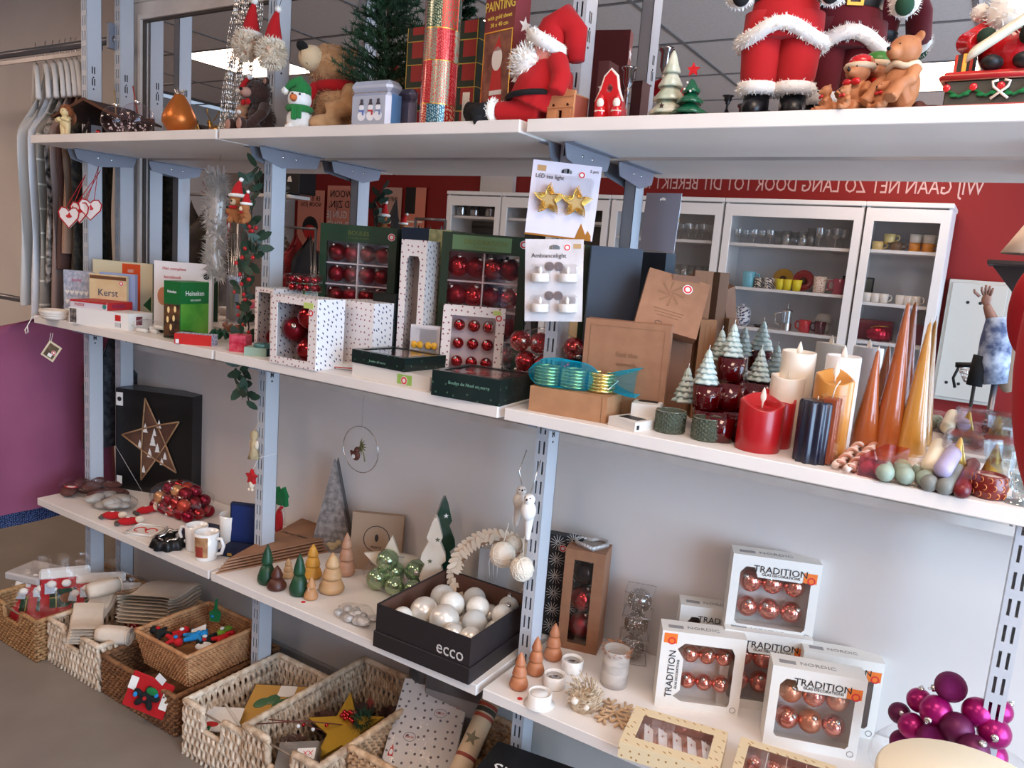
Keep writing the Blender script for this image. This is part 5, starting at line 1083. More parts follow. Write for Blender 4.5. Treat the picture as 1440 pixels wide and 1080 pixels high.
# lying candles and packs at the front
def lying(label, a, b, r, m, z=0, name='dinner_candle', cat='candle', grp=None, taper=1, spiral=False):
    A, B = spot(*a, M), spot(*b, M); A.z = B.z = M; B = A + (B - A) * .75; d = B - A; o = thing(name, label, cat, A + V((0, 0, r + z)), math.atan2(d.y, d.x), grp); Ln = d.length
    if spiral:
        for j in range(2): obj(['wax_strand', 'stripe'][j], G().tube([(t * Ln, (r * .35 if j == 0 else r * .78) * cos(t * 26 + j * 1.5), (r * .35 if j == 0 else r * .78) * sin(t * 26 + j * 1.5)) for t in [i / 60 for i in range(61)]], r * .72 if j == 0 else r * .3, 8), m if j == 0 else mat('brown stripe wax', (190, 130, 104), .4), o)
    else: obj('wax_body', G().at(0, 0, 0, 0, pi / 2, 0).lathe([(0, -.002), (r * .5, -.002), (r, .005), (r, Ln * .9), (r * .7, Ln), (0, Ln)], 18).at(), m, o)
    return o
IVR = mat('ivory pink wax', (238, 214, 200), .4, sss=.2)
lying('twisted ivory candle with brown stripes, the left of two', (1176, 662), (1222, 618), .0095, IVR, spiral=True); lying('twisted ivory candle with brown stripes, the right of two', (1192, 668), (1238, 624), .0095, IVR, spiral=True)
def pack(label, px0, py0, px1, py1, dy, h, m, mi, n, film):
    o, w = flatbox(label, px0, py0, px1, py1, h, dy, film, M, name='candle_pack', cat='candle pack')
    for i in range(n): obj('candle', G().at(w * (i + .5) / n, 0.006, h * .42).tube([(0, 0, 0), (0, dy - .012, 0)], min(w / n * .45, h * .42), 14).at(), mi, o)
    return o, w
PKF = mat('pink clear wrap', (246, 214, 220), .08, alpha=.12, bump=.1, bs=30)
o, w = pack('clear pack of pink dinner candles lying at the shelf front', 1205, 668, 1240, 676, .16, .036, None, mat('pink wax', (226, 112, 132), .4), 2, PKF); obj('white_label', G().box(w * .2, .02, .0305, w * .8, .045, .031), PAPER, o)
p = spot(1262, 684, M); o = thing('green_ball_pack', 'clear pack with pale green ball candles next to the pink pack', 'candle pack', p, rad(10)); ML = mat('pale green wax', (164, 182, 164), .45, sss=.2)
for i in range(3):
    for j in range(3): bx = thing('ball_candle', 'pale green ball candle in the clear pack, %s, %s' % (ROWW[j].replace('top', 'front').replace('second', 'middle').replace('third', 'back'), colname(i, 3)), 'candle', loc_(o, (-.020 + i * .031, .018 + .032 * j, .0165)), 0, 'pale green ball candles'); obj('wax_ball', G().ell(0, 0, 0, .0155), ML, bx)
obj('clear_box', G().box(-.038, 0, 0, .06, .10, .04, .002), CLEAR, o)
lying('grey pillar candle lying below, left one', (1304, 692), (1330, 655), .014, mat('grey wax', (128, 130, 124), .45)); lying('grey pillar candle lying below, right one', (1326, 697), (1350, 660), .014, mat('grey wax')); lying('cream candle lying on the grey ones', (1302, 686), (1322, 640), .0145, mat('cream wax', (224, 212, 184), .45, sss=.2), z=.023); lying('lilac candle lying on top of the grey ones', (1320, 694), (1345, 652), .0145, mat('lilac wax', (172, 160, 190), .45, sss=.2), z=.026)
o = lying('dark red wrapped candle lying at the shelf front', (1350, 702), (1372, 648), .013, mat('dark red candle wax', (128, 30, 30), .35, n2=(96, 24, 34), ns=20)); obj('clear_wrap', G().at(0, 0, 0, 0, pi / 2).lathe([(.0125, 0), (.0125, .10)], 16, cap=False), CLEARF, o)
p = spot(1388, 703, M); p.y += .02; o = thing('etched_tealight_holder', 'round red tealight holder with gold crescent pattern', 'candle holder', p); o.scale = (.88, .88, 1.05); obj('cup', G().lathe([(.024, 0), (.0285, .006), (.031, .02), (.0285, .036), (.027, .038), (.024, .037), (.022, .03), (0, .028)], 28), mat('dark red lacquer', (112, 26, 18), .3, coat=.4), o); obj('wax', G().at(0, 0, .03).lathe([(.021, 0), (.021, .004), (0, .004)], 20), IVR, o)
for j, z in enumerate((.008, .02, .031)):
    for i in range(12): a = i * pi / 6 + j * .26; r = .0305 - abs(z - .02) * .14; obj('gold_crescent', G().at(r * sin(a), -r * cos(a), z, 0, 0, a).tube([(.004 * cos(b), -.0004, .004 * sin(b)) for b in [-1.8 + q * .6 for q in range(7)]], .0009, 4).at(), mat('orange gold', (226, 140, 80), .3, metal=.4), o)
p = P(1318, .14, M); 
o = thing('clear_plastic_case', 'empty clear plastic case with two gold cones inside, at the right', 'plastic case', p, rad(-2)); w = 88 * sc(p); obj('case_shell', G().box(0, 0, 0, w, .10, .075, .008), CLEAR, o); obj('case_lid', G().box(-.002, -.002, .05, w + .002, .102, .078, .006), CLEAR, o)
for i in range(2): c = thing('gold_cone_candle', ['left', 'right'][i] + ' small gold cone candle in the clear plastic case', 'cone candle', loc_(o, (w * (.22 + .5 * i), .03, .001))); obj('wax_cone', G().lathe([(.023, 0), (.003, .068), (0, .072)], 20), mat('metallic gold wax', (196, 158, 74), .3, metal=.6), c)
p = spot(1402, 690, M); p.y += .06; o = thing('crystal_holder', 'clear cut crystal candle holder at the far right of the middle shelf', 'candle holder', p); CRY = mat('cut crystal', (240, 244, 244), .04, alpha=.26); obj('cup', G().lathe([(.026, .0), (.024, .004), (.010, .012), (.016, .02), (.027, .05), (.03, .075), (.027, .075), (.018, .03), (0, .025)], 16, flute=.05, nf=8, sm=False), CRY, o)
p = P(1434, .045, M); o = thing('crystal_holder', 'small clear glass dish holder at the very right edge of the shelf', 'candle holder', p); obj('cup', G().lathe([(.026, 0), (.028, .003), (.012, .007), (.014, .02), (.022, .05), (.020, .05), (.01, .02), (0, .016)], 20), CRY, o)
# ================= LOWER SHELF =================
# ---- left bay
o, w, h = cart('black_star_box', 'big black box showing a wooden star filled with white trees', 'box', 163, .26, 20, 269, .10, 545, mat('black box card', (14, 13, 15), .4, coat=.2), lv=L)
c = V((w * .5, -.002, h * .52)); R_ = w * .46; WDN = mat('light star wood', (182, 142, 104), .6, n2=(160, 120, 84), ns=30); so = [(c.x + a * .88, c.z + b * 1.12) for a, b in star(0, 0, R_, R_ * .42, a0=pi / 2 + .25)]
so = [(x, max(.012, min(h - .012, z))) for x, z in so]
obj('star_back', G().plate(so, (), .001, -.002), mat('star interior print', (112, 78, 60), .6, n2=(84, 54, 40), ns=10), o)
g = G()
for i in range(10): a, b = so[i], so[(i + 1) % 10]; g.tube([(a[0], -.006, a[1]), (b[0], -.006, b[1])], .0035, 4)
for i in range(0, 10, 2): a, b = so[(i + 9) % 10], so[(i + 1) % 10]; g.tube([(a[0], -.006, a[1]), (b[0], -.006, b[1])], .0028, 4)
obj('star_frame', g, WDN, o)
for x, z, s in ((.40, .60, 1), (.58, .66, .9), (.50, .48, 1.2), (.56, .42, 1), (.33, .44, .9), (.62, .30, .8), (.66, .36, .8), (.46, .36, 1.), (.38, .2, .8), (.52, .58, .8)):
    x *= w; z *= h; obj('white_tree', G().plate([(x - .011 * s, z), (x + .011 * s, z), (x + .006 * s, z + .014 * s), (x + .008 * s, z + .014 * s), (x, z + .036 * s), (x - .008 * s, z + .014 * s), (x - .006 * s, z + .014 * s)], (), .001, -.005), PAPER, o)
obj('logo_label', G().plate(rect(.002, h * .83, .032, h * .96), (), .0005, -.0008), PAPER, o); disc(o, 'logo_oval', INK, .017, h * .895, .009, -.0014); obj('barcode_label', G().plate(rect(.004, .02, .028, .052), (), .0005, -.0008), PAPER, o); obj('thin_line', G().tube([(.0, -.001, h * .42), (w * .36, -.001, .0)], .0006, 4), PAPER, o)
random.seed(21)
def bag(label, px, py, a, b, c, mf, fillm=None, n=0, rz=0, film=POLY, cat='bag', name='clear_bag', seed=1, parts='filling', lumps=None):
    p = spot(px, py, L); o = thing(name, label, cat, p, rad(rz)); random.seed(seed)
    g = G()
    for i in range(n): g.ell(random.uniform(-a, a) * .75, random.uniform(-b, b) * .75, random.uniform(.4, 1.3) * c, random.uniform(.5, .8) * a * .45, random.uniform(.3, .5) * b, random.uniform(.35, .6) * c, n=10, m=7, rot=(0, 0, random.random() * 3))
    if n: obj(parts, g, fillm, o)['kind'] = 'stuff'
    bagfilm(o, a, b, c, seed, m=film); return o
bag('clear bag of dark brown felt shapes with a red oval sticker at the shelf end', 128, 697, .13, .075, .030, None, mat('dark brown felt', (92, 50, 42), .85), 16, rz=10, seed=2)
o = thing('oval_sticker', 'red and white oval label on the brown bag', 'label', spot(100, 700, L) + V((0, 0, .042)), rad(30)); obj('label', G().at(0, 0, 0).lathe([(.024, 0), (.024, .001)], 20, sy=.6), REDI, o); obj('label_print', G().lathe([(.016, .001), (.016, .0016)], 20, sy=.55), PAPER, o)
bag('clear bag of grey white tinsel in front of the brown bag', 158, 714, .105, .06, .028, None, mat('grey tinsel', (176, 168, 158), .6, bump=.5, bs=60), 16, rz=12, seed=5)
for i, (px, py, lb) in enumerate(((158, 730, 'red felt gnome lying with legs to the front, left one'), (180, 738, 'red felt gnome with white heart on its back, in front'), (205, 722, 'red felt gnome with a curled white beard, behind the other gnomes'))):
    o = thing('felt_gnome', lb, 'gnome', spot(px, py, L), rad(40 + 20 * i)); obj('body', G().ell(0, 0, .014, .034, .018, .014).ell(.03, 0, .014, .014), REDF, o, remesh=.003)
    obj('beard', G().ell(.036, -.004, .018, .016, .014, .012), HAIR, o); obj('boots', G().ell(-.034, .008, .008, .009, .007, .007).ell(-.034, -.008, .008, .009, .007, .007), mat('grey boot felt', (84, 74, 66), .9), o); obj('white_heart', G().ell(.0, 0, .028, .007, .006, .001), FURW, o)
    if i == 2: obj('curl', G().tube([(.05 + .018 * cos(a), .0, .022 + .018 * sin(a)) for a in [q * .5 for q in range(11)]], .007, 8), HAIR, o)
p = spot(256, 722, L); o = thing('red_bauble_bag', 'clear bag heaped with wine red and golden baubles before the black box', 'bag', p); random.seed(6)
DR = [REDM, mat('wine foil', (140, 16, 44), .25, metal=.7), REDB, mat('peach gold glass', (222, 164, 110), .25, metal=.6), mat('orange red satin', (200, 66, 44), .35, metal=.5)]
k = 0
for lay, (nx, ny) in enumerate(((5, 3), (4, 3), (3, 2))):
    for i in range(nx):
        for j in range(ny):
            m = DR[(i * 2 + j + lay * 3) % 5] if lay else DR[(i + j) % 3]; wd = {'peach gold glass': 'golden peach', 'orange red satin': 'orange red'}.get(m.name, 'wine red')
            bauble(m, loc_(o, ((i - (nx - 1) / 2) * .046, (j - (ny - 1) / 2) * .042, .022 + .034 * lay)), .023, wd + ' bauble in the heaped clear bag, %s layer, ' % ('bottom', 'middle', 'top')[lay] + posw(i / nx, j / ny), wd + ' baubles in the heaped bag', (i, j, 0), seg=14)
bagfilm(o, .145, .085, .058, 12)
o = thing('candy_dish', 'white square dish printed with red candy canes', 'dish', spot(205, 748, L), rad(25)); obj('dish', G().box(-.05, -.045, 0, .05, .045, .006, .003).tube([(-.05, -.045, .008), (.05, -.045, .008), (.05, .045, .008), (-.05, .045, .008)], .004, 6, True), mat('white porcelain', (236, 230, 222), .2, coat=.5), o)
for s in (-1, 1): obj('candy_print', G().tube([(.02 * s + .018 * cos(a), .02 * sin(a), .0065) for a in [q * .6 for q in range(9)]], .0022, 5), REDI, o)
o = thing('bundt_mould', 'black fluted baking mould with a shiny tin cutter in it', 'baking mould', spot(238, 768, L)); obj('mould', G().lathe([(.052, 0), (.056, .004), (.046, .030), (.040, .032), (.034, .008), (.015, .008), (.012, .028), (0, .030)], 48, flute=.10, nf=9), mat('black mould metal', (28, 28, 30), .4, metal=.4), o)
obj('tin_cutter', G().at(.0, 0, .034, .4).tube([(.03 * cos(a) * (1 + .2 * cos(5 * a)), .03 * sin(a) * (1 + .2 * cos(5 * a)), 0) for a in [q * pi / 15 for q in range(30)]], .005, 6, True), SILV, o)
o = thing('jewel_case', 'open dark blue case standing behind the mugs', 'case', P(322, .17, L), rad(25)); BLV = mat('navy velvet', (12, 26, 62), .8); obj('lid', G().box(0, .0, .0, .095, .016, .15, .004), BLV, o); obj('tray', G().box(0, -.09, 0, .095, .0, .016, .004), BLV, o); obj('lid_inset', G().box(.008, -.001, .02, .087, .0, .142), mat('royal blue satin', (20, 44, 104), .5), o); obj('clasp', G().box(.04, -.092, .006, .055, -.09, .014), GOLD, o)
o, w = flatbox('flat navy card box with gold lettering behind the moulds and mugs', 245, 752, 318, 768, .014, .10, mat('navy card', (16, 28, 62), .4), L, name='navy_flat_box', cat='box'); o.location.y += .02
txt(o, 'Kerst', .02, GOLD, (w * .4, .05, .0145), (0, 0, 0))
MUG = mat('white glazed mug', (238, 234, 228), .15, coat=.6)
def mug(label, px, py, r, h, rz, lv=L, m=MUG, deco=0, yoff=0, name='mug'):
    o = thing(name, label, 'mug', spot(px, py, lv) if yoff == 0 else yoff, rad(rz)); obj('cup', G().lathe([(r * .82, 0), (r * .9, .004), (r * .93, h * .5), (r, h), (r * .95, h), (r * .87, h * .5), (r * .8, .008), (0, .008)], 28), m, o)
    obj('handle', G().tube([(r * .9, 0, h * .82), (r * 1.45, 0, h * .84), (r * 1.68, 0, h * .6), (r * 1.5, 0, h * .32), (r * .88, 0, h * .22)], [r * .15] * 5, 8), m, o)
    return o
o = mug('white mug with a brown vintage santa picture, nearest the shelf front', 290, 785, .038, .088, 15)
g = G(); n = 8
for j in range(6):
    pass
vs = [(.0388 * cos(a) * q, .0388 * sin(a) * q, z) for z, q in ((.014, .93), (.08, .99)) for a in [-2.0 + i * 1.2 / n for i in range(n + 1)]]; g.add(vs, [(i, i + 1, i + n + 2, i + n + 1) for i in range(n)], True); obj('santa_picture', g, mat('vintage print', (150, 104, 70), .4, n2=(186, 140, 96), ns=40), o)
vs = [(.0393 * cos(a) * q, .0393 * sin(a) * q, z) for z, q in ((.016, .93), (.05, .96)) for a in [-1.9 + i * .7 / n for i in range(n + 1)]]; obj('red_robe_print', G().add(vs, [(i, i + 1, i + n + 2, i + n + 1) for i in range(n)], True), mat('robe print', (150, 56, 44), .5), o)
mug('plain white mug seen mostly behind the picture mug', 276, 772, .036, .082, 200); mug('tall white mug with tiny red sprig behind the picture mug', 325, 762, .040, .098, 12)
# ---- ornaments on the second upright
STR_ = mat('straw', (186, 164, 126), .9, bump=.5, bs=150)
p = aty(357, 645, .112); o = thing('straw_figure', 'small straw and pale cloth angel hanging low on the second upright', 'ornament', p); obj('straw_body', G().lathe([(.018, 0), (.010, .03), (.012, .05), (.007, .06), (.012, .07), (.010, .085), (0, .09)], 12, flute=.1, nf=6), STR_, o); obj('pale_arms', G().ell(-.014, 0, .045, .006, .006, .014).ell(.012, 0, .045, .006, .006, .014), HAIR, o); cord('cord', [(0, 0, .088), (0, .02, .12)], .0008, STR_, o)
p = aty(354, 676, .100); o = thing('red_gnome_ornament', 'little gnome in red star hat hanging below the straw angel', 'ornament', p); obj('hat', G().plate(star(0, .012, .026, .013), (), .012, -.006), REDF, o, remesh=.002); obj('body', G().ell(0, 0, -.012, .009, .008, .013).ell(-.006, -.004, -.028, .005).ell(.007, -.004, -.026, .005), HAIR, o); cord('cord', [(0, 0, .03), (.006, .02, .07), (.03, .066, .08)], .0008, PAPER, o)
p = P(393, .32, L + .13); o = thing('elf_ornament_bag', 'clear bag with a red and green elf ornament standing against the wall', 'ornament', (p.x, .32, L)); obj('elf_body', G().ell(0, 0, .06, .016, .014, .05).tube([(.0, 0, .10), (.018, -.005, .12)], .007, 8), REDF, o, remesh=.003); obj('elf_hat', G().plate([(-.03, .12), (.03, .12), (.026, .15), (.032, .152), (.012, .185), (-.004, .165), (-.018, .18), (-.024, .15)], (), .014), GREENF, o); obj('elf_legs', G().tube([(0, 0, .03), (-.006, 0, .004)], .006, 6), PAPER, o); bagfilm(o, .028, .016, .07, 2, z=.075)
# glass ring ornament hanging on the wall
c = aty(507, 632, .34); o = thing('ring_ornament', 'thin clear ring with a small robin and mistletoe hanging against the wall', 'ornament', c); r = 33 * sc(c)
obj('ring', G().tube([(r * cos(a), 0, r * sin(a)) for a in [i * pi / 24 for i in range(48)]], .0016, 6, True), SILV, o); cord('thread', [(0, 0, r), (.004, 0, r + .10)], .0005, SILV, o)
obj('robin', G().ell(-.018, 0, -.022, .016, .010, .018).ell(-.014, 0, -.004, .010).tube([(-.03, 0, -.03), (-.04, 0, -.01)], .005, 6), mat('robin brown', (96, 48, 34), .6), o, remesh=.002); disc(o, 'robin_breast', PAPER, -.018, -.024, .007, -.012); g = G()
for i in range(9): a = .3 + i * .42; g.at(-.004, 0, .01, 0, a).plate([(0, 0), (.004, .012), (0, .03), (-.004, .012)], (), .0008)
obj('mistletoe', g.at(), mat('dry green', (128, 124, 84), .7), o); obj('twig', G().tube([(0, 0, .012), (.014, 0, -.012), (.02, 0, -.036)], .0022, 5), mat('dry green'), o)
# grey cone tree, kraft things
p = P(435, .32, L); o = thing('felt_cone_tree', 'tall grey marbled triangular tree standing against the wall', 'decor tree', p, rad(28)); wv = ext(p, rad(28), 494); hh = zat((p.x + .03, p.y, L), 646) - L; GF = mat('grey marbled felt', (158, 148, 142), .9, n2=(112, 104, 100), ns=50)
obj('front_face', G().plate([(0, 0), (wv, 0), (wv * .5, hh)], (), .018), GF, o); obj('dark_edge', G().at(0, .018, 0).plate([(0, 0), (wv * 1.06, 0), (wv * .54, hh)], (), .012), mat('dark grey felt', (92, 86, 84), .9), o)
g = G()
for j in range(5): g.ell(wv * .6 + random.uniform(-.015, .015), -.006, .02 + random.uniform(0, .02), .012, .006, .01)
obj('twig_knot', g, STR_, o)
o, w, h = cart('kraft_ornament_box', 'kraft box printed with a hanging bauble, leaning on the wall', 'box', 490, .30, 28, 562, .03, 722, mat('pale kraft', (162, 136, 112), .75), lv=L, rx=-.12); obj('printed_bauble', G().plate(oval(w * .5, h * .56, w * .26), (oval(w * .5, h * .56, w * .245),), .0004, -.0008).plate(oval(w * .5, h * .58, .006, .012), (), .0004, -.0008), INK, o); txt(o, 'merry', .014, INK, (w * .5, -.001, h * .42)); txt(o, 'kerst', .012, INK, (w * .5, -.001, h * .12))
for i in range(5):
    p = spot(303 + 1.5 * i, 808, L) + V((.002 * i, .004 * i, .010 * i)); o = thing('kraft_triangle_pack', ['lowest', 'second', 'middle', 'fourth', 'topmost'][i] + ' flat triangular kraft packet in the stack of five', 'kraft packet', p, rad(6 + i * .8), 'stacked kraft triangles')
    a, b, c_ = V((0, 0, 0)), spot(470, 775, L) - spot(303, 808, L), spot(432, 742, L) - spot(303, 808, L); n_ = Matrix.Rotation(-rad(6), 3, 'Z'); b, c_ = n_ @ b, n_ @ c_
    g = G(); g.add([a, b, c_, a + V((0, 0, .005)), b + V((0, 0, .005)), c_ + V((0, 0, .005))], [(0, 2, 1), (3, 4, 5), (0, 1, 4, 3), (1, 2, 5, 4), (2, 0, 3, 5)]); obj('packet', g, mat('kraft packet', (156, 114, 84), .75, n2=(148, 106, 78), ns=20), o)
    if i == 4:
        m_ = (a + b + c_) / 3; obj('dark_slot', G().at(c_.x * .82 + b.x * .12, c_.y * .86 + b.y * .06, .0056, 0, 0, -.5).box(-.02, -.006, 0, .02, .006, .0004), INK, o); txt(o, 'Merry Xmas', .02, INK, m_ + V((0, 0, .0055)), (0, 0, 0)); disc_ = obj('printed_seal', G().at(b.x * .2 + .03, b.y * .2 + .03, .0056).tube([(.01 * cos(q), .01 * sin(q), 0) for q in [z * pi / 8 for z in range(16)]], .0005, 4, True), INK, o)
# wooden trees in front
GW = mat('dark green painted wood', (28, 72, 44), .45, n2=(22, 60, 38), ns=20); YW = mat('yellow stained wood', (216, 158, 62), .5, n2=(202, 142, 50), ns=20, stretch=(1, 1, 6)); TW = mat('pale turned wood', (206, 168, 122), .5, n2=(190, 148, 104), ns=12, stretch=(1, 1, 6)); PW = mat('pinkish turned wood', (194, 146, 116), .5, n2=(180, 132, 104), ns=12, stretch=(1, 1, 6)); BW = mat('dark brown wood', (86, 42, 26), .45, n2=(70, 32, 20), ns=12)
def wt(label, px, py, pt, wpx, m, tiers=3):
    p = spot(px, py, L); r = wpx / 2 * sc(p); h = zat(p, pt) - L; o = wood_tree(label, p, h, r, m, tiers, name='wooden_tree'); return o
wt('taller dark green wooden tree, left of the brown one', 375, 820, 765, 26, GW, 2); wt('short dark brown wooden tree in front of the kraft packets', 389, 828, 795, 27, BW, 2); wt('tiny pale wooden tree behind the brown and second green tree', 405, 812, 785, 17, TW)
wt('dark green wooden tree in front of the yellow tree', 420, 836, 778, 27, GW, 2); wt('yellow stained wooden tree with white thread', 439, 812, 765, 27, YW); wt('broad pale wooden tree with three tiers at the front', 466, 832, 777, 36, TW); wt('slim pinkish wooden tree at the back of the group', 486, 808, 749, 26, PW)
o = wt('tiny tan wooden tree with a string and a red sticker tag', 437, 842, 811, 20, mat('tan wood', (192, 140, 94), .5), 2); obj('string', G().tube([(0, -.012, .02), (.004, -.014, .035), (.0, -.006, .045)], .0009, 4), CORD, o); obj('round_sticker', G().at(.002, -.03, .0004).lathe([(.010, 0), (.010, .0006)], 14), PAPER, o); obj('red_ring', G().at(.002, -.03, .0011).lathe([(.007, 0), (.007, .0004)], 14), RINGR, o)
# white star, ceramic trees
p = P(546, .28, L); o = thing('ceramic_star', 'white ceramic star with red scratched decoration leaning on the kraft box', 'star ornament', p, rad(30)); o.rotation_euler = (-.12, 0, rad(30)); CR2 = mat('cream glaze', (228, 214, 196), .35, n2=(218, 202, 180), ns=20); R_ = 40 * sc(p)
obj('star_body', G().plate([(a, b * 1.0 + R_ * .8) for a, b in star(0, 0, R_, R_ * .48)], (), .016), CR2, o)
for a, b in ((0, .8), (-.3, .45), (.3, .5), (0, .35), (.05, 1.1)): g = G(); a *= R_; b *= R_; g.tube([(a - .006, -.001, b), (a + .006, -.001, b + .006)], .0011, 4); g.tube([(a - .006, -.001, b + .006), (a + .006, -.001, b)], .0011, 4); obj('red_scratch', g, mat('rust ink', (132, 52, 40), .6), o)
def plate_tree(label, px, py, y, wpx, pt, m, rz, t, stars, m2):
    p = P(px, y, L); o = thing('ceramic_tree_plaque', label, 'ceramic tree', p, rad(rz)); w = wpx * sc(p) / 2; h = zat(p, pt) - L; pr = [(.45, 0), (1, .06), (.98, .13), (.62, .24), (.82, .29), (.5, .46), (.8, .51), (.74, .58), (.36, .72), (.5, .77), (.2, .95), (.06, 1)]
    pl = [(a * w, b * h) for a, b in pr] + [(-a * w, b * h) for a, b in pr[::-1]]
    obj('tree_body', G().plate(pl, (), t), m, o)
    for a, b in stars: obj('star_mark', G().plate(star(a * w, b * h, .008, .0035, 5), (), .0006, -.001), m2, o)
    return o
plate_tree('cream ceramic tree with star marks and a fine red line', 605, 0, .27, 44, 728, CR2, 35, .028, ((-.3, .12), (.3, .2), (-.2, .5), (.2, .75), (0, .3)), mat('olive ink', (90, 90, 60), .6))
plate_tree('dark green ceramic tree with white star behind the cream one', 617, 0, .33, 46, 700, mat('bottle green glaze', (28, 62, 46), .2, coat=.5), 42, .022, ((.12, .82), (-.3, .6)), PAPER)
# bag of green baubles
p = spot(556, 838, L) + V((0, .03, 0)); o = thing('green_bauble_bag', 'clear bag of shiny green baubles left of the shoe box', 'bag', p, rad(10)); GB = mat('shiny sage glass', (158, 182, 142), .12, metal=.8); k = 0
for x, y, z, r in ((-.075, -.02, .03, .03), (-.01, -.03, .026, .026), (.05, -.02, .026, .026), (-.04, .02, .045, .028), (-.055, .0, .085, .030), (.03, .03, .06, .032), (.09, .03, .03, .028), (.075, .07, .075, .028), (.11, .07, .05, .024)):
    bauble(GB, loc_(o, (x, y, z + .004)), r * 1.13, 'shiny sage green bauble in the clear bag beside the shoe box', 'green baubles in the bag', (x * 30, y * 40, 0))
bagfilm(o, .13, .09, .055, 7)
o = bag('small clear bag of silver white tinsel before the green baubles', 502, 872, .062, .04, .020, None, mat('silver tinsel', (206, 202, 198), .4, metal=.4, bump=.6, bs=60), 14, seed=9); obj('round_sticker', G().at(.02, -.02, .035).lathe([(.009, 0), (.009, .001)], 14), PAPER, o)
# wreath leaning on the wall
c = P(690, .33, L); r = 53 * sc(c); o = thing('wooden_wreath', 'pale wooden leaf wreath leaning on the wall behind the shoe box', 'wreath', c, 0); o.rotation_euler = (-.15, 0, rad(33)); WL = mat('pale raw wood', (226, 204, 178), .6)
obj('hoop', G().tube([(r * .9 * cos(a), 0, r * 1.05 + r * .9 * sin(a)) for a in [i * pi / 16 for i in range(32)]], .004, 6, True), mat('brown hoop', (140, 104, 76), .7), o); random.seed(14); lm = G().plate([(0, 0), (.007, .012), (.006, .03), (0, .036), (-.006, .03), (-.007, .012)], (), .003).mesh('wood_leaf', WL)
for i in range(100): a = i * 2 * pi / 100; q = bpy.data.objects.new('wood_leaf', lm); COL.objects.link(q); q.parent = o; rr_ = r * (.82 + .2 * (i % 2)); q.location = (rr_ * cos(a), random.uniform(-.010, .004), r * 1.05 + rr_ * sin(a)); q.rotation_euler = (random.uniform(-.3, .3), pi / 2 - a + (.7 if i % 2 else 1.9) - pi / 2, 0)
obj('grey_plaque', G().box(-.045, .004, r * .25, .04, .010, r * 1.75), mat('grey plaque', (158, 152, 148), .7), o)
for i in range(3): obj('ribbon', G().tube([(-.01 + .012 * i, -.008, r * 1.9), (-.016 + .012 * i, -.01, r * 1.4), (-.01 + .010 * i, -.008, r * .9)], .0012, 4), PAPER, o)
for i, (px, py, y, r_, lb) in enumerate(((707, 780, .16, 18, 'cream yarn wound ball in front of the wreath'), (734, 800, .125, 17, 'cream yarn wound ball touching the third upright'), (722, 765, .20, 13, 'paler wound ball half hidden behind the other two'))):
    c = aty(px, py, y); o = thing('yarn_ball', lb, 'ornament ball', c, i); r = r_ * sc(c); YN = mat('cream yarn', (226, 214, 196), .85, bump=.5, bs=90); obj('ball', G().ell(0, 0, 0, r), YN, o); g = G()
    for j in range(12): a = j * pi / 12; g.at(0, 0, 0, a, .4 * j, 0).tube([(r * cos(b), r * sin(b), 0) for b in [q * pi / 14 for q in range(28)]], .0012, 4, True)
    obj('yarn_windings', g.at(), YN, o); cord('cord', [(0, 0, r), (.004, .01, r + .05)], .0008, CORD, o)
# ecco shoe box with white baubles
EB = mat('black brown shoe box', (34, 28, 30), .5); EI = mat('box inside brown', (92, 60, 46), .8); a, rz, w = two(527, 908, 658, 962, L); d = .30; h = .115; o = thing('shoe_box', 'dark open shoe box lettered ecco holding white and silver baubles', 'box', a, rz); EO = o
obj('box_lid', G().box(-.004, -.004, 0, w + .004, 0, .042, .001).box(-.004, d, 0, w + .004, d + .004, .042, .001).box(-.004, 0, 0, 0, d, .042).box(w, 0, 0, w + .004, d, .042).box(0, 0, 0, w, d, .003), EB, o)
obj('box_front', G().box(0, .0, .003, w, .003, h), EB, o); obj('box_side', G().box(0, .003, .003, .003, d, h), EB, o); obj('box_side', G().box(w - .003, .003, .003, w, d, h), EB, o); obj('box_rear', G().box(0.003, d - .003, .003, w - .003, d, h), EB, o)
obj('inner_lining', G().box(.0034, d - .0036, .004, w - .0034, d - .0032, h - .003).box(.0032, .004, .004, .0036, d - .004, h - .003), EI, o); obj('inner_floor', G().box(.003, .003, .003, w - .003, d - .003, .004), EI, o)
txt(o, 'ecco', .048, mat('silver ink', (206, 198, 190), .4), (w * .80, -.001, h * .56), sx=.9)
PE = mat('pearl white glass', (240, 234, 222), .3, metal=.0, coat=.4, n2=(236, 232, 224), ns=80); PS = mat('silver satin glass', (232, 224, 212), .3, metal=.35, coat=.3); PW2 = mat('white glitter ball', (236, 232, 224), .5, bump=.6, bs=250); random.seed(31)
spots = [(x, y, .040, .036) for x in (.05, .125, .2, .275) for y in (.045, .12, .195, .26)] + [(.085, .10, .082, .040), (.17, .085, .088, .042), (.24, .13, .084, .034), (.13, .17, .088, .036), (.20, .20, .086, .034), (.28, .06, .080, .030), (.07, .20, .082, .036), (.15, .25, .080, .034), (.28, .21, .084, .032), (.055, .045, .078, .028), (.23, .05, .082, .027), (.26, .27, .080, .030)]
for i, (x, y, z, r) in enumerate(spots):
    m = [PE, PW2, PE, PS, PW2][(i * 3) % 5]; wd = {'silver satin glass': 'silver satin', 'white glitter ball': 'white glitter'}.get(m.name, 'pearl white')
    if i == 17: m, wd = PS, 'silver satin'
    bauble(m, loc_(o, (x * w / .325, y, z)), r * .93, wd + (' bauble on top of the heap in the ecco box, ' if i > 15 else ' bauble low in the ecco box, ') + posw(x / .33, y / .31), wd + ' baubles in the shoe box', (i * 1.3, i * .8, 0))
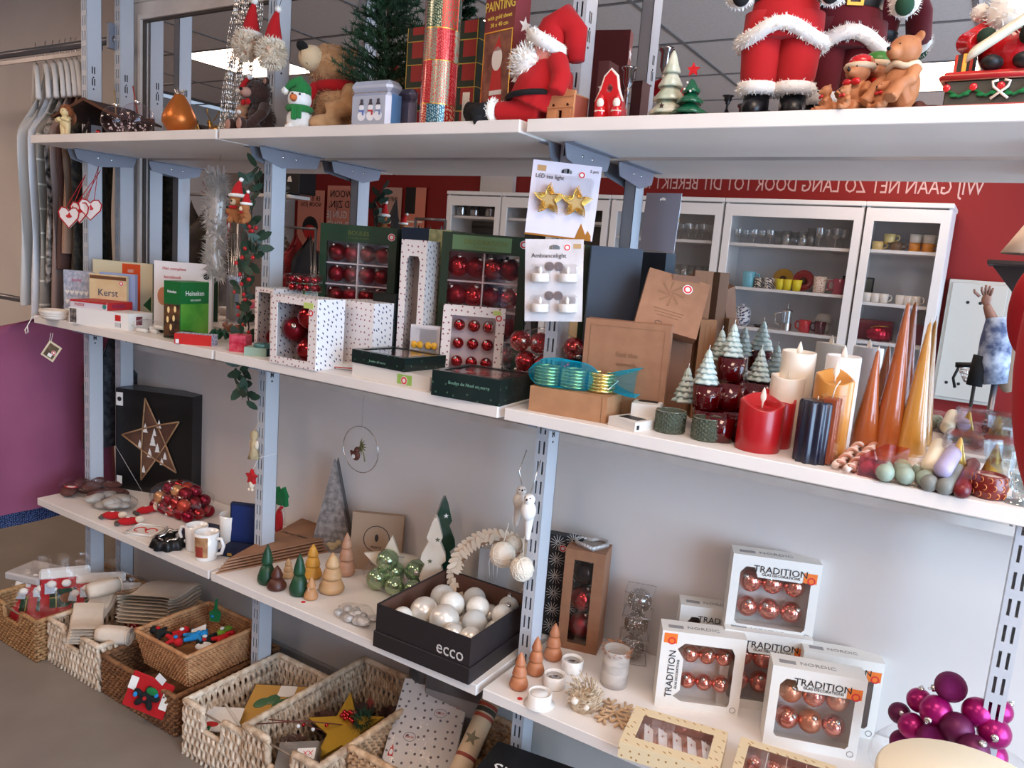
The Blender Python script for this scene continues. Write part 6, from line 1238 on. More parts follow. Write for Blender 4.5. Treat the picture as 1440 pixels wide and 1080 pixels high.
# ceramic birds on the third upright
for i, (px, py, y, m, lb) in enumerate(((743, 718, .085, mat('bisque white', (236, 232, 226), .5), 'white ceramic bird with long tail hanging on the third upright'), (731, 704, .11, mat('silver white glaze', (206, 198, 188), .35), 'greyish ceramic bird hanging left of the white bird'))):
    o = thing('ceramic_bird', lb, 'bird ornament', aty(px, py, y), rad(40 * i)); k = 1 if i == 0 else .9
    obj('bird_body', G().at(k=k).ell(0, 0, 0, .019, .018, .024).ell(.002, -.002, .028, .014).tube([(.0, .006, -.012), (-.002, .01, -.05), (-.003, .012, -.075)], [.014, .009, .006], 8), m, o, remesh=.0025); obj('beak', G().at(.002, -.014, .03, pi / 2, 0, 0, k).lathe([(.003, 0), (0, .008)], 8), BLKF, o)
    for s in (-1, 1): obj('eye', G().at(k=k).ell(.002 + s * .007, -.012, .034, .0018), BLACK, o)
    obj('hanging_chain', G().tube([(.002, 0, .04), (.004 - .01 * i, .01, .07), (.01, .02, .12)], .0014, 5), SILV, o)
# ---- right bay
o, w, h = cart('fern_pattern_box', 'tall narrow black box with white radiating line print', 'box', 759, .33, 14, 806, .03, 750, mat('black print card', (30, 30, 32), .5), lv=L)
for j in range(6):
    for i in range(2):
        cx, cz = w * (.3 + .45 * i), h * (.1 + .165 * j + .05 * i); g = G()
        for q in range(14): a = q * pi / 7; g.tube([(cx + .003 * cos(a), -.0008, cz + .003 * sin(a)), (cx + .021 * cos(a), -.0008, cz + .022 * sin(a))], .0007, 3, cap=False)
        obj('line_rosette', g, PAPER, o)
sticker(o, w * .45, h * .88, .010)
o, w, h = cart('kraft_window_box', 'tall kraft box with long window showing dark red baubles', 'ornament box', 783, 909, 14, 838, .085, 770, KR, lambda w, h: [rect(w * .24, h * .07, w * .72, h * .90)], lv=L, side=mat('kraft box side'), back=BLACK); KB = o; KH = h; KW = w
for i in range(3): bauble([REDM, REDB, mat('black glass', (26, 10, 14), .1, metal=.6)][i], loc_(o, (w * .47, .042, h * (.2 + .27 * i))), .033, ['wine red', 'glossy red', 'black'][i] + ' bauble in the tall kraft window box', 'baubles in the tall kraft box', (0, .4, 0))
o = thing('heart_dish', 'silver edged heart shaped dish lying on the tall kraft box', 'dish', loc_(KB, (KW * .55, .045, KH + .001)), rad(30)); hp = [(0, -.042), (.04, -.006), (.042, .018), (.026, .032), (.01, .028), (0, .02), (-.01, .028), (-.026, .032), (-.042, .018), (-.04, -.006)]
obj('dish', G().at(0, 0, .004, -pi / 2).plate(hp, (), .004).at(0, 0, .004), mat('taupe enamel', (150, 140, 132), .35), o); obj('beaded_rim', G().tube([(a, b, .008) for a, b in hp], .0055, 8, True), mat('beaded silver', (206, 202, 198), .35, metal=.6, bump=.6, bs=150), o)
for i in range(3):
    p = spot(888, 935, L); p.z = L + .065 * i; o = thing('clear_cube_box', ['bottom', 'middle', 'top'][i] + ' one of three stacked clear cube boxes holding a glass ball', 'clear box', p, rad(24 - 4 * i)); obj('cube_case', G().box(-.036, 0, 0, .036, .07, .064, .002), CLEAR, o); obj('case_edges', G().tube([(-.036, 0, .0015), (.036, 0, .0015), (.036, .07, .0015), (-.036, .07, .0015)], .0010, 4, True).tube([(-.036, 0, .063), (.036, 0, .063), (.036, .07, .063), (-.036, .07, .063)], .0010, 4, True), mat('clear edge', (236, 234, 232), .2, alpha=.7), o)
    b = thing('glass_ball', ['bottom', 'middle', 'top'][i] + ' speckled clear glass ball inside a stacked cube box', 'bauble', loc_(o, (0, .035, .032))); obj('ball', G().ell(0, 0, 0, .031, n=24, m=16), mat('speckled glass', (224, 220, 216), .06, alpha=.22), b); g = G()
    for q in range(40): v = V((random.gauss(0, 1), random.gauss(0, 1), random.gauss(0, 1))).normalized() * .031; g.ell(*v, .0018, n=6, m=4)
    obj('white_specks', g, PAPER, b)['kind'] = 'stuff'
CPW = mat('copper tinted wood', (192, 124, 84), .5, n2=(178, 110, 72), ns=10, stretch=(1, 1, 5))
wt('copper tinted wooden tree, nearest the shelf corner', 729, 967, 917, 27, CPW); wt('copper tinted wooden tree, middle of three', 752, 947, 895, 26, CPW); wt('copper tinted wooden tree, rear one by the kraft box', 777, 926, 876, 27, CPW)
for px, py in ((731, 983), (758, 968)): o = thing('price_sticker', 'small red ringed round sticker on the shelf, ' + ('front' if py > 975 else 'rear') + ' one', 'sticker', spot(px, py, L)); obj('sticker_disc', G().lathe([(.0085, 0), (.0085, .0006)], 16), PAPER, o); obj('red_ring', G().at(0, 0, .0008).lathe([(.0065, 0), (.0065, .0004)], 16), RINGR, o)
POR = mat('white porcelain')
for i, (px, py, r, lb) in enumerate(((758, 990, .028, 'white tealight cup with a slim rim at the shelf front'), (779, 965, .027, 'white tealight cup in the middle of the three'), (804, 943, .027, 'white tealight cup next to the kraft window box'))):
    o = thing('tealight_cup', lb, 'tealight holder', spot(px, py, L)); obj('cup', G().lathe([(r * 1.25, 0), (r * 1.3, .002), (r, .006), (r, .03), (r * .9, .031), (r * .86, .022), (0, .022)] if i == 0 else [(r * .9, 0), (r, .003), (r * 1.02, .032), (r * .92, .033), (r * .88, .022), (0, .022)], 28), POR, o); obj('tealight', G().at(0, 0, .022).lathe([(r * .7, 0), (r * .7, .006), (0, .006)], 20), SILV if i else PAPER, o)
random.seed(17); p = spot(812, 1003, L); p.y += .03; o = thing('twig_tealight', 'tealight holder wrapped in pale dried moss and twigs', 'tealight holder', p); ML2 = mat('dried moss', (214, 194, 166), .9, n2=(180, 154, 124), ns=60); obj('core', G().lathe([(.03, 0), (.034, .015), (.03, .034), (.022, .036), (0, .026)], 16), ML2, o); g = G()
for i in range(160): a = random.random() * 6.28; r = random.uniform(.012, .036); z = random.uniform(.002, .05); g.tube([(r * cos(a), r * sin(a), z), ((r + .012) * cos(a + .4), (r + .012) * sin(a + .4), z + random.uniform(.0, .025))], .0013, 4)
obj('twigs', g, ML2, o)['kind'] = 'stuff'
g = G(); g.ell(-.008, -.034, .03, .009).ell(.02, -.03, .022, .007).ell(-.026, -.02, .02, .007); obj('white_flowers', g, mat('dried white flower', (228, 216, 200), .8), o)
p = spot(858, 966, L); p.y += .02; o = thing('birch_candle', 'grey birch bark candle with rust coloured twigs round its top', 'candle', p); h = zat(p, 912) - L; obj('bark', G().lathe([(.032, 0), (.033, .003), (.0325, h), (.029, h), (.026, h - .008), (0, h - .008)], 24), mat('birch bark', (196, 186, 176), .8, n2=(160, 150, 142), ns=14, stretch=(1, 1, 3)), o); g = G()
for i in range(60): a = random.random() * 6.28; g.tube([(.031 * cos(a), .031 * sin(a), h - .003), (.038 * cos(a + .3), .033 * sin(a + .3), h + random.uniform(-.012, .010))], .0010, 4)
obj('rust_twigs', g, mat('rust twig', (160, 104, 68), .8), o)['kind'] = 'stuff'
p = spot(865, 1006, L); o = thing('wooden_snowflake', 'cut-out wooden snowflake lying flat at the shelf front', 'ornament', p + V((0, 0, .006)), .2); o.scale = (1.5, 1.5, 1.5); SFW = mat('snowflake plywood', (206, 172, 134), .6)
for i in range(6):
    g = G(); a = i * pi / 3; u = lambda r, b=0: (r * cos(a + b), r * sin(a + b), 0)
    g.tube([u(0), u(.038)], .0026, 5); g.tube([u(.014), u(.024, .5)], .0022, 5); g.tube([u(.014), u(.024, -.5)], .0022, 5); g.tube([u(.024), u(.036, .32)], .0022, 5); g.tube([u(.024), u(.036, -.32)], .0022, 5); obj('flake_arm', g, SFW, o)
# TRADITION boxes
TB_ = mat('ivory striped card', (232, 228, 220), .45, kind='stripes', dots=None, dscale=0, dsize=0, n2=(232, 228, 220)); TB_ = mat('ivory card', (232, 227, 218), .45, coat=.2); ORS = mat('orange sticker', (236, 120, 40), .5); TIN = mat('grey inner tray', (226, 216, 208), .7)
def trad(label, px0, y, rz, px1, pt, lv, grp, where, pos='top', nb=6, d=.06, sk=1):
    cutw = lambda w, h: [[(w * .13, h * .12), (w * .87, h * .12), (w * .90, h * .16), (w * .90, h * .76), (w * .84, h * .84), (w * .80, h * .74), (w * .30, h * .74), (w * .26, h * .86), (w * .16, h * .86), (w * .10, h * .78), (w * .10, h * .16)]] if pos == 'top' else [[(w * .30, h * .10), (w * .86, h * .10), (w * .88, h * .14), (w * .88, h * .78), (w * .84, h * .86), (w * .28, h * .86), (w * .20, h * .78), (w * .28, h * .66), (w * .28, h * .24), (w * .20, h * .16)]]
    o, w, h = cart('tradition_box', label, 'ornament box', px0, y, rz, px1, d, pt, TB_, cutw, lv=lv, back=TIN)
    if pos == 'top': txt(o, 'TRADITION', w * .115, INK, (w * .55, -.001, h * .845)); txt(o, 'GLAS DECORATIONS', w * .045, INK, (w * .56, -.001, h * .785))
    else: txt(o, 'TRADITION', w * .115, INK, (w * .15, -.001, h * .45), (pi / 2, -pi / 2, 0)); txt(o, 'GLAS DECORATIONS', w * .04, INK, (w * .225, -.001, h * .45), (pi / 2, -pi / 2, 0))
    txt(o, 'NORDIC', w * .10, mat('grey ink', (150, 146, 144), .5), (w * .5, d * .45, h + .0004), (0, 0, 0)); obj('barcode', G().box(w * .08, d * .3, h, w * .26, d * .55, h + .0005), mat('grey ink'), o)
    x, z = (w * .88, h * .80) if pos == 'top' else (w * .1, h * .9); s_ = obj('orange_sticker', G().plate(rect(x - .014, z - .010, x + .016, z + .014), (), .0004, -.0008), ORS, o); obj('red_ring', G().plate(oval(x + .004, z - .004, .009), (oval(x + .004, z - .004, .006),), .0004, -.0014), RINGR, o)
    obj('emblem', G().plate(oval(w * .93, h * .07, .007), (oval(w * .93, h * .07, .0062),), .0004, -.0008), INK, o)
    x0 = w * (.12 if pos == 'top' else .28); ms = [PINKB] if nb == 6 else [PEACH, PINKB]
    fill(o, x0, h * .13, w * .88, h * (.80 if pos == 'top' else .84), 3, 2, .030, min((w * .88 - x0) / 3, h * .34) * .52, ms, 'rose glass bauble in ' + where, grp, rot=.75, seg=20); return o, w, h
yb = spot(920, 985, L).y
o2, w2, h2 = trad('upright rose bauble box at back left, mostly covered by others', 945, .335, 24, 1050, 850, L, 'rose baubles in back left box', 'the covered back left box')
o4, w4, h4 = trad('upright rose bauble box in the second row between the two front boxes', 1006, .30, 24, 1128, 884, L, 'rose baubles in middle box', 'the middle box of the second row')
trad('rose bauble box partly hidden behind the right front box', 1116, .335, 20, 1228, 915, L, 'rose baubles in back right box', 'the back right box')
trad('rose bauble box standing highest, on top of the others against the wall', 1018, .325, 22, 1141, 778, L + .175, 'rose baubles in the topmost box', 'the topmost box')
trad('front left rose bauble box with TRADITION printed sideways', 920, 992, 26, 1037, 886, L, 'rose baubles in front left box', 'the front left box', pos='side')
trad('front right rose bauble box with mixed rose ornaments', 1072, 1045, 20, 1203, 935, L, 'rose baubles in front right box', 'the front right box', nb=5)
# cream boxes with gold specks lying in front
CB = mat('cream box gold specks', (226, 204, 164), .5, dots=(166, 120, 60), dscale=52, dsize=.12); SAT = mat('satin tissue', (236, 222, 214), .5)
o, w = flatbox('cream gold speckled box lying open topped with wrapped drop ornaments', 868, 1064, 1008, 1108, .035, .15, CB, L, name='speckled_box', holes=lambda w, d: [rect(w * .13, d * .2, w * .87, d * .82)], inner=mat('rose tray', (206, 160, 146), .7))
for i in range(5):
    b = thing('drop_ornament', colname(i, 5).replace('far left', 'leftmost').replace('far right', 'rightmost') + ' peach drop ornament wrapped in tissue in the speckled box', 'ornament', loc_(o, (w * (.2 + .15 * i), .07, .016)), o.rotation_euler[2]); obj('drop', G().ell(0, 0, 0, .012, .030, .012), PEACH, b); obj('tissue', G().at(.010, -.01, .008, 0, .5, .2).box(-.012, -.03, 0, .010, .04, .0012), SAT, b); obj('tip', G().tube([(0, .028, 0), (0, .045, .004)], [.004, .001], 6), SAT, b)
o, w = flatbox('second cream speckled box with small rose baubles in compartments at the bottom edge', 1022, 1118, 1168, 1168, .035, .16, CB, L, name='speckled_box', holes=lambda w, d: [rect(w * .1, d * .16, w * .9, d * .86)], inner=mat('rose tray'))
for i in range(1, 4): obj('divider', G().box(w * .2 * i + .02, .02, .002, w * .2 * i + .0212, .14, .03), SAT, o)
for i in range(4):
    for j in range(2): bauble(PINKB, loc_(o, (w * (.19 + .2 * i), .055 + .055 * j, .018)), .0145, 'small rose bauble in the second speckled box, %s, %s' % (['front', 'back'][j], colname(i, 4)), 'small rose baubles in the speckled box', (1.2, .3 * i, 0))
# magenta baubles in a bag
p = P(1330, .22, L); o = thing('magenta_bauble_bag', 'clear bag of magenta baubles behind the right lower upright', 'bag', p, 0); MG = mat('glossy magenta glass', (156, 14, 98), .28, metal=.5); MGM = mat('matt plum glass', (92, 14, 62), .45, metal=.4); MGG = mat('glitter magenta', (140, 20, 92), .45, metal=.6, kind='glitter', dscale=14)
for i, (px, py, y, r) in enumerate(((1293, 985, .2, 17), (1265, 1003, .2, 15), (1316, 1000, .17, 22), (1337, 966, .19, 21), (1283, 1022, .17, 19), (1345, 1025, .15, 23), (1375, 1002, .18, 21), (1310, 1040, .14, 20), (1398, 1030, .17, 22), (1368, 1055, .12, 22), (1405, 1000, .22, 18), (1270, 1045, .18, 18), (1395, 1062, .2, 20), (1335, 1060, .2, 20))):
    c = aty(px, py, y); bauble([MG, MGM, MG, MGG][i % 4], c, r * sc(c), ['glossy magenta', 'matt plum', 'glossy magenta', 'glittering magenta'][i % 4] + ' bauble in the clear bag at lower right, ' + posw((px - 1255) / 160, .3) .split()[0] + (' upper' if py < 1005 else ' lower'), ['glossy magenta', 'matt plum', 'glossy magenta', 'glittering magenta'][i % 4] + ' baubles in the bag', (i, .4 * i, 0))
bagfilm(o, .15, .10, .085, 5); 
for i in range(2): obj('wire_tie', G().tube([(.04, -.03, .13), (.075, -.04, .155 - .02 * i), (.10, -.03, .13 - .03 * i)], .0018, 5), mat('grey wire', (120, 110, 112), .4), o)
# ================= FLOOR: baskets =================
WWB = mat('whitewashed rush', (232, 214, 190), .8, n2=(196, 170, 142), ns=40); TNB = mat('golden seagrass', (190, 146, 98), .85, n2=(150, 108, 68), ns=60); BNB = mat('brown seagrass', (150, 106, 70), .85, n2=(110, 74, 48), ns=60); WIL = mat('honey willow', (200, 148, 102), .6, n2=(170, 118, 78), ns=30)
def basket(label, x0, x1, y0, y1, h, m, rows, z0=0, r=None, taper=0, rim=None, notch=True, step=.02, vert=False):
    o = thing('woven_basket', label, 'basket', ((x0 + x1) / 2, (y0 + y1) / 2, z0)); W_, D_ = (x1 - x0) / 2, (y1 - y0) / 2; rs = r or h / rows * .52
    sides = [('front', (-W_, -D_), (W_, -D_)), ('right', (W_, -D_), (W_, D_)), ('back', (W_, D_), (-W_, D_)), ('left', (-W_, D_), (-W_, -D_))]
    for nm, a, b in sides:
        g = G(); L_ = math.dist(a, b); n = max(4, int(L_ / step)); ux, uy = (b[0] - a[0]) / L_, (b[1] - a[1]) / L_; nx, ny = uy, -ux
        if vert:
            nc_ = int(L_ / .0105)
            for i in range(nc_ + 1):
                t = i / nc_; hh = h * .62 if nm == 'front' and notch and .34 < t < .66 else h; nk = max(3, int(hh / .014)); sl = .004 * (1 if (i % 2) else -1)
                pts = [(a[0] + (b[0] - a[0]) * t + nx * rs * .7 * cos(pi * (k / 2 + i)) + ux * sl * sin(pi * k / 2), a[1] + (b[1] - a[1]) * t + ny * rs * .7 * cos(pi * (k / 2 + i)) + uy * sl * sin(pi * k / 2), hh * k / nk) for k in range(nk + 1)]
                g.tube(pts, random.uniform(.0048, .0062), 5)
        for j in range(0 if vert else rows):
            z = h * (j + .5) / rows; tp = 1 + taper * (z / h - 1)
            def pt(t, off): return ((a[0] + (b[0] - a[0]) * t) * tp + nx * off, (a[1] + (b[1] - a[1]) * t) * tp + ny * off, z)
            ks = [i / (n * 2) for i in range(n * 2 + 1)]; q = [pt(t, rs * .75 * cos(pi * (i / 1 + 2 * 0) / 1 * 1 + (pi if j % 2 else 0)) if True else 0) for i, t in enumerate(ks)]
            q = [(x_, y_, z_ + random.uniform(-.15, .15) * rs) for x_, y_, z_ in q]
            if nm == 'front' and notch and j >= rows * .62 and j < rows - 1:
                c1 = int(len(q) * .33); c2 = int(len(q) * .67); g.tube(q[:c1], rs, 5); g.tube(q[c2:], rs, 5)
            elif nm == 'front' and notch and j == rows - 1: c1 = int(len(q) * .33); c2 = int(len(q) * .67); g.tube(q[:c1], rs, 5); g.tube(q[c2:], rs, 5)
            else: g.tube(q, rs, 5)
        w_ = obj('woven_side', g, m, o); w_['kind'] = 'stuff'
        g = G(); 
        for i in range(n + 1):
            t = i / n; k0 = 1 - taper; 
            if nm == 'front' and notch and .34 < t < .66: zt_ = h * .62
            else: zt_ = h
            X0, Y0 = a[0] + (b[0] - a[0]) * t, a[1] + (b[1] - a[1]) * t; g.tube([(X0 * k0, Y0 * k0, 0), (X0 * (1 + taper * (zt_ / h - 1)), Y0 * (1 + taper * (zt_ / h - 1)), zt_)], rs * .6, 4)
        w_ = obj('stakes', g, m, o); w_['kind'] = 'stuff'
    def rimseg(pts, rr_):
        out = []
        for i in range(len(pts) - 1):
            a_, b_ = V(pts[i]), V(pts[i + 1]); n = max(2, int((b_ - a_).length / .012)); out += [a_.lerp(b_, k / n) for k in range(n)]
        out.append(V(pts[-1])); return obj('rim', G().tube(out, [rr_ * (1 + .16 * (i % 2)) for i in range(len(out))], 7), m, o)
    rr_ = rim or rs * 1.25
    if notch:
        rimseg([(-W_ * .34, -D_, h * .64), (-W_ * .38, -D_, h), (-W_, -D_, h), (-W_, D_, h), (W_, D_, h), (W_, -D_, h), (W_ * .38, -D_, h), (W_ * .34, -D_, h * .64)], rr_); rimseg([(-W_ * .34, -D_, h * .62), (W_ * .34, -D_, h * .62)], rr_ * .8); obj('handle_bar', G().tube([(-W_ * .36, -D_, h * .95), (W_ * .36, -D_, h * .95)], .003, 6), mat('handle wire', (150, 134, 116), .4, metal=.4), o)
    else: rimseg([(-W_, -D_, h), (-W_, D_, h), (W_, D_, h), (W_, -D_, h), (-W_, -D_, h)], rr_)
    obj('basket_floor', G().box(-W_ * (1 - taper) + .004, -D_ * (1 - taper) + .004, .002, W_ * (1 - taper) - .004, D_ * (1 - taper) - .004, .008), m, o)
    return o
random.seed(40)
basket('low golden seagrass basket of wrapped santa sacks at the far left', -1.10, -.775, -.12, .30, .15, TNB, 13)
basket('whitewashed basket filled with folded beige cloth', -.755, -.45, -.085, .33, .155, WWB, 9, vert=True, rim=.009)
basket('low brown seagrass basket under the honey willow basket', -.435, -.045, -.08, .32, .13, BNB, 11, notch=False)
WBk = basket('honey coloured willow basket full of felt toys, set on the brown basket', -.30, -.035, -.05, .225, .115, WIL, 13, z0=.137, taper=.16, rim=.007, notch=False, step=.014)
basket('whitewashed basket with books, between the second upright and dark star basket', .045, .30, -.11, .24, .17, WWB, 9, vert=True, rim=.009)
basket('large whitewashed basket with gold star decorations', .315, .60, -.115, .36, .20, mat('grey washed rush', (214, 190, 162), .8, n2=(170, 142, 114), ns=40), 11, vert=True, rim=.010)
basket('woven basket of paper bags at the bottom edge under the shoe box shelf', .615, .955, -.02, .34, .215, mat('natural rush', (220, 188, 152), .8, n2=(178, 142, 106), ns=40), 15, notch=False)
# santa sacks in foil
FOIL = mat('glossy cellophane', (252, 252, 252), .06, alpha=.04, bump=1, bs=26)
RS = mat('sack red felt', (184, 24, 34), .8); 
for i in range(6):
    x = -1.08 + .05 * i; y = -.08 + .035 * i; o = thing('santa_sack', ['first', 'second', 'third', 'fourth', 'fifth', 'rearmost'][i] + ' santa sack in cellophane, counted from the left in the seagrass basket', 'gift sack', (x, y, .012), rad(40)); o.rotation_euler = (rad(-24), 0, rad(44)); w, h = .17, .20 + .012 * (i * 2 % 5); o.rotation_euler = (rad(-30 + 6 * (i % 3)), rad(5 * (i % 2) - 3), rad(36 + 7 * (i % 3)))
    obj('sack', G().box(0, 0, 0, w, .016, h * .8, .007), RS, o); obj('fur_top', G().box(-.003, -.004, h * .72, w + .003, .02, h * .90, .009), FURW, o); obj('green_panel', G().box(w * .2, -.001, h * .3, w * .8, 0, h * .58), mat('green tartan panel', (24, 70, 46), .7, kind='tartan'), o); obj('brown_bear_print', G().plate(oval(w * .55, h * .44, .024, .018), (), .0006, -.0018), mat('bear print', (134, 84, 48), .8), o)
    for s in range(2): obj('pompom', G().ell(w * (.25 + .3 * s), -.010, h * .66, .017, .013, .014), FURW, o)
    obj('cellophane', G().sheet(lambda u, v: (-.006 + u * (w + .012), -.012 + .005 * sin(u * 17 + v * 9 + i) - .004 * cos(v * 23), -.002 + v * (h * 1.12)), 14, 12), FOIL, o); obj('silver_label', G().box(w * .12, -.0125, h * .52, w * .32, -.0117, h * .68), mat('pale foil label', (206, 218, 230), .3, metal=.4), o)
o = thing('white_paper_stack', 'pale grey paper bag lying behind the sacks at the left frame edge', 'paper bag', (-1.12, .06, .16), .3); obj('paper', G().box(-.09, -.07, 0, .07, .07, .03, .006), mat('pale grey paper', (196, 190, 186), .7), o)
# folded beige cloths
LIN = mat('beige linen', (232, 218, 200), .9, n2=(220, 204, 184), ns=8, bump=.25, bs=60)
def cloth(label, x, y, z, w, d, n, rz, t=.009, rx=0, ry=0):
    o = thing('folded_cloth', label, 'cloth', (x, y, z), rad(rz), None, rad(rx), rad(ry))
    for i in range(n):
        g = G(); z_ = t * i; dx = random.uniform(-.004, .004)
        def fn(u, v): 
            a = u * 2 * pi; return (dx + w / 2 * (abs(cos(a)) ** .35) * (1 if cos(a) > 0 else -1) * (1 + .02 * sin(9 * v + i)), -d / 2 + d * v, z_ + t * .5 + t * .52 * sin(a) + .009 * sin(6 * v + i * .4) * (i + 1) / n)
        obj('cloth_layer', g.sheet(fn, 20, 10), LIN, o)
    return o
cloth('rolled stack of beige cloth lying over the front rim of the whitewashed basket', -.63, -.03, .135, .10, .21, 5, 58, .009, 0, 8)
cloth('big pile of folded beige cloth at the back of the whitewashed basket', -.55, .20, .13, .20, .22, 8, 25, .012, -10, -4); cloth('beige cloth bundle leaning up left over the basket rim', -.72, .06, .13, .08, .17, 3, 34, .011, 18)
for i, (x, y, z, lb) in enumerate(((-.475, -.02, .165, 'beige cloth roll at the right corner of the whitewashed basket'), (-.74, .10, .215, 'beige cloth roll on top at the left of the whitewashed basket'))):
    o = thing('cloth_roll', lb, 'cloth', (x, y, z), rad(30 + 50 * i)); obj('roll', G().at(0, 0, 0, 0, pi / 2).lathe([(.0, -.055), (.026, -.054), (.030, -.03), (.031, .03), (.026, .054), (0, .055)], 20, flute=.06, nf=5).at(), LIN, o)
    for s in (1, .7, .4): obj('spiral_edge', G().tube([(.056, .028 * s * cos(a), .028 * s * sin(a)) for a in [q * pi / 8 for q in range(16)]], .003, 5, True), LIN, o)
# felt toys in the willow basket
random.seed(51); FC = {'red': (190, 16, 26), 'green': (20, 110, 56), 'blue': (26, 130, 190), 'black': (16, 22, 22), 'lime': (122, 168, 52), 'white': (230, 228, 222)}
toys = [('red', -.05, -.04, 'red felt gnome toy lying at the left of the willow basket'), ('black', -.09, -.08, 'black green felt toy in the front left of the willow basket'), ('blue', .02, -.03, 'blue felt shoe toy in the middle of the willow basket'), ('lime', .04, .07, 'lime green felt frog at the back of the willow basket'), ('red', .09, .03, 'dark red felt toy at the back right of the willow basket'), ('green', -.02, .08, 'green felt leaf toy standing at the rear of the willow basket'), ('blue', .0, .0, 'blue and red felt toy with a white tag'), ('white', .08, -.04, 'white felt dish shape at the right of the willow basket'), ('red', -.01, -.08, 'red felt figure near the front rim of the willow basket'), ('black', .05, .0, 'black felt toy with a little white star')]
for i, (c, x, y, lb) in enumerate(toys):
    m = mat('felt ' + c, FC[c], .9); o = thing('felt_toy', lb, 'felt toy', loc_(WBk, (x, y, .080 + .006 * (i % 3))), random.random() * 6)
    if c == 'lime': obj('body', G().ell(0, 0, .012, .035, .018, .011), m, o)
    elif c == 'white': obj('body', G().lathe([(.026, .01), (.02, .002), (0, 0)], 20, cap=False), m, o)
    elif c == 'green': obj('body', G().at(0, 0, .01, .3, .2).plate([(-.018, 0), (.018, 0), (.024, .03), (.006, .04), (0, .075), (-.006, .04), (-.022, .03)], (), .008), m, o)
    else: obj('body', G().ell(0, 0, .012, .024, .018, .013).ell(.028, .006, .014, .014).tube([(-.01, .01, .012), (-.034, .022, .010)], [.010, .007], 8).tube([(-.01, -.01, .012), (-.034, -.022, .014)], [.010, .007], 8).tube([(.01, -.01, .014), (.02, -.032, .012)], [.008, .006], 8), m, o, remesh=.003)
    obj('trim', G().ell(.012, 0, .026, .008, .007, .005), mat('felt ' + ['white', 'red', 'blue'][i % 3], FC[['white', 'red', 'blue'][i % 3]], .9), o)
    if i == 6: obj('white_tag', G().at(0, 0, .028, .5, .4).box(-.012, -.026, 0, .012, .026, .0015), PAPER, o)
# red felt stocking hanging over the brown basket
c = spot(208, 985, .10); c = aty(208, 978, -.11); o = thing('felt_stocking', 'red and white felt stocking with a green and black figure over the brown basket edge', 'stocking', c, rad(24)); o.rotation_euler = (rad(-14), rad(14), rad(24))
obj('cloth_square', G().box(-.07, 0, -.055, .07, .008, .055, .003), REDF, o)
for x0, x1, z0, z1 in ((-.07, -.045, .0, .04), (.045, .07, -.025, .03)): obj('white_patch', G().box(x0, -.001, z0, x1, 0, z1), FURW, o)
g = G().ell(0, -.008, -.005, .022, .007, .018)
for a in range(5): b = a * 2 * pi / 5 + .3; g.ell(.03 * cos(b), -.008, -.005 + .022 * sin(b), .016, .006, .010, rot=(0, -b, 0))
obj('black_figure', g, BLKF, o); obj('green_part', G().ell(.014, -.014, .022, .020, .006, .012), GREENF, o); obj('red_nose', G().ell(0, -.018, -.004, .006), REDF, o)
for x, z in ((-.034, -.004), (.03, .016)): obj('blue_button', G().ell(x, -.014, z, .007, .004, .008), mat('felt blue'), o)
obj('white_tag', G().at(.02, -.006, .062, .3, .4).plate(rect(-.014, -.012, .018, .014), (), .001), PAPER, o)
# books and bits in the whitewashed basket
o = thing('picture_book', 'book with green pears on yellow cover in the whitewashed book basket', 'book', (.195, .10, .085), rad(18)); o.rotation_euler = (rad(22), rad(-6), rad(24)); obj('book_block', G().box(-.10, -.08, 0, .10, .09, .02, .002), mat('dark cover', (58, 48, 54), .4), o); obj('yellow_print', G().box(-.096, -.06, .0202, .096, .086, .0206), mat('ochre print', (196, 150, 72), .4), o)
for i in range(5): obj('pear_print', G().ell(-.05 + .03 * i, .02 + .014 * (i % 2), .0206, .026, .017, .003, rot=(0, 0, .5)), mat('pear green', (66, 108, 72), .4), o)
obj('price_label', G().box(-.01, .045, .0215, .045, .085, .0222), PAPER, o)
o = thing('cutlery_card', 'white folded card with red and green print in the whitewashed book basket', 'card', (.10, -.03, .09), rad(30)); o.rotation_euler = (rad(16), 0, rad(34)); obj('card', G().box(-.06, -.045, 0, .06, .045, .003), PAPER, o); obj('red_print', G().ell(-.02, -.02, .003, .022, .010, .002), REDI, o); obj('green_print', G().ell(.03, -.026, .003, .018, .008, .002), GREENF, o); obj('white_rod', G().tube([(.0, .05, .012), (.07, -.03, .012)], .003, 6), PAPER, o)
o = thing('red_ornament', 'red ornament at the front left of the whitewashed book basket', 'ornament', (.085, -.08, .06)); obj('ball', G().ell(0, 0, 0, .022, .02, .018), REDM, o); obj('ribbon', G().tube([(0, 0, .018), (.02, .01, .03), (.03, -.01, .02)], .003, 5), GREENF, o)
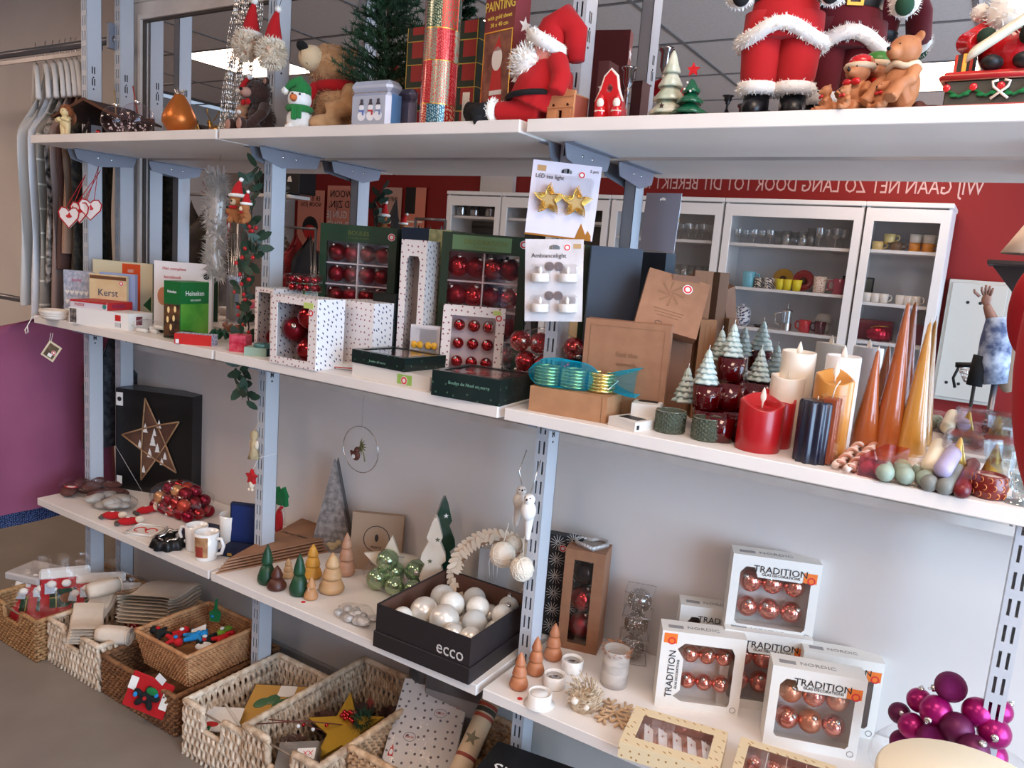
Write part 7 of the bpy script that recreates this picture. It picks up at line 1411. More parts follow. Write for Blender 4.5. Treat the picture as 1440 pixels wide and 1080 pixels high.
# gold star basket
GG = mat('gold glitter', (206, 164, 58), .35, metal=.8, kind='glitter', dscale=12)
o = thing('gold_star', 'large gold glitter star with red berries and fir sprig', 'star ornament', (.50, .08, .17), .2); o.rotation_euler = (rad(-62), 0, rad(22)); obj('star_body', G().plate(star(0, 0, .115, .048, a0=pi / 2 + .2), (), .012), GG, o); g = G()
for i in range(16): g.ell(random.uniform(-.025, .02), -.008 - random.random() * .01, .03 + random.uniform(-.012, .018), .0065, n=10, m=7)
obj('red_berries', g, REDB, o); obj('fir_sprig', G().fuzz(.045, -.01, .03, .02, .010, .02, N=260, l=.028, w=.0012), FIR, o)
o = thing('grey_gift_box', 'grey box with a white red label in the gold star basket', 'box', (.47, -.06, .105), rad(26)); o.rotation_euler = (rad(24), rad(-6), rad(34)); obj('box_body', G().box(-.055, -.05, 0, .055, .055, .05, .003), mat('warm grey card', (116, 108, 100), .5), o); obj('label', G().box(-.0, .0, .0502, .05, .032, .0508), PAPER, o); txt(o, 'XX', .02, RINGR, (.03, .016, .051), (0, 0, 0))
for i, (x, y, z, lb) in enumerate(((.385, .12, .10, 'pine cone twig ball at the back left of the gold star basket'), (.40, -.02, .10, 'dark bundle of pine cones under the berry stems'), (.44, .22, .10, 'dark fir and cone cluster at the back of the gold star basket'), (.53, .25, .11, 'pine cone cluster behind the gold star'))):
    o = thing('pine_cone_cluster', lb, 'pine cones', (x, y, z), i); g = G()
    for j in range(60): a = j * 2.4; t = j / 60; rr2 = .034 * sin(pi * min(.97, t * .9 + .08)); g.at(rr2 * .4 * cos(a), rr2 * .4 * sin(a), -.02 + .06 * t, .9, 0, a + pi / 2).plate([(-.006, 0), (.006, 0), (.008, rr2), (0, rr2 * 1.2), (-.008, rr2)], (), .0015)
    obj('scales', g.at(), mat('cone brown', (82, 50, 38), .8, n2=(54, 32, 26), ns=30), o)['kind'] = 'stuff'; obj('red_leaf', G().at(.02, -.02, .03, .8, 0, i).plate([(0, 0), (.014, .014), (0, .036), (-.014, .014)], (), .001), mat('rust red leaf', (130, 34, 22), .6), o)
for i, (a, b) in enumerate((((.33, -.09, .20), (.50, .10, .17)), ((.345, -.06, .205), (.455, .06, .15)))):
    o = thing('berry_stem', ['long reddish berry stem lying across the gold star basket', 'shorter twig with white berries across the gold star basket'][i], 'stem', a); d = V(b) - V(a); obj('stem', G().tube([(0, 0, 0), d * .5 + V((0, 0, .012)), d], .0018, 5), mat('red brown twig', (98, 46, 36), .7), o); g = G()
    for t in (.5, .75, 1): obj('berry', G().ell(*(d * t), .006, n=10, m=7), PAPER if i else REDB, o)
o = thing('clear_party_bag', 'crumpled clear sachet of dark berries in the gold star basket', 'bag', (.42, -.05, .125)); obj('berry_fill', G().ell(0, 0, 0, .03, .02, .018), mat('dark berry', (80, 30, 24), .4), o); bagfilm(o, .042, .03, .026, 4, z=.0)
# paper bags in the last basket
o = thing('star_paper_bag', 'white paper bag with grey stars and gnome print in clear wrap', 'paper bag', (.66, .05, .13), rad(20)); o.rotation_euler = (rad(-58), 0, rad(24)); w, h = .20, .27; SPP = mat('star paper', (222, 214, 208), .5, dots=(110, 104, 106), dscale=40, dsize=.15)
obj('paper', G().box(0, 0, 0, w, .012, h, .001), SPP, o)
for x, z in ((.06, .10), (.13, .18)): obj('oval_print', G().plate(oval(x, z, .018, .013), (oval(x, z, .017, .012),), .0004, -.0007), INK, o); txt(o, 'Kerst', .011, REDI, (x, -.0008, z))
for x, z in ((.02, .04), (.18, .2), (.10, .24)): obj('gnome_print', G().plate([(x - .008, z), (x + .008, z), (x + .006, z + .018), (x, z + .034), (x - .006, z + .018)], (), .0004, -.0007), REDI, o); obj('gnome_beard', G().plate(oval(x, z + .012, .005, .008), (), .0004, -.0012), PAPER, o)
obj('clear_wrap', G().sheet(lambda u, v: (-.006 + u * (w + .012), -.008 + .004 * sin(u * 13 + v * 8), -.004 + v * (h + .04)), 12, 12), FOIL, o)
o = thing('gift_wrap_roll', 'roll of cream gift wrap with rust bands and a star, right of the star bags', 'gift wrap', (.90, .0, .12), 0); o.rotation_euler = (rad(-52), rad(8), rad(12)); WR = mat('cream wrap', (216, 190, 156), .5); obj('roll', G().lathe([(.028, 0), (.028, .33), (.02, .33), (0, .32)], 24), WR, o)
for z in (.07, .16, .27, .30): obj('rust_band', G().lathe([(.0284, z), (.0284, z + .010)], 24, cap=False), mat('rust print', (150, 58, 38), .5), o)
obj('star_print', G().plate(star(0, .21, .022, .009), (), .001, -.0295), mat('olive print', (120, 110, 84), .6), o); obj('dark_band', G().lathe([(.0286, .285), (.0286, .298)], 24, cap=False), mat('dark olive', (50, 48, 36), .5), o)
o = thing('grey_plastic_bag', 'grey translucent bag standing at the back of the last basket', 'bag', (.70, .27, .10), rad(10)); obj('grey_card', G().box(-.06, 0, 0, .13, .02, .25, .004), mat('dark grey card', (88, 84, 84), .5), o); obj('grid_print', G().plate(rect(-.055, .12, .125, .17), (), .001, -.0015), mat('pale grid', (150, 146, 144), .5), o); obj('film', G().sheet(lambda u, v: (-.07 + .21 * u, -.012 + .006 * sin(u * 9 + v * 7), .26 * v), 10, 10), CLEAR, o)
o = thing('dark_foil_bag', 'dark grey crumpled bag at the back between the last two baskets', 'bag', (.60, .30, .28)); obj('bag_body', G().ell(0, 0, 0, .045, .035, .05), mat('dark plastic', (64, 62, 64), .3, bump=.5, bs=20), o)
# black box on the floor at the bottom
o = thing('black_shoe_box', 'black box lettered Sim in white on the floor below the corner shelf', 'box', (1.045, -.20, 0), rad(8)); obj('box_body', G().box(0, 0, 0, .34, .30, .32, .002), BLACK, o); obj('box_lid', G().box(-.003, -.003, .30, .343, .303, .335, .002), BLACK, o); txt(o, 'Simply', .055, PAPER, (.10, .20, .3355), (0, 0, 0))
# round cream side table in front at the right
o = thing('round_side_table', 'round cream side table top in front of the lower right shelf', 'side table', (1.975, -.155, 0)); CT = mat('cream lacquer', (240, 226, 196), .4); obj('table_top', G().at(0, 0, .775).lathe([(.126, 0), (.132, .006), (.132, .020), (.127, .025), (0, .0255)], 48), CT, o); obj('column', G().lathe([(.03, .02), (.022, .06), (.022, .775)], 20), CT, o); obj('base', G().lathe([(.12, 0), (.12, .012), (.03, .03)], 32), CT, o)
# ================= LEFT: clothes rails =================
p0 = V((-3.2, .29, 2.205)); o = thing('clothes_rail', 'long grey metal clothes rail fixed to the rear upright at the left', 'clothes rail', (0, 0, 0)); RLM = mat('grey tube steel', (122, 118, 120), .3, metal=.6); obj('tube', G().tube([(-3.2, .29, 2.205), (-.97, .29, 2.205)], .014, 12), RLM, o); obj('flat_bar', G().box(-3.2, .286, 2.165, -1.1, .294, 2.18), RLM, o); obj('bracket_plate', G().box(-.99, .265, 2.17, -.972, .31, 2.26, .002).box(-1.10, .27, 2.18, -1.085, .31, 2.23, .002), BRKT, o)
HG = mat('white plastic hanger', (242, 240, 236), .4)
def hanger(x, z, lb, y=.29, rz=66):
    o = thing('clothes_hanger', lb, 'clothes hanger', (x, y, z), rad(rz)); obj('hook', G().tube([(0, 0, -.06), (0, .0, -.02), (0, .018, -.005), (0, .020, .012), (0, .004, .022), (0, -.014, .014)], .0017, 6), SILV, o)
    for s in (-1, 1): obj('shoulder_arm', G().tube([(0, 0, -.062), (0, s * .05, -.085), (0, s * .11, -.135), (0, s * .17, -.215)], [.009, .010, .009, .010], 8), HG, o)
    return o
def garment(name, label, x, z0, z1, w, m, y=.29, th=.020, seed=0, wh=None, cat='garment', rz=0, dr=.17):
    o = thing(name, label, cat, (x, y, z0), rad(rz)); random.seed(seed); H = z0 - z1; ph = random.random() * 6; wh = wh or w
    def fn(u, v):
        a = u * 2 * pi; s = v * H; ww = .03 + (w - .03) * min(1, s / (.12 if dr > .05 else .02)) ** .6 if s < (.12 if dr > .05 else .02) else w + (wh - w) * (s - .12) / (H - .12); drop = dr * min(1, abs(cos(a))) * (1 - min(1, s / .5) * .2)
        t = th * (1 + .35 * sin(a * 5 + ph + v * 3)) * (.4 + .6 * min(1, s / .2)); return (t * sin(a) + .006 * sin(v * 7 + a * 3), ww * cos(a), -s - (drop * (1 - v) if v < 1 else 0))
    obj('body_cloth', G().sheet(fn, 48, 26), m, o); return o
LACE = mat('black white lace', (30, 28, 28), .8, n2=(188, 180, 172), ns=42); KNIT = mat('grey striped knit', (158, 152, 142), .95, kind='stripes', dscale=11, dsize=.08, n2=(222, 218, 206), bump=.4, bs=200)
gs = [('black_blouse', 'black blouse with pale pattern hanging nearest the first upright', -1.035, 1.20, .19, LACE if 0 else mat('black gold pattern', (20, 18, 18), .8, n2=(70, 62, 48), ns=45)), ('camel_coat', 'camel brown jacket second from the uprights', -1.085, 1.42, .20, mat('camel cloth', (158, 122, 98), .9)), ('brown_cardigan', 'dark brown cardigan between the camel jacket and the taupe sweater', -1.12, 1.36, .20, mat('dark brown cloth', (88, 60, 52), .9)), ('taupe_sweater', 'long taupe sweater with pale pink cast in the row of clothes', -1.16, 1.20, .205, mat('taupe cloth', (168, 148, 140), .9, n2=(150, 128, 120), ns=4, stretch=(8, 8, .5))), ('lace_blouse', 'black and white lace blouse between taupe sweater and striped knit', -1.20, 1.30, .205, LACE), ('striped_knit', 'grey knitted sweater with thin pale stripes', -1.25, 1.17, .21, KNIT), ('white_shirt', 'bluish white shirt hanging at the left frame edge', -1.305, 1.13, .215, mat('white cotton', (222, 226, 232), .85)), ('grey_shirt', 'pale shirt hanging left of the white shirt', -1.38, 1.2, .22, mat('pale cotton', (206, 204, 200), .85))]
for i, (n, lb, x, z1, w, m) in enumerate(gs): hanger(x - .15, 2.215, 'white plastic hanger holding the ' + n.replace('_', ' ')); garment(n, lb, x - .09, 2.12, z1, w * .92, m, seed=i, rz=38)
o = thing('clothes_rail', 'lower grey clothes rail behind the purple dress', 'clothes rail', (0, 0, 0)); obj('tube', G().tube([(-3.2, .19, 1.21), (-.99, .19, 1.21)], .012, 12), RLM, o)
hanger(-1.20, 1.215, 'white plastic hanger of the purple dress', .19, 0); hanger(-1.26, 1.215, 'white plastic hanger of the glitter skirt', .19, 0)
garment('purple_dress', 'long mauve purple dress hanging below the clothes row', -1.19, 1.185, .42, .25, mat('mauve cloth', (150, 80, 108), .9, n2=(138, 70, 98), ns=3), y=.14, th=.018, seed=33, wh=.27, dr=.03); garment('glitter_dress', 'navy glitter dress showing below the hem of the purple dress', -1.27, 1.13, .34, .19, mat('navy glitter cloth', (24, 34, 70), .5, dots=(90, 110, 160), dscale=120, dsize=.3), y=.14, seed=34, wh=.27)
garment('pink_scarf', 'dusty pink cloth hanging to the floor behind the purple dress', -1.45, 1.1, .2, .06, mat('dusty pink cloth', (150, 96, 100), .9), y=.50, seed=35, wh=.08)
garment('dark_blouse', 'black patterned garment hanging low beside the first upright', -1.06, 1.16, .66, .12, mat('dark patterned cloth', (34, 34, 40), .9, n2=(70, 70, 74), ns=40), y=.33, seed=36)
# ================= NEAR THE CAMERA =================
d = ray(1612, 497).normalized(); c = CAM_P + d * .66; o = thing('red_felt_sack', 'large red felt sack hanging close by at the right frame edge', 'sack', c); obj('sack_body', G().ell(0, 0, 0, .072, .072, .15, n=32, m=24), mat('bright red cloth', (190, 20, 30), .85), o); obj('cord', G().tube([(0, 0, .145), (0, 0, CEIL - c.z)], .003, 6), CORD, o)
# ================= BEHIND THE CAMERA, seen in the mirror =================
CABM = mat('white cabinet lacquer', (228, 226, 224), .4); CBK = mat('cabinet back', (206, 206, 208), .6); CY = -3.30
def mx(px, y=CY, py=300): return mirr(px, py, y).x
CT_ = 2.07
def cabinet(label, a, b, shelves, door=False, glass=True):
    x0, x1 = mx(a), mx(b); o = thing('display_cabinet', label, 'cabinet', (x0, CY, 0)); w = x1 - x0; t = .05
    obj('carcass', G().box(0.002, -.36, 0, .022, 0, CT_ - .02).box(w - .022, -.36, 0, w - .002, 0, CT_ - .02).box(.022, -.36, .08, w - .022, -.0, .1), CABM, o); obj('back_panel', G().box(.022, -.36, .1, w - .022, -.35, CT_ - .02), CBK if not door else mat('dark interior', (70, 66, 62), .7), o); obj('cornice', G().box(-.004, -.365, CT_ - .03, w + .004, .02, CT_, .004), CABM, o)
    fr = obj('glass_door', G().plate(rect(.004, .10, w - .004, CT_ - .04), (rect(.055, .17, w - .055, CT_ - .12),) if glass else (), .018), CABM, o); fr.location = (0, 0, 0)
    obj('door_pane', G().box(.05, .006, .16, w - .05, .009, CT_ - .11), CLEARF, o); obj('door_knob', G().ell(w - .03, .026, 1.0, .010), SILV, o)
    for z in shelves: obj('cabinet_shelf', G().box(.022, -.345, z - .02, w - .022, -.02, z), CABM, o)
    return o, x0, x1
zs = lambda px, pys: [mirr(px, py, CY - .1).z for py in pys]
zD = zs(1115, (346, 409, 466, 530)); zE = zs(1262, (353, 428, 483, 560)); zC = zs(960, (337, 393, 450, 520)); zA = zs(668, (305, 360, 420))
cabinet('white glass door cabinet with canisters at the left end of the row', 629, 705, zA, door=True); cabinet('white cabinet in the row, partly hidden by the hanging cards', 706, 780, zA, door=True); cabinet('white cabinet left of the third upright reflection', 781, 858, zA, door=True)
cabinet('white glass door cabinet with drinking glasses, behind the kraft boxes', 860, 1018, zC); cabinet('wide white glass door cabinet with mugs and glasses', 1020, 1216, zD); cabinet('narrow white glass door cabinet with cups and red boxes', 1218, 1340, zE)
def at_(px, z, dy=.12): y = CY - dy; return V((mx(px, y, 360), y, z))
GL2 = mat('reflected glassware', (244, 246, 246), .1, alpha=.30)
def wine(px, z, lb, grp, kind=0, h=.13, dy=.12):
    o = thing('drinking_glass', lb, 'glass', at_(px, z, dy), 0, grp); r = .03
    pr = [[(.026, 0), (.026, .002), (.004, .006), (.004, h * .45), (.02, h * .5), (r, h * .7), (r * .9, h)], [(r * .8, 0), (r, .004), (r, h), (r * .93, h), (r * .93, .008), (0, .008)]][kind]
    obj('glass_body', G().lathe(pr, 14, cap=False), GL2, o)
for i in range(14): wine(1034 + i * 11.5, zD[0], 'clear drinking glass on the top shelf of the wide cabinet', 'glasses in the wide cabinet', i // 5 % 2, .10 + .03 * (i > 8), .10 + .1 * (i % 2))
for i in range(8): wine(925 + i * 10, zC[0], 'clear stemmed glass on the top shelf of the left glass cabinet', 'glasses in the left glass cabinet, top', 0, .12, .10 + .1 * (i % 2)); wine(925 + i * 10, zC[1], 'clear tumbler on the second shelf of the left glass cabinet', 'glasses in the left glass cabinet, second', 1, .11, .10 + .1 * (i % 2))
def cupm(px, z, col, lb, r=.04, h=.09, rz=200, dy=.12, nm='cup', mm=None): return mug(lb, 0, 0, r, h, rz, m=mm or mat('cup %d %d %d' % col, col, .25, coat=.4), yoff=at_(px, z, dy), name=nm)
cupm(1057, zD[1], (110, 182, 200), 'turquoise mug in the wide cabinet', .045, .11, -10); BWm = mat('black white dotted cup', (226, 224, 220), .3, dots=(30, 34, 60), dscale=60, dsize=.32)
cupm(1071, zD[1], (1, 1, 1), 'dark patterned cup beside the turquoise mug', .034, .07, mm=mat('dark pattern cup', (60, 56, 60), .3, dots=(210, 200, 180), dscale=60, dsize=.3)); cupm(1087, zD[1], (1, 1, 2), 'black and white patterned cup in the wide cabinet', .036, .075, mm=BWm)
for i, px in enumerate((1102, 1113, 1126)): o = thing('yellow_beaker', ['left', 'middle', 'right'][i] + ' yellow beaker in front of the round plates', 'beaker', at_(px, zD[1], .08)); obj('beaker', G().lathe([(.024, 0), (.034, .075), (.031, .075), (.022, .004), (0, .004)], 20), mat('yellow glaze', (214, 198, 40), .3), o)
for px, c, lb in ((1106, (190, 140, 40), 'round ochre plate standing behind the yellow beakers'), (1135, (160, 34, 40), 'round red plate standing behind the yellow beakers')): o = thing('round_plate', lb, 'plate', at_(px, zD[1], .25)); obj('plate_disc', G().at(0, 0, .075, -pi / 2 + .15).lathe([(.01, 0), (.05, .003), (.072, .012), (.072, .014), (.05, .006), (0, .005)], 28), mat('plate ' + lb[6:12], c, .35), o); obj('plate_centre', G().at(0, .016, .075, -pi / 2 + .15).lathe([(.024, 0), (0, .001)], 20), mat('plate centre', (96, 60, 40), .5), o)
o = thing('picture_tray', 'dark rectangular tray standing behind the patterned mug', 'tray', at_(1190, zD[1], .28)); obj('tray', G().box(-.0, 0, 0, .20, .012, .13, .003), mat('tray print', (96, 96, 84), .5), o); obj('tray_border', G().plate(rect(0, 0, .2, .13), (rect(.01, .01, .19, .12),), .003, .012), mat('black metal'), o)
cupm(1158, zD[1], (1, 2, 1), 'white mug with red lettering pattern in the wide cabinet', .042, .11, -10, mm=mat('lettered mug', (226, 218, 206), .3, dots=(170, 70, 60), dscale=70, dsize=.25)); cupm(1186, zD[1], (160, 70, 90), 'mauve mug at the right of the wide cabinet shelf', .042, .105, 170)
for i, (px, r, h) in enumerate(((1030, .05, .08), (1054, .06, .12))): o = thing('polka_pot', ['small lidded blue and white dotted pot', 'large blue and white dotted pot'][i] + ' in the wide cabinet', 'pot', at_(px, zD[2])); obj('pot_body', G().lathe([(r * .8, 0), (r, h * .3), (r, h * .8), (r * .85, h), (r * .8, h), (0, h * .98)], 24), mat('blue dotted glaze', (222, 222, 222), .3, dots=(36, 44, 90), dscale=55, dsize=.34), o); obj('pot_lid', G().lathe([(r * .86, h), (r * .7, h + .014), (.01, h + .022), (.012, h + .034), (0, h + .036)], 24), mat('blue dotted glaze'), o)
o = thing('cafetiere', 'glass coffee press with silver frame in the wide cabinet', 'coffee press', at_(1118, zD[2])); obj('glass_jug', G().lathe([(.036, .01), (.036, .13)], 20, cap=False), GL2, o); obj('metal_frame', G().lathe([(.039, 0), (.039, .05)], 12, cap=False).lathe([(.04, .13), (.03, .142), (0, .15)], 20).tube([(0, 0, .15), (0, 0, .18)], .003, 6).ell(0, 0, .184, .008), SILV, o); obj('handle', G().tube([(-.04, 0, .12), (-.08, 0, .11), (-.078, 0, .05), (-.04, 0, .03)], .006, 6), SILV, o)
o = thing('dark_ladle', 'small black handled pan on the third shelf of the wide cabinet', 'pan', at_(1078, zD[2])); obj('pan', G().lathe([(.02, 0), (.028, .02), (.024, .02), (0, .005)], 16).tube([(.02, 0, .02), (.07, 0, .03)], .004, 6), BLACK, o)
cupm(1145, zD[2], (186, 40, 50), 'red mug on the third shelf of the wide cabinet', .040, .085, 190); cupm(1167, zD[2], (80, 24, 40), 'wine coloured beaker mug under the grey bowl', .038, .085, 170); o = thing('grey_bowl', 'pale grey bowl standing upside down behind the wine mug', 'bowl', at_(1171, zD[2], .2)); obj('bowl', G().lathe([(.055, .07), (.055, .1), (.04, .135), (0, .14)], 20).lathe([(.04, 0), (.05, .07)], 20), mat('grey glaze', (186, 180, 172), .4), o)
for i, px in enumerate((1228, 1240, 1252, 1275, 1287, 1298)): cupm(px, zE[1], (222, 218, 210), 'small white printed cup, %s in the row of six' % ['first', 'second', 'third', 'fourth', 'fifth', 'last'][i], .028, .06, -10, nm='white_cup')
for i, (px, dz) in enumerate(((1232, 0), (1247, .05), (1258, 0), (1284, .055), (1303, .055), (1284, 0), (1303, 0))): o = cupm(px, zE[0] + dz, [(220, 190, 120), (224, 200, 130), (112, 84, 60), (230, 226, 216), (230, 226, 216), (214, 140, 50), (214, 140, 50)][i], ['cream orange cup lower left', 'pale yellow cup stacked on top', 'brown cup in the middle', 'white dotted mug tipped on its side', 'second white dotted mug tipped on its side', 'orange mug under the tipped mugs', 'second orange mug under the tipped mugs'][i] + ' in the narrow cabinet', .036, .055, -10, nm='teacup')
for i, (px, w_, c, lb) in enumerate(((1222, .22, (120, 8, 30), 'left dark red box in the narrow cabinet'), (1290, .12, (120, 6, 16), 'right dark red box in the narrow cabinet'))): o = thing('red_box', lb, 'box', at_(px, zE[2], .3)); obj('box_body', G().box(0, 0, 0, w_, .12, .13, .002), mat('wine box', c, .4), o)
o = thing('metallic_pumpkin', 'crumpled metallic red sachet before the red box', 'ornament', at_(1252, zE[2], .12)); obj('ribbed_body', G().lathe([(.02, 0), (.07, .02), (.075, .06), (.05, .09), (.02, .10), (0, .095)], 40, flute=.08, nf=14), mat('metallic wine', (170, 24, 50), .25, metal=.7), o); obj('gold_band', G().tube([(-.05, .03, .085), (0, .04, .10), (.06, .02, .1)], .003, 6), GOLD, o)
for i, px in enumerate((645, 664, 685)): o = thing('glass_canister', ['left', 'middle', 'right'][i] + ' shiny canister with black label in the end cabinet', 'canister', at_(px, zA[0], .1)); hh = (.22, .16, .20)[i]; obj('canister', G().lathe([(.04, 0), (.042, .01), (.042, hh * .8), (.034, hh * .9), (.03, hh), (0, hh)], 20), mat('silvered canister', (178, 176, 176), .12, metal=.9), o); obj('black_label', G().lathe([(.0424, hh * .35), (.0424, hh * .55)], 20, cap=False), BLACK, o)
# wall lettering
a, b = mirr(1384, 262, RW + .01), mirr(905, 250, RW + .01); zt_ = mirr(1150, 262, RW + .01).z
wl = struct('wall_lettering_trim', G().box(a.x, RW, .3, a.x + .001, RW + .0005, .301), mat('pale letter paint', (216, 176, 170), .6)); tl = txt(wl, 'WIJ GAAN NET ZO LANG DOOR TOT DIT BEREIKT IS', .14, mat('pale letter paint'), ((a.x + b.x) / 2, RW + .003, zt_ + .005), (pi / 2, 0, pi)); tl.scale = ((a.x - b.x) / tl.dimensions.x if tl.dimensions.x > 0 else 1, 1, 1)
# posters
PKP = mat('poster salmon', (222, 142, 120), .6)
def poster(label, a, b, t, bt, m, y=RW + .02):
    p, q = mirr(a, bt, y), mirr(b, t, y); o = thing('wall_poster', label, 'poster', (p.x, y, p.z)); w, h = q.x - p.x, q.z - p.z; obj('poster_sheet', G().box(0, 0, 0, w, .003, h), m, o); return o, w, h
o, w, h = poster('salmon poster with black haired face drawing, left', 417, 457, 268, 350, PKP); obj('black_hair', G().box(0, 0, 0, .001, .001, .001), BLACK, o); obj('printed_hair', G().at(w * .5, .004, h * .38, 0, 0, pi).plate(oval(0, 0, w * .30, w * .30), (), .001), BLACK, o); obj('printed_face', G().at(w * .5, .006, h * .3, 0, 0, pi).plate(oval(0, 0, w * .24, w * .2), (), .001), REDI, o); txt(o, 'ER IS HIER', w * .16, INK, (w * .5, .006, h * .86), (pi / 2, 0, pi)); txt(o, 'VOOR JOU', w * .16, INK, (w * .5, .006, h * .76), (pi / 2, 0, pi))
o, w, h = poster('salmon poster with bold dark and white lettering', 458, 512, 262, 345, PKP)
for i, s in enumerate(('GEWOON', 'KIND ZIJN,', 'DAT GUN JE', 'IEDER KIND')): txt(o, s, w * .2, INK if i < 2 else PAPER, (w * .5, .006, h * (.86 - .17 * i)), (pi / 2, 0, pi), sx=.9)
o, w, h = poster('pale notice poster beside the red wall post', 536, 566, 264, 345, mat('poster rose grey', (200, 160, 146), .6)); txt(o, 'INFO', w * .25, INK, (w * .5, .006, h * .8), (pi / 2, 0, pi))
o, w, h = poster('salmon poster with a dark portrait panel', 567, 600, 264, 345, PKP); obj('dark_portrait', G().box(0, .004, h * .55, w * .5, .006, h), BLACK, o)
for i in range(3): obj('text_line', G().box(w * .1, .004, h * (.2 + .1 * i), w * .9, .006, h * (.23 + .1 * i)), PAPER, o)
o = struct('wall_column', G().box(mirr(705, 250, RW + .05).x - .22, RW, 0, mirr(722, 250, RW + .05).x, RW + .05, CEIL), WALLW)
# black display with pale shelf, left
p = mirr(420, 275, -2.9); o = thing('black_display_board', 'black display panel with white shapes over a pale ledge', 'display', p, 0); obj('black_panel', G().box(-.35, 0, 0, .22, .2, .32, .005), BLACK, o); obj('pale_ledge', G().box(-.35, -.03, -.04, .12, .22, -.01, .003), WHITE, o)
for x in (-.02, .1): obj('white_shape', G().at(x, .201, .1, 0, 0, pi).plate([(-.03, 0), (.03, 0), (.02, .04), (-.01, .05)], (), .001), PAPER, o)
# garments and racks in the mirror
def rack(label, px0, px1, y, zt2, items, prefix):
    x0, x1 = mirr(px0, 300, y).x, mirr(px1, 300, y).x; o = thing('garment_rack', label, 'garment rack', (x0, y, 0)); w = x1 - x0; obj('top_bar', G().tube([(0, 0, zt2), (w, 0, zt2)], .012, 8), RLM, o)
    for x in (0, w): obj('rack_leg', G().tube([(x, 0, 0), (x, 0, zt2)], .012, 8), RLM, o)
    for i, (c, n) in enumerate(items): garment(n.replace(' ', '_'), prefix + ' ' + n + ' on the mirrored rack', x0 + w * (i + .5) / len(items), zt2 - .04, .75, .2, mat('cloth %d %d %d' % c, c, .9, n2=tuple(int(v * .7) for v in c), ns=12), y=y, th=min(.05, w / len(items) * .45), seed=60 + i)
rack('garment rack seen at the left end of the mirror', 205, 335, -1.9, 1.85, [((44, 40, 38), 'dark coat'), ((52, 48, 46), 'charcoal coat'), ((38, 34, 34), 'black jacket'), ((60, 54, 50), 'grey brown coat'), ((86, 74, 66), 'taupe jacket')], 'long')
rack('garment rack under the salmon posters', 392, 445, -2.75, 1.66, [((110, 96, 84), 'brown patterned blouse'), ((150, 34, 40), 'red blouse'), ((30, 28, 30), 'black trousers')], 'short'); rack('garment rack left of the cabinets', 585, 627, -2.9, 1.80, [((66, 58, 52), 'dark patterned shirt'), ((110, 104, 98), 'grey shirt'), ((136, 164, 190), 'light blue shirt')], 'long')
p = mirr(552, 340, -2.2); o = thing('witch_hat', 'black pointed hat display with curled brim in the mirror', 'hat', p); obj('hat_cone', G().tube([(0, 0, 0), (-.01, 0, .10), (.0, 0, .2), (.015, 0, .30)], [.10, .06, .03, .006], 16), BLKF, o); obj('hat_brim', G().at(0, 0, -.01).lathe([(.19, .05), (.15, .0), (.1, .01)], 24, cap=False, sy=.7), BLKF, o, solid=.006); obj('stand', G().tube([(0, 0, -.01), (0, 0, -p.z)], .015, 8), mat('black metal'), o); obj('red_band', G().ell(-.05, .0, -.03, .06, .04, .04), REDF, o)
# right side of the mirror: wall cabinet, ledge, mannequin arm, scarf, wire basket
y = RW + .12; a, b = mirr(1308, 560, y), mirr(1425, 398, y); o = thing('meter_cabinet', 'pale grey wall cabinet with dark screw dots, right of the cabinets', 'wall cabinet', (a.x, RW, a.z)); w, h = b.x - a.x, b.z - a.z; PGC = mat('pale grey enamel', (196, 192, 182), .5); obj('cabinet_body', G().box(0, 0, 0, w, .10, h, .004), PGC, o); obj('cabinet_door', G().box(.02, .10, .02, w - .02, .115, h - .02, .004), PGC, o)
for x, z in ((.35, .82), (.55, .82), (.22, .15), (.42, .15)): obj('screw_dot', G().ell(w * x, .116, h * z, .010, .004, .010), BLACK, o)
p = mirr(1436, 375, -2.3); o = thing('wall_ledge', 'dark brown folded ledge box at the right of the mirror', 'ledge', p); DB = mat('dark brown board', (50, 32, 26), .6); obj('ledge_top', G().box(-.14, -.2, .0, .45, .14, .02, .003), DB, o); obj('ledge_front', G().at(0, 0, 0).plate([(-.12, 0), (.45, 0), (.45, -.26), (.0, -.26), (-.02, -.12)], (), .02, -.1), DB, o)
p = mirr(1452, 352, -2.3); o = thing('lamp_shade', 'cream lamp shade on the dark ledge', 'lamp', p + V((0, 0, -.02))); obj('shade', G().lathe([(.13, 0), (.05, .14)], 24, cap=False), mat('cream shade', (226, 200, 176), .7), o, solid=.003); obj('lamp_foot', G().lathe([(.05, 0), (.02, .02), (.02, .1)], 16), SILV, o)
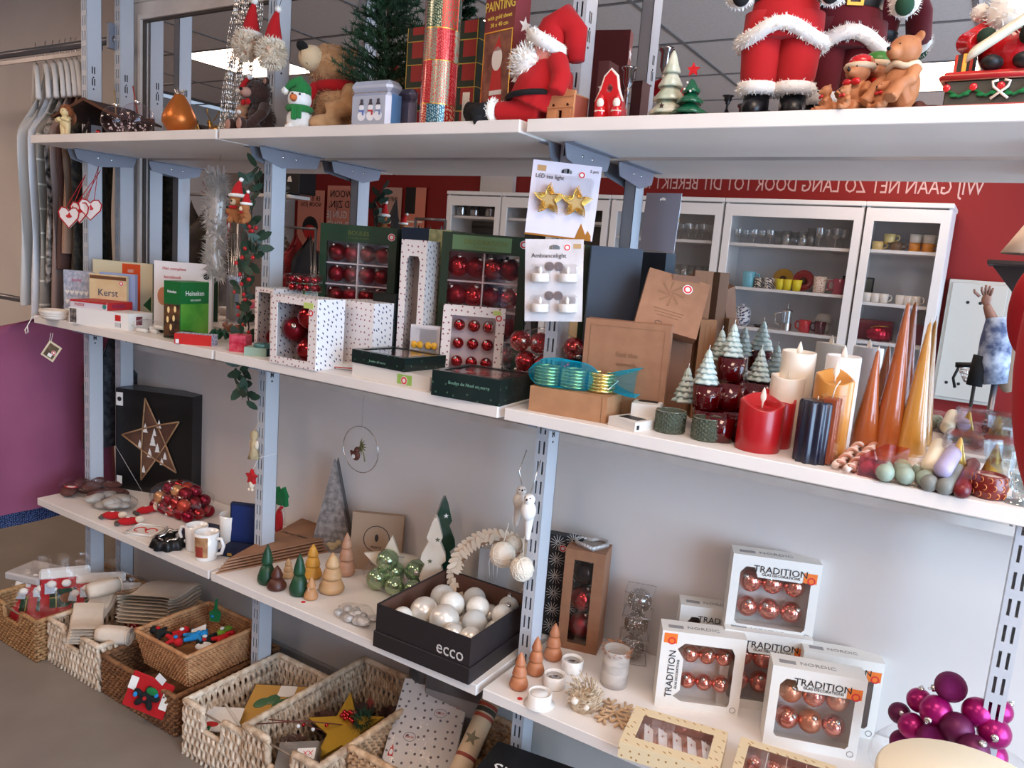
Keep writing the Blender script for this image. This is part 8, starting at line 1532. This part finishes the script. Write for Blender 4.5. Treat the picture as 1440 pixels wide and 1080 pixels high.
p = mirr(1402, 440, -2.0); o = thing('scarf_mannequin', 'mannequin arm with raised hand, wrapped in blue white scarf', 'mannequin', p); MK = mat('mannequin skin', (142, 100, 84), .5)
obj('arm', G().tube([(.02, 0, -.10), (-.02, 0, -.02), (-.045, 0, .03)], [.032, .024, .017], 12).ell(-.05, 0, .055, .022, .010, .028), MK, o, remesh=.004)
for i, (dx, dz, l) in enumerate(((-.018, .05, .035), (-.006, .058, .042), (.006, .058, .04), (.016, .050, .034), (-.04, .03, .03))): obj('finger', G().tube([(-.05 + dx * .7, 0, .055 + dz * .4), (-.052 + dx * 1.2, .004, .055 + dz * .4 + l * .6), (-.052 + dx * 1.3, .012, .055 + dz * .4 + l)], [.0065, .006, .0045], 8), MK, o)
obj('scarf_wrap', G().tube([(.0, 0, -.02), (.015, 0, -.12), (.02, 0, -.22), (.04, 0, -.32)], [.04, .065, .07, .05], 14), mat('blue white scarf', (188, 200, 218), .8, n2=(70, 84, 120), ns=16), o); obj('shirt_back', G().ell(.09, -.03, -.2, .06, .05, .16), mat('beige shirt', (160, 140, 120), .9), o); obj('dark_scarf', G().tube([(-.03, .02, -.2), (-.04, .02, -.34)], .035, 10), BLKF, o)
obj('pole', G().tube([(.04, 0, -.3), (.04, 0, -p.z)], .014, 8), RLM, o)
p = mirr(1372, 530, -2.5); o = thing('wire_basket', 'wire basket with a black handled tool inside, right of the mirror', 'wire basket', p); g = G()
for j in range(4): r = .05 + .012 * j; g.tube([(r * cos(a), r * sin(a), -.03 + .022 * j) for a in [q * pi / 10 for q in range(20)]], .0025, 4, True)
for i in range(12): a = i * pi / 6; g.tube([(.05 * cos(a), .05 * sin(a), -.03), (.088 * cos(a), .088 * sin(a), .04)], .002, 4)
obj('wire_mesh', g, SILV, o); obj('tool_handle', G().tube([(-.1, 0, .05), (-.02, 0, .06), (.09, 0, .055)], .014, 8).tube([(-.08, 0, .05), (-.10, 0, -.02), (-.085, 0, -.07)], .008, 6), BLACK, o); obj('bowl', G().ell(.02, 0, -.0, .03), SILV, o); obj('basket_stand', G().tube([(0, 0, -.03), (0, 0, -p.z)], .010, 6), BLACK, o)
